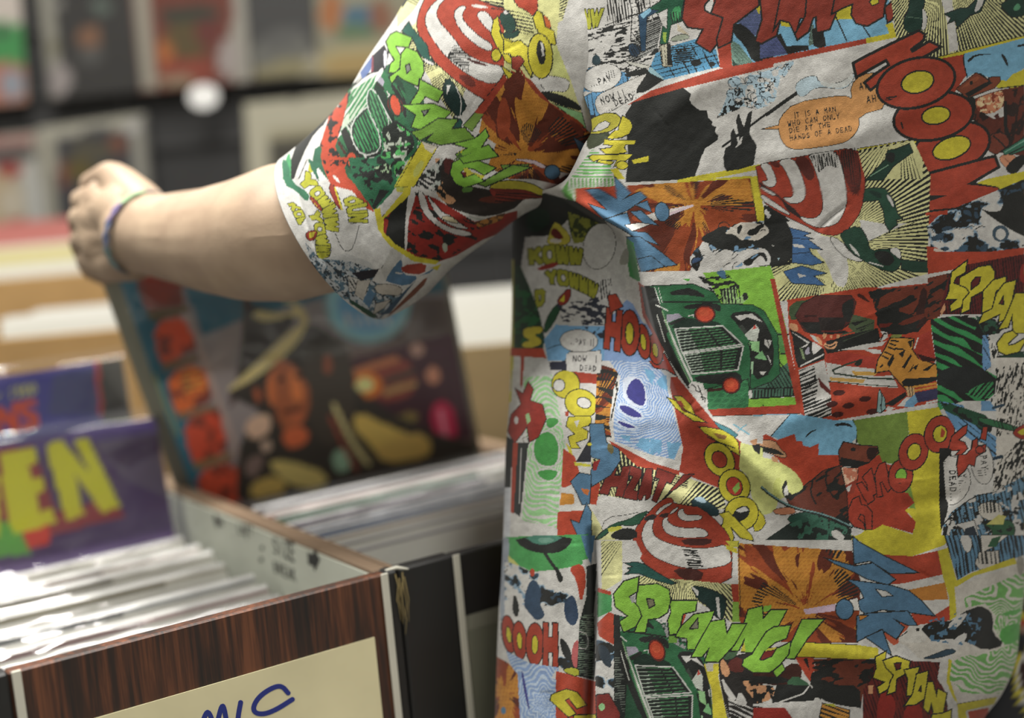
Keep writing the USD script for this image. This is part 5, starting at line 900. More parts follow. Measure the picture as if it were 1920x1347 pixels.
    k.f = 'p'; k.blast('1383,1019 1598,1034 1614,1090 1609,1206 1500,1206 1400,1200 1386,1160', 1511, 1146, 117, 0, 1.15)
    k.f = 'I'; P('1690,20 1790,20 1790,60 1730,60', (190, 186, 60)); P('1690,45 1775,75 1775,110 1700,80', YE); k.line('1784,30 1800,560', 1.4, K, 0)
    # lower left column
    P('110,-10 700,-30 700,150 645,195 470,225 300,242 180,185 120,120', (74, 158, 84)); P('160,-10 595,-20 565,62 470,110 350,108 230,72', K, 1); P('225,-20 545,-20 430,42 330,48', (72, 132, 112), 1); P('330,0 420,-10 470,20 360,40', (110, 160, 140), 1); k.line('390,105 430,170 470,220 500,300', 6, K, 1)
    P('60,-10 132,0 140,520 70,600', (150, 160, 172)); P('125,120 200,190 180,240 130,200', (200, 200, 110))
    k.smoke('100,160 180,190 300,245 560,232 645,400 625,600 600,1000 470,900 480,620 100,600', 121, .56, 0, 30.); P('270,320 320,290 370,380 350,470 400,560 330,600 280,540 230,480', (50, 72, 96), 2); P('520,460 600,390 640,560 600,640 540,600', (46, 66, 92), 2); P('470,190 500,240 525,290 500,330 470,270', K, 1); P('150,520 170,380 210,500 190,580', K, 1); P('490,700 560,760 600,900 520,860', K, 2)
    P('555,212 665,175 692,300 650,490 620,300', R2, 1); P('590,760 640,720 640,960 580,900', (180, 90, 90), 1); k.oval(300, 245, 18, 28, R2)
    P('690,200 765,180 745,560 755,900 745,1020 620,990 640,600 690,420', (40, 46, 44)); k.hatch('640,560 740,540 745,1000 625,980', 6, 4, .35, (120, 140, 120), 122, .9, 20); P('650,-20 752,-20 722,185 690,122', SB); k.line('640,670 700,690 700,800 640,790', 1.6, W, 1); P('660,160 690,150 700,200 670,190', W)  # dark hatched strip puts the shade of the vertical crease into the print
    [(k.oval(x, y, a, b, RE, r, 2), k.oval(x, y + 4, a * .42, b * .48, K, r), k.oval(x, y + 4, a * .34, b * .42, YE, r)) for x, y, a, b, r in ((130, 690, 46, 132, -8), (208, 735, 48, 135, -4), (318, 762, 62, 150, 0))]; k.word('H', '382,606 480,612', '380,922 482,925', RE, .34, 1.8)
    m2 = '110,810 280,900 490,930 485,1400 205,1400 180,1020'
    P(m2, (132, 160, 204)); k.rings(m2, 380, 1200, 1.1, 1.5, 6.2, .42, (178, 196, 216), 123, 1.0); k.line('225,960 250,1100 280,1250', 5, NB, 1, False, 1); P('480,930 440,1000 470,1020', W)
    k.blast('40,850 130,900 195,980 215,1400 28,1400', 92, 1110, 124, 0, .8); k.oval(92, 1240, 18, 26, SB)
    P('470,955 752,1030 765,1400 468,1400', R2); P('515,955 560,930 635,940 635,1002', OL, 1, 1.5); P('478,1112 545,1088 620,1110 690,1200 620,1225 565,1150 530,1165 610,1262 560,1285 430,1165 440,1128', YE, 0, 1.8); P('600,1275 755,1272 755,1400 600,1400', YE, 0, 1.8)
    P('768,360 872,402 872,522 768,572', (70, 150, 86)); P('768,355 870,385 868,410 768,385', R2); P('765,610 850,530 885,545 895,770 780,712', R2); k.smoke('760,690 895,780 892,1110 752,1062', 125, .54, 0, 26.); P('760,760 850,780 880,950 800,900', (48, 60, 70), 2); P('885,545 950,560 1000,720 1012,900 965,1400 890,1400', (38, 42, 40)); k.hatch('890,860 960,860 970,1250 895,1250', -4, 4.4, .3, (110, 120, 110), 126, .8, 14); P('760,1130 850,1120 930,1260 930,1400 770,1400', (128, 44, 38), 0, 1.8); k.oval(800, 1215, 22, 26, GP)
    P('955,790 975,770 985,830 970,900 950,920', W, 1)
    # green car, lower, and the green word
    P('940,660 1300,600 1500,760 1560,900 1620,1400 960,1400 1000,720', (40, 80, 56)); P('1380,880 1540,900 1600,1400 1400,1400', K); k.blot('1380,880 1540,900 1600,1400 1400,1400', 11, .57, GP, 127); k.blot('1380,880 1540,900 1600,1400 1400,1400', 9, .64, W, 128)
    aff = affine3('370,595 760,570 430,790', '1040,915 1312,928 1108,1138'); k.clip = Polygon(pts('930,560 1300,600 1560,880 1600,1400 950,1400', 'I'))
    car(k, lambda q: aff(q) / 3.84 + (920, 1010)); k.clip = None
    k.f = 'I'; k.blot('1210,570 1420,700 1400,800 1280,740', 5, .52, (150, 150, 150), 129); P('1360,540 1410,550 1380,620', R2); P('1535,905 1645,900 1640,1000 1725,1400 1605,1400 1592,1100', (206, 194, 52)); P('1545,905 1605,905 1600,960 1560,960', (190, 186, 170)); k.line('1645,900 1650,1020 1730,1400', 2, K, 1)
    P('1640,870 1960,800 1960,1400 1740,1400 1650,1020', (44, 42, 40)); P('1690,900 1800,840 1840,960 1740,970', (92, 42, 36), 1); P('1670,820 1790,800 1760,860 1680,880', (70, 100, 70), 1); P('1652,870 1680,870 1730,960 1700,1010 1655,960', SK, 1); P('1650,980 1740,1110 1780,1170 1700,1150', W, 1); P('1790,1090 1850,1180 1830,1210 1760,1190', W, 1); P('1800,1000 1960,1040 1960,1200 1860,1130', SK, 1); k.blot('1800,1000 1960,1040 1960,1200 1860,1130', 10, .5, K, 130); k.hatch('1710,1150 1960,1230 1960,1320 1720,1290', 24, 8, .5, W, 131, .9, 20)
    k.f = 'J'; P('270,855 405,860 415,930 385,1045 330,960', R2); P('330,870 360,860 380,960', K); P('400,868 740,868 852,870 842,1010 762,1100 745,1225 480,1165 380,1050 420,920', (110, 54, 38)); k.blot('400,868 740,868 852,870 842,1010 762,1100 745,1225 480,1165 380,1050', 17, .52, K, 132, 2.2, .6, -14); P('385,1040 470,1010 560,1060 740,1060 745,1225 520,1190 420,1130', K, 1)
    P('-30,900 150,960 280,880 335,965 265,1100 100,1050 -30,1050', (66, 36, 30), 1); P('-30,990 180,1000 260,1030 120,1050 -30,1040', K); P('200,1050 270,980 390,1060 370,1100 260,1100', (60, 100, 70), 1); P('-30,1060 132,1062 112,1162 -30,1195', SK, 1); k.blot('-30,1060 132,1062 112,1162 -30,1195', 8, .5, K, 133); P('140,1050 380,1062 462,1150 442,1202 100,1202', K); P('-30,1192 160,1182 452,1168 385,1222 100,1216 -30,1210', W); k.line('160,1180 330,1120 370,1070', 3, W, 0); P('400,1150 455,1150 450,1200 420,1230', W, 1); P('-30,1222 200,1222 330,1400 -30,1400', CR); P('470,1190 560,1212 662,1240 655,1400 425,1400', (202, 140, 56), 0, 1.6); k.hatch('470,1190 560,1212 662,1240 655,1400 425,1400', 20, 8, .35, K, 134); P('570,1205 560,1215 480,1195 540,1190', OL)
    P('330,748 720,768 870,790 875,862 730,872 265,852', YE); k.line('330,748 720,768', 1.6, K, 0); k.line('265,852 730,874', 1.8, (90, 60, 40), 0)
    # blue word and its ground, lower right
    P('690,-10 1400,-20 1345,50 1120,128 900,122', YE); P('800,185 900,118 1120,128 1320,85 1345,262 1150,322 940,330', (174, 66, 44)); P('975,342 1345,258 1352,302 1100,362', W); P('1085,372 1352,318 1375,442 1180,445', (190, 124, 50)); P('1185,445 1385,448 1390,478 1210,474', W); P('1100,530 1262,562 1392,480 1395,590 1150,625', R2); P('955,570 1100,620 1015,755 980,772 885,682', (196, 90, 60)); P('1340,290 1300,90 1372,68 1442,330 1432,560 1388,595 1380,420', YE)
    P('-20,500 100,480 100,520 0,540', LI)
    for q in ('690,-10 735,30 900,122 1152,246 960,252 812,160 700,182', '508,150 700,202 832,180 992,296 940,332 790,290 700,242 560,182', '655,300 742,312 960,340 1092,382 1182,452 1272,556 1100,532 900,512 780,542 742,512 730,452 772,430 732,352', '718,562 802,542 1082,526 1145,622 1082,622 968,572 1055,642 1002,724 892,652 718,742', '785,712 900,662 962,838 882,782'): P(q, SB, 0, 2)
    P('858,368 932,384 968,412 900,418', W, 0, 1.6); P('330,512 560,472 575,522 350,548', (206, 180, 200)); P('560,470 720,430 735,518 575,522', (216, 214, 208)); k.oval(628, 512, 60, 70, SB, -8, 2); P('735,560 800,555 740,590', (200, 130, 50), 0, 1)
    P('1000,742 1062,662 1150,640 1262,742 1405,772 1345,862 1180,885 1085,782', (202, 198, 188), 1)
    P('1345,-20 1960,-20 1960,110 1540,242 1442,302', (92, 138, 170)); k.hatch('1345,-20 1960,-20 1960,110 1540,242 1442,302', 75, 7.5, .4, K, 135, .9, 20, 0, 1.); P('1450,-20 1540,-20 1545,80 1500,110', W, 1, 1); P('1610,-20 1800,-20 1700,60 1620,100', (204, 200, 190), 0, 1.2); P('1570,180 1600,100 1740,90 1750,190 1600,225', (200, 196, 186), 0, 1.2); k.hatch('1570,180 1600,100 1740,90 1750,190', 82, 8, .4, K, 136, .6, 20); P('1690,0 1760,-20 1720,60 1660,60', (50, 96, 64))
    P('1420,350 1880,188 1960,290 1900,650 1860,960 1745,1135 1440,1192 1368,1000 1402,870 1440,600', (200, 196, 186)); P('1430,308 1542,250 1852,138 1872,182 1562,270 1430,352', YE)
    mg = '1490,430 1640,360 1960,215 1960,700 1860,760 1780,770 1700,640 1720,560 1640,470 1500,500'; mh = '1380,905 1480,850 1700,810 1900,740 1862,940 1752,1118 1480,1122 1440,1060 1385,1035'
    for m_, s_ in ((mg, 137), (mh, 138)): P(m_, (112, 176, 92)); k.rings(m_, 1760, 700, 1.6, 1.0, 10.5, .45, (202, 200, 188), s_, 1.3)
    P('1755,650 1900,590 1900,720 1800,780 1740,720', (86, 164, 76), 2); P('1760,540 1900,500 1890,540 1780,560', (92, 168, 82), 1); P('1860,140 1919,120 1919,260 1880,270', (150, 148, 136), 1)
    P('1170,642 1290,588 1400,602 1482,530 1560,502 1602,484 1682,522 1702,602 1692,682 1790,768 1640,812 1500,742 1380,722 1262,742 1220,702', K, 1); P('1000,745 1060,662 1140,640 1230,700 1200,760', (204, 202, 194), 2); P('1360,640 1440,560 1520,530 1480,600 1420,660', W, 1); P('1380,760 1480,680 1520,690 1470,780 1400,840', W, 1); k.blot('1200,600 1500,520 1650,600 1560,780 1250,740', 9, .62, (80, 120, 150), 139); P('1180,870 1260,842 1390,790 1440,820 1300,862', (50, 74, 90), 1, 1); k.line('1000,720 1060,690 1080,670', 1.6, K, 1); k.oval(1156, 658, 14, 12, K)
    P('850,872 1322,892 1312,1010 1362,1100 1410,1400 760,1400 760,1100 832,1000', (112, 40, 34)); k.hatch('850,872 1322,892 1312,1010 1362,1100 1410,1400 760,1400 760,1100', 70, 6, .36, (60, 30, 30), 140, .8, 26); P('870,1130 950,1100 1010,1200 940,1400 850,1400', CR, 1); P('1060,1200 1180,1170 1200,1400 1040,1400', CR, 1); P('800,1060 835,1060 830,1120 800,1120', SK)
    P('1320,868 1385,900 1372,1050 1440,1200 1455,1400 1400,1400 1352,1100 1298,1010', W); P('1378,868 1402,880 1384,1010 1445,1195 1410,1150 1362,1035', YE)
    P('1440,1195 1460,1182 1730,1138 1704,1195 1502,1242 1525,1400 1455,1400', YE); k.line('1440,1193 1735,1138', 1.6, K, 0); P('1518,1248 1668,1218 1640,1400 1540,1400', R2); P('1470,1120 1750,1125 1735,1140 1450,1190', (202, 198, 190))
    sptang(k, [('852,858 925,818 912,902 985,985 962,1070 880,1118 868,1072 925,1035 838,1002 860,930', None), ('910,882 1000,850 1098,888 1085,962 1000,1012 992,1102 938,1122 962,1032 985,985 930,930', ('985,900 1035,895 1030,940 1000,950', (98, 36, 34))), ('1062,950 1165,928 1142,1002 1118,1132 1078,1132 1086,1012', None), ('1150,980 1228,958 1205,1150 1140,1195 1065,1202 1122,1122', ('1160,1100 1180,1060 1182,1105', (98, 36, 34))), ('1228,1038 1262,1036 1292,1150 1302,1088 1362,1118 1332,1275 1270,1262 1252,1180 1232,1255 1198,1222', None), ('1335,1262 1395,1238 1385,1400 1230,1400 1262,1272', None)], YE, 2.4)
    G2 = (134, 190, 62)
    k.f = 'I'
    sptang(k, [('1290,452 1484,450 1472,522 1382,542 1352,682 1290,692 1278,592 1302,532', None),
                ('1060,342 1200,330 1282,370 1292,450 1272,532 1210,572 1132,582 1112,672 1040,672 1082,562 1050,480', ('1122,432 1172,440 1182,482 1140,502', (120, 116, 90))), ('888,402 960,312 1064,280 1052,382 990,420 1062,500 1082,560 1042,632 960,672 930,602 992,560 900,492', None)], G2, 2.4); P('1285,700 1350,700 1340,752 1280,752', (110, 160, 60)); k.line('1290,700 1350,700', 1.4, K, 0); P('1000,430 1035,412 1040,450 1020,470', (150, 150, 150)); 
    k.f = 'V'; sptang(k, [('450,325 548,308 520,400 470,490 420,496 418,440 362,432 385,388', ('428,395 470,340 472,392', (120, 120, 100))), ('635,502 690,400 720,300 786,284 791,350 830,303 906,302 860,390 745,511 688,506 704,432 670,500', None), ('440,532 470,475 535,360 601,349 612,425 640,372 706,371 650,470 570,557 506,554 530,482 490,530', None), ('985,350 1091,347 1010,440 945,541 893,536 935,460', None),
        ('926,379 905,440 850,460 812,492 870,490 926,461 915,520 865,580 825,607 740,607 690,575 698,545 740,520 770,470 810,410 845,387', ('775,546 800,504 850,498 862,484 835,530 790,549', (118, 40, 34))), ('843,605 885,569 898,595 860,633', None)], G2, 2.4); P('680,505 700,460 705,505', (196, 186, 60)); P('800,505 850,497 858,486 820,490', (196, 186, 60))
    # shaded side under the arm
    k.f = 'E'; P('-80,200 250,130 480,170 700,310 840,420 860,900 730,870 700,1080 240,1160 200,1000 130,800 60,640 -80,640', (188, 188, 184)); P('-80,200 250,100 480,165 700,310 760,400 600,360 420,300 300,420 100,430 60,700 -80,800', (40, 44, 42)); P('100,250 240,200 300,300 200,400 110,380', (34, 56, 44), 1); P('420,240 560,290 660,330 540,470 460,480 420,330', (60, 70, 40), 1); k.blot('420,240 560,290 660,330 540,470 460,480', 8, .5, (130, 134, 50), 141)
    k.oval(655, 500, 118, 172, (196, 196, 192), 12, 1.2); P('270,440 300,350 330,310 440,420 430,480 340,500 262,480', (188, 178, 60), 1, 1); P('280,400 320,350 400,440 330,450', (104, 40, 34), 1); P('290,440 380,450 360,480 280,470', (196, 190, 180), 1)
    k.word('KOWW', '120,520 225,500 330,490 430,500 530,520', '130,640 235,632 335,628 430,636 520,640', (150, 152, 44), .36, 1.5); P('180,662 350,608 335,655 210,685', (140, 48, 40), 1); k.word('YOWWW', '245,690 335,672 430,690 510,715 580,750 650,790', '260,780 345,790 430,800 500,830 570,865 620,900', (150, 152, 44), .36, 1.5); k.word('D', '170,830 250,820', '180,960 240,940', (150, 152, 44), .4, 1.4)
    k.hatch('640,760 740,740 760,900 660,900', 84, 5, .35, K, 142, .8, 14); P('330,905 440,800 435,900 370,955', (140, 48, 40), 1, 1.2); P('355,910 395,860 390,920', YE); P('372,950 310,1080 235,1170 250,1060 330,930', (38, 80, 52), 1, 1.2); k.blot('330,940 560,900 730,860 715,1090 520,1095 380,1060', 6, .53, (50, 54, 66), 143, 1.6, .7, 10, o=2)
    P('-40,640 60,640 130,800 205,1000 245,1190 235,1268 20,1275 -40,1275', (38, 62, 44)); k.blot('-40,640 130,800 205,1000 235,1268 20,1275', 12, .55, (36, 96, 54), 144); P('90,1112 232,1098 222,1152 160,1160 235,1215 180,1258 70,1258 82,1222 140,1208 78,1172', (190, 176, 50), 1, 1.6); P('-30,600 16,600 14,1275 -30,1275', (170, 166, 70)); P('-40,1262 235,1268 260,1340 -40,1320', R2)
    P('240,1200 330,1088 480,1100 705,1100 700,1360 270,1360', (110, 162, 204)); k.blot('480,1040 720,1080 720,1200 620,1180', 7, .5, (44, 48, 58), 145); k.line('270,1270 340,1240 380,1240', 1.4, K, 1); P('400,1360 430,1295 660,1285 670,1360', W, 0, 1.3); k.oval(502, 1210, 140, 82, W, 3, 1.3); k.small('...PAY !!', 425, 1192, 42, 3, (70, 70, 72), .5); k.f = 'p'; k.small('NOW !!', 1072, 666, 10.5, 2, (60, 60, 62), .7); k.small('... DEAL', 1070, 684, 10, 3, (60, 60, 62), .62); P('1062,664 1128,664 1126,700 1062,696', W); k.small('NOW !!', 1074, 667, 10.5, 2, (60, 60, 62), .7); k.small('...DEAD', 1074, 684, 10, 3, (60, 60, 62), .62)
    k.f = 'E'; P('700,1080 860,900 1000,1000 1140,1360 690,1360', (130, 162, 210)); [(k.oval(x, y, a, b, RE, r, 2.4), k.oval(x, y + 4, a * .50, b * .52, K, r), k.oval(x, y + 4, a * .38, b * .46, YE, r)) for x, y, a, b, r in ((1075, 1275, 50, 110, -10), (985, 1215, 48, 128, -8), (882, 1150, 72, 168, 0))]; k.word('H', '715,960 825,985', '690,1265 805,1290', RE, .36, 2.2); P('720,870 780,860 830,950 770,980 740,1000', RE, 0, 1.6)
    P('858,440 912,475 962,760 892,782 868,640', (74, 140, 84)); P('838,700 952,768 962,950 1050,1110 980,1070 880,880', W); P('948,768 992,800 1002,980 1155,1250 1132,1305 980,1020', (160, 70, 54)); P('860,500 880,560 870,640 800,640 820,560', (150, 150, 140), 1)
    P('965,800 1000,810 1040,1010 1180,1300 1150,1300 1000,1000', K)
def paint_front(k, U, V, seen):
    """The part of the front that stands out beyond the back, low on the right, and its repeat round the chest."""
    k.C[:] = (150, 120, 100); k.f = 'J'
    k.blot([(-3000, -6000), (6000, -6000), (6000, 6000), (-3000, 6000)], 60, .5, (170, 62, 42), 3); k.blot([(-3000, -6000), (6000, -6000), (6000, 6000), (-3000, 6000)], 44, .56, (196, 186, 60), 7); k.blot([(-3000, -6000), (6000, -6000), (6000, 6000), (-3000, 6000)], 30, .56, K, 9)
    P = k.poly; P('1560,700 2300,700 2300,1600 1300,1600', (44, 46, 50)); P('1840,900 1900,800 2200,700 2300,1400 1960,1300 1860,1130', (196, 186, 60), 1, 2); P('1860,900 1920,830 2200,760 2250,1300 1930,1200 1880,1050', (196, 194, 188), 1); P('1878,920 1930,860 2200,800 2200,1240 1940,1150 1895,1030', (60, 40, 38), 1)  # near-black ground paints the shaded gap beside the back panel into the cloth
def paint_sleeve(k):
    P = k.poly
    k.C[:] = W
    k.f = 'A'
    k.speed('1040,-900 2600,-900 2300,150 1600,600 1480,900 1200,420 1060,240', 1750, 320, 201, 120, .30); P('1000,260 1180,80 1250,-40 1260,60 1190,180 1100,240', W); P('1080,-20 1160,-40 1100,60', K)
    P('1290,-60 1215,110 1205,230 1310,432 1450,562 1600,682 1760,770 1900,620 1960,300 1900,60 1700,20 1500,-80', RE, 1, 1.6)
    P('1290,70 1390,-30 1430,-30 1350,70 1358,150 1470,272 1560,400 1700,472 1860,500 1852,570 1790,636 1620,582 1430,432 1310,272 1264,160', W, 1, 1.3); P('1478,95 1540,40 1580,55 1540,100 1560,170 1680,282 1770,330 1765,392 1640,332 1520,212', W, 1, 1.3); P('1655,105 1700,78 1752,110 1812,220 1812,275 1740,222 1680,152', W, 1, 1.2); P('1600,30 1700,40 1760,60 1640,60', W, 1); k.hatch('1490,330 1612,420 1592,552 1430,430', 4, 4.2, .55, K, 202, .9, 16); P('1500,560 1600,560 1660,640 1600,660', (108, 44, 34), 1); P('1560,430 1700,470 1760,500 1640,480', (70, 34, 30), 1); k.hatch('1700,10 1960,-40 1960,110 1780,80', 8, 6, .42, K, 203)
    P('1095,232 1145,165 1192,240 1232,280 1282,342 1300,432 1342,482 1240,420 1180,302', (34, 84, 72), 0, 1.6); P('1250,430 1340,480 1340,490 1270,470', W, 1, 1); P('1400,650 1440,580 1500,650 1560,760 1580,800 1520,880 1470,830 1410,740', (28, 54, 50), 1, 1.6); P('1430,640 1460,640 1430,720', W); P('1480,880 1550,900 1530,970 1480,960', (34, 80, 70), 1, 1.3); k.line('1500,650 1545,760 1530,860', 2, W, 1)
    P('1840,590 1890,560 1900,620 1700,855 1635,850', RE, 0, 1.2); P('1635,850 1705,858 1620,985 1555,940', (118, 152, 64), 0, 1.2)
    # bright shapes near the armhole
    k.f = 'C'; P('-60,-200 380,-200 330,330 440,600 560,960 300,1000 -60,560', (206, 206, 138)); k.hatch('-60,60 160,120 160,260 -60,260', 12, 6, .42, K, 204); P('-20,-100 180,-100 195,60 172,130 105,75 30,40', R2, 1, 1.4); P('300,330 335,340 405,520 435,585 380,605 295,592', LM, 1); P('128,565 292,568 440,598 412,692 330,682 150,692', W, 1, 1); k.line('200,590 215,640 240,670', 1.3, K, 1)
    P('230,110 262,130 295,182 285,225 240,185', (186, 90, 40), 1, 1); P('150,690 330,690 510,782 530,840 400,802 300,765', K, 1); P('330,785 522,850 560,990 480,905', GP, 0, 1.4); P('-20,520 142,600 300,790 590,1015 560,1050 300,840 100,660', (150, 60, 36)); 
    k.f = 'A'; P('1785,150 1812,125 1832,240 1852,260 1884,400 1960,500 1880,465 1800,330 1765,250', YE, 0, 1.8); P('1840,250 1900,300 1960,330 1960,420 1890,390', YE, 0, 1.8); P('1820,110 1900,80 1960,200 1900,260 1850,200', (34, 66, 56), 1, 1.5); P('1850,100 1870,70 1900,110', W, 1, 1); k.oval(1802, 415, 34, 44, YE, 0, 1.8); P('1845,500 1930,560 1900,605', YE, 0, 1.8); k.f = 'C'
    P('-60,300 0,320 62,305 132,370 165,500 142,572 60,440 25,470 -10,400 -60,400', YE, 0, 2); P('160,130 190,80 222,100 250,205 315,235 325,335 250,315 180,205', YE, 0, 2); k.oval(212, 420, 88, 165, YE, -5, 2); k.oval(218, 395, 34, 92, K, -5); P('215,310 235,330 245,420 225,420', W); P('0,430 60,420 90,460 40,530 0,510', (150, 60, 44), 0, 1.4); P('60,220 0,250 -60,240 -60,290 40,280', (34, 66, 56), 1, 1.4)
    bp = '905,216 950,150 972,130 1005,176 1045,202 1085,226 1112,255 1090,305 1052,348 1000,336 955,336 915,312 930,270 898,250'
    k.f = 'p'; k.blast(bp, 984, 292, 205, 0, 1.1); k.line('975,130 1005,176 1045,202 1100,248', 3, (150, 60, 40), 1); P('930,215 945,172 960,220 950,262 935,262', (150, 64, 34), 1); P('1060,218 1096,240 1090,262', (110, 50, 34), 1)
    k.f = 'C'; P('465,1035 560,1090 525,1165', (62, 88, 112), 0, 1.5); P('-10,1195 150,1195 255,1245 240,1268 140,1218', (204, 184, 192), 1, .8); P('340,1290 430,1300 360,1340', W); k.oval(302, 1292, 55, 52, (62, 96, 122), 10, 1.8); P('-80,1240 130,1235 -40,1310', (112, 150, 60), 0, 1.5)
    # car and splash
    k.f = 'A'; k.clip = None
    P('700,640 1000,480 1250,700 1320,1100 1050,1400 640,1400 560,1150', (46, 92, 64)); P('1000,500 1130,660 1100,800 1000,700', (38, 66, 50), 1)
    af = affine3('615,475 830,1055 370,595', '1045,790 722,1202 862,640'); k.clip = Polygon(pts('640,720 800,560 940,520 1120,700 1130,900 1010,1200 860,1345 640,1345 600,1000', 'A'))
    car(k, lambda q: af(q) / 4 + (480, 0)); k.clip = None; k.f = 'A'
    P('690,680 850,560 940,520 900,620 830,800 700,920 620,1000 650,900 760,760', (176, 190, 170), 1); k.hatch('690,680 850,560 940,520 900,620 830,800 700,920', -58, 7, .55, (60, 130, 80), 206, .5, 30); P('830,800 850,830 920,1000 930,1130 800,1170 720,1050 720,920', (40, 60, 48), 1, 2.5, (186, 190, 184)); k.hatch('840,820 920,1000 920,1110 800,1150 730,1040 740,920', 66, 6, .5, (60, 140, 84), 207, .4, 30); P('850,660 900,700 990,880 990,960 930,1000 860,860 830,760', (44, 70, 54), 1, 2.2, (180, 186, 180)); k.hatch('850,660 900,700 990,880 990,960 930,1000 860,860', 70, 6, .5, (72, 140, 90), 208, .4, 30)
    for x, y, a, b in ((1045, 790, 34, 76), (722, 1202, 36, 58)): k.oval(x, y, a + 10, b + 10, (40, 60, 46), -14, 1); k.oval(x, y, a, b, (190, 72, 46), -14)
    P('950,960 1050,900 1250,1060 1050,1400 700,1400 780,1250 930,1150', (40, 46, 42)); mess = '960,980 1050,920 1240,1060 1050,1380 760,1380 800,1260 940,1150'
    k.blot(mess, 10, .57, (176, 186, 170), 209); k.blot(mess, 9, .62, (80, 170, 90), 210); k.line('940,1000 960,1150 880,1190', 3, (52, 120, 80), 1); k.line('1090,860 1180,1000 1210,1100 1120,1200', 6, (44, 100, 66), 1)
    P('690,1300 1040,1300 1060,1380 1010,1460 900,1570 740,1400', (44, 110, 76)); k.f = 'B'; P('690,-20 1040,-10 1032,150 985,235 900,352 880,375 740,185', (44, 104, 72)); k.blot('690,-20 1040,-10 1032,150 985,235 900,352 740,185', 12, .56, K, 211, 1, 1, 30); P('860,60 1000,20 1030,130 960,170', K, 1); k.blot('880,60 1000,20 1030,130', 7, .58, (160, 190, 150), 212); P('930,220 1000,230 890,370 870,350', (40, 44, 42))
    k.f = 'A'; sp = '588,662 692,638 682,780 640,960 592,1100 645,1200 705,1400 560,1400 488,1212 478,1090 540,900 560,750'
    P(sp, R2); k.blot(sp, 10, .60, K, 213); P('600,730 625,720 620,810 600,790', W, 1); k.f = 'B'; P('470,-20 700,-20 645,100 722,160 888,385 850,395 722,232 620,205 540,130', R2); k.blot('500,0 700,0 645,100 540,130', 9, .56, K, 214); P('570,110 600,120 640,180 600,160', W, 1)
    k.f = 'A'; P('260,1400 262,1200 300,1090 560,750 600,660 590,800 500,950 430,1090 300,1400', K); P('500,935 515,955 490,1072 400,1152 290,1400 282,1330 400,1055', W, 1); P('190,1400 225,1170 262,1140 262,1400', (66, 146, 92), 1); P('420,1130 500,1080 480,1200 560,1400 440,1400', (46, 96, 72), 1); P('400,1230 440,1290 440,1400 370,1400', OL)
    P('865,425 962,335 995,400 972,520 870,565', (42, 42, 46)); P('780,545 872,418 862,520 800,605', (84, 104, 150)); P('700,690 790,598 860,552 945,530 740,665', W); P('955,370 985,390 980,480 960,520', (190, 190, 200), 1); P('870,400 882,440 880,540 862,540', (120, 60, 70))
    P('900,560 945,500 960,540 880,640', W, 1); P('985,300 1040,255 960,320', (90, 120, 160))
    # white cuff side with small words and a town
    k.f = 'B'; P('180,150 340,140 470,60 560,180 700,300 885,392 922,530 1012,662 1002,742 900,832 700,742 480,762 380,642 250,342', (202, 202, 198))
    P('190,-20 245,20 262,165 405,250 385,325 300,232 205,185', (52, 110, 80), 1); P('385,-20 440,20 482,185 440,112 410,60', (48, 98, 74), 1)
    k.line('590,540 640,662 682,690 730,662 772,490', 1, K, 1); k.line('940,812 1022,700', 1.2, K, 0); k.line('700,480 780,470', 1, K, 0)
    k.word('YOWWW', '385,80 470,185 525,265 590,330 615,430 618,535', '300,150 395,245 450,310 490,370 510,440 530,530', OL, .36, 1.3); k.word('KOW', '280,320 345,370 370,430 340,480', '240,330 275,390 300,440 320,490', OL, .36, 1.2); k.word('YOWWW', '470,380 505,470 525,560 560,650 555,700 535,748', '385,390 435,480 448,570 450,640 455,690 470,748', OL, .36, 1.3); k.word('DUN', '720,270 830,320 835,400 840,470', '655,300 680,360 690,410 700,465', OL, .36, 1.3)
    for q, h in (('395,270 440,290 500,372 485,385 430,330', '420,300 480,370 440,330'), ('545,185 590,190 655,375 625,372 560,260', '585,180 655,375 640,378 590,230'), ('368,560 400,532 465,530 445,598 392,608', '400,545 445,540 430,580 400,590')): P(q, (150, 54, 40), 1, 1); P(h, YE)
    tw = '370,620 480,740 520,745 700,712 905,835 870,905 1105,1010 925,1200 700,1070 520,945 420,800'
    P(tw, (176, 182, 184)); k.blot(tw, 6, .52, (84, 110, 126), 215, 1, 1, 40); k.blot(tw, 5, .60, (52, 60, 66), 216, 1.5, .6, 40); P('500,742 680,700 860,770 880,820 700,760', (190, 192, 190)); P('718,852 800,832 925,818 885,882 800,902', (44, 42, 48)); P('690,870 780,900 760,980 700,990', (188, 186, 180), 0, 1); k.hatch('700,880 770,910 760,980 700,980', 60, 6, .3, K, 217); P('760,910 860,900 800,1050 740,1010', (186, 182, 172), 0, .8)
    P('880,940 1000,930 1100,960 1080,1020 1000,1010 920,1010', (178, 172, 160), 1, 1); P('800,1062 850,960 895,1000 850,1112', (84, 120, 150)); P('1020,662 1120,690 1090,760 1000,850 970,905 940,820', (186, 186, 180)); P('965,902 1050,780 1100,738 1092,862 1232,872 1132,952 1000,922', (78, 112, 142), 1); P('1085,792 1285,768 1262,862 1100,852', (150, 60, 46), 1); P('1035,840 1110,850 1070,862', W, 1); P('1230,870 1380,790 1400,760 1300,850', (66, 108, 140)); P('1310,810 1390,780 1360,830', YE)
    P('690,1035 905,1165 885,1200 715,1080', (46, 78, 60)); P('900,1080 1010,1050 960,1110 880,1160', (178, 174, 164), 0, 1); P('935,1165 1142,955 1202,900 1005,1152', (60, 84, 106)); P('1145,1005 1300,855 1252,962 1000,1172 960,1200', (128, 76, 56), 1)
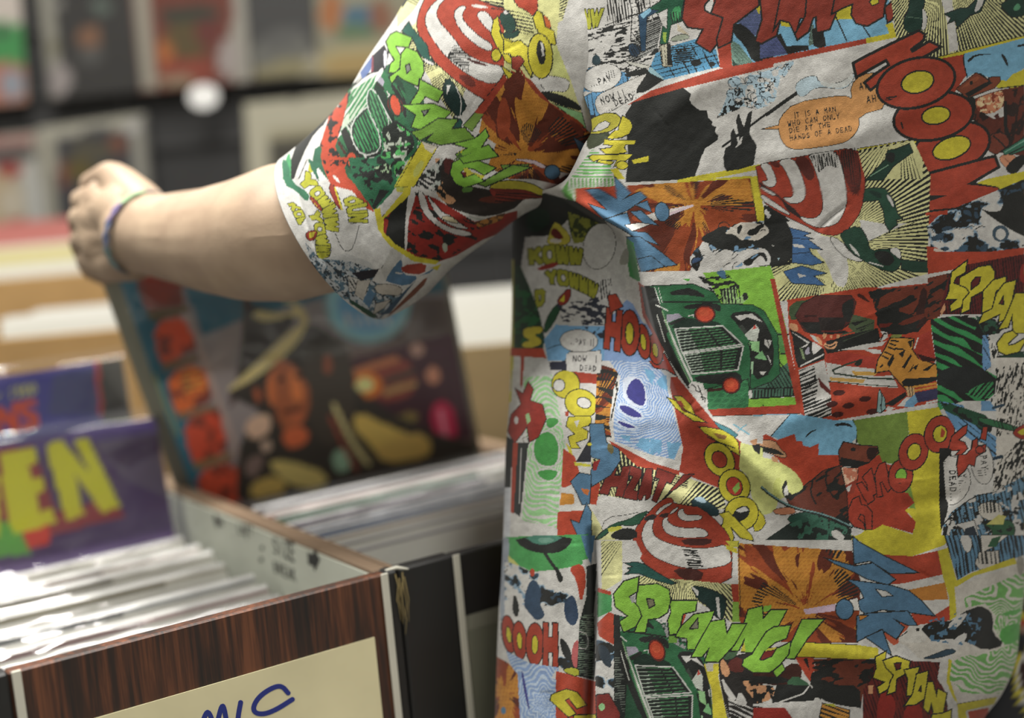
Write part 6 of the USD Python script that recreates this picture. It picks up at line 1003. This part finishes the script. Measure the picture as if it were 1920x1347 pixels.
    # red panel below
    P('925,445 1140,225 1340,285 1640,465 1960,380 1960,500 1700,600 1500,720 1370,765 1200,732 1050,642 945,540', CR); k.blot('925,445 1140,225 1340,285 1640,465 1720,560 1500,700 1370,765 1200,732 1050,642', 15, .58, K, 218, 1.5, .7, 20)
    P('1000,410 1132,255 1145,300 1122,440 1112,690 975,560', K); P('1145,230 1205,235 1172,360 1142,450 1132,690 1112,675 1120,440', W, 1); P('1210,225 1262,255 1302,400 1422,502 1602,540 1625,565 1520,572 1360,502 1240,382', W, 1, 1); P('1275,255 1332,320 1402,400 1462,420 1542,490 1605,522 1480,502 1360,422', W, 1, 1.3); P('1380,430 1460,420 1530,480 1440,460', (196, 186, 150), 1, 1.4)
    P('1635,470 1870,395 1842,452 1680,512', (180, 122, 56), 1); k.blot('1635,470 1870,395 1842,452 1680,512', 8, .5, (90, 60, 36), 219); P('1390,630 1430,620 1440,680 1410,700', (170, 180, 160), 1)
    P('1390,-30 1520,40 1562,190 1800,232 2000,200 2000,340 1760,432 1560,402 1400,332 1372,150', (48, 42, 38), 1); P('1400,-20 1500,0 1500,80 1420,120', (84, 40, 36), 1); P('1345,225 1400,140 1402,240 1512,300 1460,342 1375,290', (196, 146, 104), 1); k.blot('1345,225 1400,140 1402,240 1512,300 1460,342', 8, .52, K, 220); P('1330,-10 1400,-10 1390,60 1350,60', (200, 150, 110), 1); P('1620,300 1900,240 2000,240 2000,300 1800,330', (96, 46, 34), 1); P('1740,215 1800,220 1790,290', (140, 50, 40), 1); P('1500,360 1640,440 1740,440 1660,460', (170, 180, 170), 1)
    ms = '1155,185 1400,-20 1382,182 1342,242 1240,205'
    P(ms, (44, 46, 44)); k.blot(ms, 7, .55, (176, 184, 176), 221); k.hatch('1200,150 1340,120 1340,240 1240,210', 34, 9, .4, W, 222, .7, 14); k.line('1335,-20 1350,60 1345,130', 2, W, 0)
    P('1040,190 1160,-20 1300,-20 1105,245 1060,240', (196, 190, 60)); P('1030,205 1140,100 1100,240', (170, 180, 80)); k.f = 'A'; P('1245,1062 1362,1100 1185,1400 1050,1400', YE, 0, 1); P('1245,1062 1362,1100 1320,1150 1270,1120', (196, 190, 170)); P('1230,1200 1270,1220 1200,1340 1170,1300', (188, 190, 90), 1); k.f = 'B'
    P('885,372 932,358 942,432 1060,290 1140,200 1168,180 1155,262 958,442 955,540 1050,635 1200,725 1375,758 1345,785 1180,762 1000,642 918,530', YE)
    # yellow ribbon and green word over all
    k.f = 'N'; P('980,600 1110,538 1340,558 1480,640 1530,655 1480,690 1300,615 1050,612', (188, 178, 52), 1, 1.6); P('1000,610 1300,620 1480,690 1040,720 1050,640', (120, 46, 36)); k.hatch('1050,640 1460,660 1480,690 1040,740', 6, 6, .4, (52, 34, 30), 223)
    G3 = (128, 186, 60)
    k.f = 'A'; sptang(k, [('978,312 1010,260 1052,238 1165,285 1142,352 1042,342 1082,420 1082,500 1042,542 998,542 1010,482 1042,450 998,380', None), ('1130,358 1202,390 1252,460 1257,540 1210,642 1100,592 1060,560 1020,622 1002,580 1082,520 1092,400', ('1120,490 1150,478 1162,522 1130,552', (120, 124, 116))), ('1230,598 1404,690 1362,762 1270,720 1200,812 1158,780 1222,680', None), ('1100,790 1330,780 1462,840 1400,900 1240,972 1168,952 1202,862', ('1240,832 1302,820 1262,872', (120, 124, 116)))], G3, 2.2)
    sptang(k, [('1240,972 1370,890 1512,900 1462,972 1562,960 1642,1042 1382,1086 1280,1050 1342,990 1230,1052 1168,992', None)], (110, 154, 52), 2.2); sptang(k, [('1488,1080 1642,1042 1722,972 1742,1020 1682,1112 1742,1090 1814,1172 1552,1228 1500,1160 1592,1110', None)], G3, 2.2); P('1515,1145 1555,1120 1530,1165', YE)
    k.f = 'N'; P('690,370 740,300 770,330 860,300', (80, 110, 60)); sptang(k, [('1190,412 1340,430 962,592 908,572', None)], (110, 152, 54), 2.2); sptang(k, [('680,392 742,362 772,402 900,375 1045,436 950,492 862,440 790,430 745,470 772,522 872,490 945,545 780,602 700,562 662,480', None)], G3, 2.2); P('770,440 800,432 850,470 960,505 930,530 860,480 800,510', (196, 190, 56)); P('750,470 800,470 790,525', (110, 40, 36)); P('760,600 862,598 842,642 758,646', (92, 138, 60), 1)
    P('20,770 60,860 60,960 100,1050', YE)
# ---------------------------------------------------------------- the person: body, then the shirt
person = thing('person', 'person from behind in short sleeved shirt covered with comic panels, left arm lifting the album', 'person', loc=(.17, 1.17, 0))
skin = mat('skin', {'tc': ('texture_coordinate', {}), 'n': ('noise_texture', {'scale': 26.0, 'detail': 4.0}), 'r': ('rgb_ramp', {'ramp': [(.3, tuple(lin((148, 127, 107)))), (.7, tuple(lin((170, 149, 126))))]}),
    'n2': ('noise_texture', {'scale': 320.0, 'detail': 2.0}), 'b': ('bump', {'strength': .12, 'distance': .001}),
    'p': ('principled_bsdf', {'roughness': .5, 'specular_ior_level': .35})},
    [('tc.object', 'n.vector'), ('n.fac', 'r.fac'), ('r.color', 'p.base_color'), ('tc.object', 'n2.vector'), ('n2.fac', 'b.height'), ('b.normal', 'p.normal')], surface='p.BSDF')
def ball(p, r):
    m = trimesh.creation.icosphere(2, 1.0); return m.vertices * r + p
def limb(chain):
    """Rounded bones between joints (point, radius); the radius may be a 3-vector."""
    out = []
    for (p, r), (q, s) in zip(chain[:-1], chain[1:]):
        out.append(manifold3d.Manifold.hull_points(np.vstack([ball(np.asarray(p), r), ball(np.asarray(q), s)])))
    return out
def fuse(parts, edge, it=12):
    m = manifold3d.Manifold.batch_boolean(parts, manifold3d.OpType.Add).refine_to_length(edge)
    v, f, _ = meshkit.arrays(m); t_ = trimesh.Trimesh(v, f, process=True)
    trimesh.smoothing.filter_taubin(t_, lamb=.5, nu=.53, iterations=it); return t_
A_ = lambda x, y, Z: at(x, y, Z)
PX = lambda n, Z: n * Z / FX
neck, head = A_(1500, -300, 1.20), A_(1500, -520, 1.22)
shl, shr = A_(1035, 80, 1.165), A_(1930, 20, 1.165)
bones = []
bones += limb([(A_(1460, 1560, 1.17), np.array([.13, .085, .08])), (A_(1450, 1000, 1.165), np.array([.125, .08, .08])), (A_(1470, 420, 1.16), np.array([.14, .085, .09])), (A_(1480, 60, 1.165), np.array([.13, .075, .06])), (neck, .052), (head + (0, 0, -.06), .055)])
bones += limb([(A_(1250, 60, 1.165), .055), (shl, .052)]) + limb([(A_(1720, 40, 1.165), .055), (shr, .052)])
bones += [manifold3d.Manifold.hull_points(np.vstack([ball(head + (0, .01, .01), np.array([.073, .09, .105])), ball(head + (0, .04, -.07), np.array([.045, .04, .035]))]))]
bones += limb([(head + (0, .10, .0), .010), (head + (0, .118, -.03), .014)]) + [manifold3d.Manifold.hull_points(ball(head + (sx * .074, .0, -.01), np.array([.012, .02, .03]))) for sx in (-1, 1)]
# left arm: shoulder, elbow inside the cuff, forearm, wrist
bones += limb([(shl, .052), (A_(780, 330, 1.15), .046), (A_(610, 428, 1.160), PX(122, 1.16)), (A_(540, 436, 1.180), PX(131, 1.18)), (A_(470, 449, 1.21), PX(117, 1.21)), (A_(390, 451, 1.25), PX(97, 1.25)), (A_(310, 444, 1.295), PX(80, 1.295)), (A_(262, 436, 1.315), PX(74, 1.315))])
wrist = A_(262, 436, 1.315)
mcp = [A_(190, 372, 1.345), A_(176, 408, 1.348), A_(176, 446, 1.350), A_(188, 480, 1.350)]
for c, r in zip(mcp, (.0175, .0175, .0165, .015)):
    bones += limb([(wrist + (0, .0, .0), .026), (c, r)])
bones += limb([(mcp[0], .0170), (mcp[1], .0170), (mcp[2], .016), (mcp[3], .015)])
bones += limb([(A_(250, 480, 1.325), .024), (A_(205, 492, 1.35), .019), (A_(182, 484, 1.358), .016)]) + limb([(A_(236, 400, 1.325), .03), (A_(196, 400, 1.347), .021), (A_(192, 456, 1.347), .021)])
pip = [A_(157, 378, 1.372), A_(152, 412, 1.374), A_(153, 452, 1.376), A_(164, 488, 1.374)]
dip = [A_(158, 398, 1.402), A_(152, 436, 1.404), A_(156, 474, 1.404), A_(170, 508, 1.402)]
tip = [A_(186, 412, 1.410), A_(184, 452, 1.412), A_(188, 490, 1.410), A_(198, 522, 1.408)]
for a, b, c, d, r in zip(mcp, pip, dip, tip, (.0098, .0100, .0095, .0085)):
    bones += limb([(a, r * 1.6), (b, r * 1.3), (c, r), (d, r * .88)])
bones += limb([(A_(268, 392, 1.315), .024), (A_(222, 342, 1.335), .0175), (A_(205, 331, 1.345), .0140), (A_(172, 346, 1.372), .0118), (A_(168, 370, 1.392), .0098)])
# right arm, bent forward beyond the frame
bones += limb([(shr, .052), (A_(2060, 380, 1.20), .047), (A_(2110, 700, 1.24), .042), (A_(2040, 980, 1.40), .036), (A_(1990, 1100, 1.49), .027)])
rw = A_(1990, 1100, 1.49)
for k in range(4):
    c = rw + np.array([-.03 + .02 * k, .075, -.02]); bones += limb([(rw, .022), (c, .0115), (c + (0, .03, -.012), .0095), (c + (0, .045, -.034), .0085)])
bones += limb([(rw, .022), (rw + (-.05, .04, -.01), .011), (rw + (-.045, .075, -.02), .009)])
body = fuse(bones, .011, 14)
obj('body', body, skin, person, smooth=True)
hair_m = plain('hair_brown', (74, 60, 48), .6, .3)
hair = manifold3d.Manifold.hull_points(np.vstack([ball(head + (0, -.004, .024), np.array([.08, .094, .1])), ball(head + (0, -.05, -.05), np.array([.06, .04, .03]))]))
obj('hair', hair.trim_by_plane((0, -1, .35), float(np.dot((0, -1, .35), head + (0, .045, .03)))).refine_to_length(.02), hair_m, person, smooth=True)
eye_w, eye_d, lip_m = plain('eye_white', (225, 225, 220), .3), plain('eye_iris', (70, 60, 48), .3), plain('lips', (176, 110, 98), .5)
for sx in (-1, 1):
    e = obj('eye', trimesh.Trimesh(ball(head + (sx * .031, .083, .004), .0115), trimesh.creation.icosphere(2).faces), eye_w, person, smooth=True)
    obj('iris', trimesh.Trimesh(ball(head + (sx * .031, .0915, .004), .0052), trimesh.creation.icosphere(2).faces), eye_d, e, smooth=True)
obj('mouth', tube([head + (x, .083 - abs(x) * .3, -.066) for x in np.linspace(-.024, .024, 7)], [.001, .003, .004, .004, .004, .003, .001], 8), lip_m, person, smooth=True)
hip = A_(1460, 1640, 1.17)
legs = []
for sx in (-1, 1):
    legs += limb([(hip + (sx * .07, 0, .02), .095), (hip + (sx * .08, .0, -.08), .088), ((hip[0] + sx * .09, hip[1] + .005, .47), .066), ((hip[0] + sx * .10, hip[1] - .01, .075), .058)])
legs += limb([(hip + (-.06, 0, .03), .09), (hip + (.06, 0, .03), .09)])
obj('trousers', fuse(legs, .022, 8), plain('denim', (60, 68, 86), .9, .1), person, smooth=True)
for sx in (-1, 1):
    fx_, fy_ = hip[0] + sx * .10, hip[1]
    s = fuse([manifold3d.Manifold.hull_points(np.vstack([ball((fx_, fy_ - .02, .05), np.array([.042, .05, .045])), ball((fx_ + sx * .01, fy_ + .13, .035), np.array([.045, .055, .03])), ball((fx_, fy_ + .03, .085), np.array([.038, .04, .03]))]))], .015, 6)
    s.apply_translation((0, 0, -s.bounds[0][2] + .001)); obj('shoe', s, black_edge, person, smooth=True)
# wristband of coloured cords
ax = A_(390, 451, 1.25) - wrist; ax /= np.linalg.norm(ax); cen = A_(268, 438, 1.31)
up_ = UPV - (UPV @ ax) * ax; up_ /= np.linalg.norm(up_); nr = np.cross(ax, up_)
if nr @ FWD > 0: nr = -nr
rad = PX(79, 1.31)
for k, (c, lo, hi) in enumerate([((150, 190, 140), 40, 80), ((112, 96, 150), 12, 42), ((96, 110, 150), -25, 14), ((120, 150, 150), -60, -20), ((110, 108, 112), -180, -55), ((110, 108, 112), 80, 182)]):
    th = np.radians(np.linspace(lo, hi, 14))
    P = np.array([cen + rad * (math.sin(q) * up_ * 1.0 + math.cos(q) * nr) + ax * (.008 * math.sin(q * 1.0)) for q in th])
    for j in (-1, 1): obj('wristband' if (k == 0 and j < 0) else 'wristband_cord', tube(P + ax * .0014 * j + .0008 * np.stack([np.sin(th * 18 + j * 1.6)] * 3, 1) * nr, .0017, 8), plain('cord_%d' % k, tuple(int(.72 * q + 36) for q in c), .8), person, smooth=True, label='woven coloured wristband' if k == 0 and j < 0 else None)

# ---------------------------------------------------------------- the shirt
def ridges(lines, gu, gv):
    P = shapely.points(gu.ravel(), gv.ravel()); out = np.zeros(gu.size)
    for s, amp, w in lines:
        d = shapely.distance(P, LineString(soft(pts(s), False, 2))); L = LineString(pts(s)).length
        t_ = shapely.line_locate_point(LineString(pts(s)), P) / L
        out += amp * .001 * np.exp(-(d / w) ** 2) * (.25 + .75 * np.sin(np.pi * np.clip(t_, 0, 1)) ** .5)
    return out.reshape(gu.shape)
from scipy.ndimage import map_coordinates
class Field:
    def __init__(s, u0, u1, v0, v1, step, fn):
        s.u0, s.v0, s.k = u0, v0, step
        gu, gv = np.meshgrid(np.arange(u0, u1, step, float), np.arange(v0, v1, step, float)); s.g = fn(gu, gv)
    def __call__(s, u, v): return map_coordinates(s.g, [(v - s.v0) / s.k, (u - s.u0) / s.k], order=3, mode='nearest')
BACK = [('1290,770 1330,800 1400,860 1470,930 1520,990', 8, 26), ('1180,880 1260,930 1360,960', 4, 22), ('1112,1000 1116,1120 1108,1240 1100,1420', -16, 9), ('1078,1020 1082,1200 1070,1400', 5, 18), ('1150,1080 1160,1250 1150,1420', 4, 22),
    ('1420,300 1600,260 1760,180', 2.4, 26), ('1240,220 1330,150 1420,130', 2.5, 24), ('1640,590 1700,760 1720,900', -4, 36), ('1820,840 1790,980 1740,1080', 6, 28), ('1840,1040 1868,1150 1830,1300', -5, 26), ('1535,430 1560,405 1588,384', -1.6, 5), ('1690,950 1740,940 1800,930', -3, 14),
    ('1470,800 1560,760 1660,740', 2.2, 20), ('1300,1060 1420,1090 1560,1080', 2, 34), ('1150,260 1130,330 1120,370', 4, 18), ('1480,1210 1600,1230 1720,1260', 2.5, 20), ('1230,560 1270,680 1310,770', 5, 14), ('1400,140 1420,260 1440,420', 1.5, 50),
    ('1530,555 1560,680 1576,800 1590,950 1604,1040 1609,1200 1612,1300', -.7, 3.2), ('1050,930 1040,1100 1030,1300', 4, 22), ('1000,700 990,860 985,980', 4, 20), ('1090,560 1110,700 1130,840', -4, 22)]
disp_b = Field(860, 2120, -320, 1700, 4, lambda u, v: ridges(BACK, u, v) + .0065 * (fbm2(u / 190, v / 230, 5) - .5) + .0016 * (fbm2(u / 55 + v / 160, v / 70, 9) - .5) + .00025 * (fbm2(u / 16, v / 16, 2) - .5))
Lk = PchipInterpolator([-320, -160, 0, 60, 110, 180, 240, 275, 315, 335, 350, 366, 380, 470, 560, 650, 750, 850, 950, 1080, 1150, 1280, 1347, 1700], [1240, 1010, 1036, 1046, 1060, 1095, 1110, 1093, 1074, 1062, 1040, 985, 962, 960, 960, 958, 955, 948, 945, 940, 935, 930, 928, 915])
Rk = PchipInterpolator([-320, -160, 0, 500, 800, 1000, 1096, 1166, 1231, 1262, 1307, 1347, 1450, 1700], [1700, 1990, 2030, 2015, 1990, 1950, 1924, 1914, 1907, 1898, 1876, 1846, 1800, 1770])
Fk = PchipInterpolator([340, 372, 400, 440, 480, 520, 600, 660, 720, 780, 830], [1040, 1068, 1110, 1170, 1192, 1203, 1222, 1240, 1262, 1292, 1330])
Z0, BD, UC = 1.05, .11, 1450.0
def back_depth(u, v, L, R):
    Ls = np.where(v < 400, 961.0, L)
    s_ = np.where(u < UC, np.minimum((UC - u) / (UC - Ls), 1.0), (u - UC) / (R - UC))
    D = Z0 + BD * (1 - np.sqrt(np.clip(1 - s_ ** 2, 0, 1)) ** 1.0)
    step = .040 * sst(345, 430, v) * (1 - sst(600, 800, v))
    F = Fk(np.clip(v, 340, 830))
    D = D + step * (1 - sst(-16, 3, u - F)) - .006 * np.exp(-((u - F - 16) / 18.0) ** 2) * (step / .04)
    D = D + .10 * sst(-120, -320, v) + .03 * sst(1500, 1300, v) * 0
    edge = sst(0, 26, u - L) * sst(0, 26, R - u)
    return D - disp_b(u, v) * (.25 + .75 * edge)
STEP = 1.45
ns = int(985 / STEP)
vv = np.concatenate([np.arange(-320, -20, 12.0), np.arange(-20, 1360, STEP), np.arange(1360, 1640, 12.0)])
ss = np.unique(np.concatenate([np.linspace(0, 1, ns), np.geomspace(2e-5, 3e-3, 9), 1 - np.geomspace(2e-5, 3e-3, 6)]))
S_, V_g = np.meshgrid(ss, vv)
Lg, Rg = Lk(vv)[:, None], Rk(vv)[:, None]
U_g = Lg + (Rg - Lg) * S_
D_g = back_depth(U_g, V_g, Lg, Rg)
Pb = at(U_g, V_g, D_g)
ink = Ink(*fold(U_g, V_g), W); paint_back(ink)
shirt = person + '/shirt'
UsdGeom.Xform.Define(stage, shirt)
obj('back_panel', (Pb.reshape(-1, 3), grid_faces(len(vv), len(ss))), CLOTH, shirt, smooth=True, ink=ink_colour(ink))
# front: closes the shirt round the chest; low on the right it stands out beyond the back
rows = np.linspace(0, len(vv) - 1, 110).astype(int); vf = vv[rows]
bul = 150 * sst(1130, 1330, vf)
ang = np.concatenate([np.linspace(0, .5, 30), np.linspace(.55, np.pi, 40)])
Lf, Rf, De, Dl = Lk(vf), Rk(vf), D_g[rows, -1], D_g[rows, 0]
cu, au = (Lf + Rf + bul) / 2, (Rf + bul - Lf) / 2
Uf = cu[:, None] + au[:, None] * np.cos(ang); Df = (De + .035 * bul / 150)[:, None] + .10 * np.sin(ang)[None]
k_ = (ang / np.pi)[None]; Df = Df * (1 - k_ ** 6) + (Dl[:, None]) * k_ ** 6
U2 = np.concatenate([(Rf - 1)[:, None] + (bul + 1)[:, None] * np.linspace(0, 1, 22)[None, :-1], Uf], 1)
D2 = np.concatenate([De[:, None] + .006 * (bul / 150)[:, None] + (.034 * bul / 150)[:, None] * (1 - np.cos(np.linspace(0, np.pi / 2, 22)))[None, :-1], Df], 1)
V2 = np.repeat(vf[:, None], U2.shape[1], 1)
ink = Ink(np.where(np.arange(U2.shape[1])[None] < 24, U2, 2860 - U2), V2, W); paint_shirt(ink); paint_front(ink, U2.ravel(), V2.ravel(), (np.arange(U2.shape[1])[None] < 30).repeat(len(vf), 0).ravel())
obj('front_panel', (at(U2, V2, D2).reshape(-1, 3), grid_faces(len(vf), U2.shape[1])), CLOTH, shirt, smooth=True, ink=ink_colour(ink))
# sleeve: a tube from the cuff to the armhole, drawn between its upper and its lower outline
def sleeve(top, bot, zc, bow, nst, nfr, dep, folds, paint, wr, dx=0, dy=0):
    top, bot = pts(top), pts(bot); k = np.linspace(0, 1, len(top))
    t_ = np.linspace(0, 1, nst)
    Tp, Bp = PchipInterpolator(k, top)(t_), PchipInterpolator(k, bot)(t_)
    zc = PchipInterpolator(k, zc)(t_); bow = PchipInterpolator(k, bow)(t_)
    fr = np.linspace(0, np.pi, nfr); bk = np.linspace(np.pi, 2 * np.pi, 40)[1:-1]; ph = np.concatenate([fr, bk])
    w = (1 - np.cos(ph)) / 2
    axis = np.gradient((Tp + Bp) / 2, axis=0); axis /= np.linalg.norm(axis, axis=1, keepdims=True)
    P2 = Tp[:, None] * (1 - w)[None, :, None] + Bp[:, None] * w[None, :, None] - axis[:, None] * (bow[:, None] * np.sin(ph))[..., None]
    half = np.linalg.norm(Bp - Tp, axis=1) / 2
    d = zc[:, None] - dep * np.sin(ph)[None] * (half / half.max())[:, None] ** .5
    u, v = P2[..., 0], P2[..., 1]
    fz = Field(460, 1180, -240, 660, 4, lambda a, b: ridges(folds, a, b) + .005 * (fbm2(a / 110, b / 110, 15) - .5) + .0014 * (fbm2(a / 40, b / 46, 19) - .5)) if folds is not None else (lambda a, b: 0 * a)
    e = np.clip(np.sin(ph), 0, 1)[None] ** .5
    d = d - fz(u, v) * e * wr
    P = at(u, v, d)
    lip = P[:1] * .97 + P[:1].mean(1, keepdims=True) * .03; lip2 = P[12:13] * .95 + P[12:13].mean(1, keepdims=True) * .05
    Pall = np.concatenate([lip2, lip, P]); n0 = Pall.shape[1]
    back = np.sin(ph) < 0
    X = np.where(back[None], u + 0, u); X = np.concatenate([X[:2], X]); Y = np.concatenate([v[:2], v])
    ink = Ink(X + dx, Y + dy, W); paint(ink)
    ink.C[: 2 * n0] = (176, 176, 172)
    obj('sleeve', (Pall.reshape(-1, 3), grid_faces(len(Pall), n0, wrap=True)[:, ::-1]), CLOTH, shirt, smooth=True, ink=ink_colour(ink))
FOLD = [('1085,240 1050,300 990,352', -5, 13), ('880,352 980,330 1060,328', 5, 16), ('720,420 800,384 900,368', -4, 18), ('610,330 660,420 700,520', 3, 30), ('960,90 990,150 1010,230', 4, 26), ('820,420 900,400 990,378', 4, 14), ('760,90 800,150 880,200', 2.5, 30), ('700,540 780,500 860,450', -3, 16), ('545,300 556,350 577,430 610,500 660,550 720,584', -1.2, 4)]
sleeve('528,296 580,252 640,190 690,108 735,42 800,-60 900,-130 1060,-170 1150,-160', '724,596 792,558 852,498 917,450 987,399 1037,376 1074,352 1108,332 1150,300', [1.150, 1.146, 1.142, 1.14, 1.14, 1.14, 1.142, 1.145, 1.15], [62, 58, 48, 34, 20, 8, 0, 0, 0], 430, 400, .066, FOLD, lambda k: paint_sleeve(k), 1.0)
sleeve('2190,640 2170,480 2130,260 2080,60 2010,-130', '1990,690 1985,520 1980,380 1960,260 1930,120', [1.25, 1.22, 1.20, 1.18, 1.17], [0, 0, 0, 0, 0], 240, 200, .07, None, lambda k: paint_back(k), 0, -560, 330)
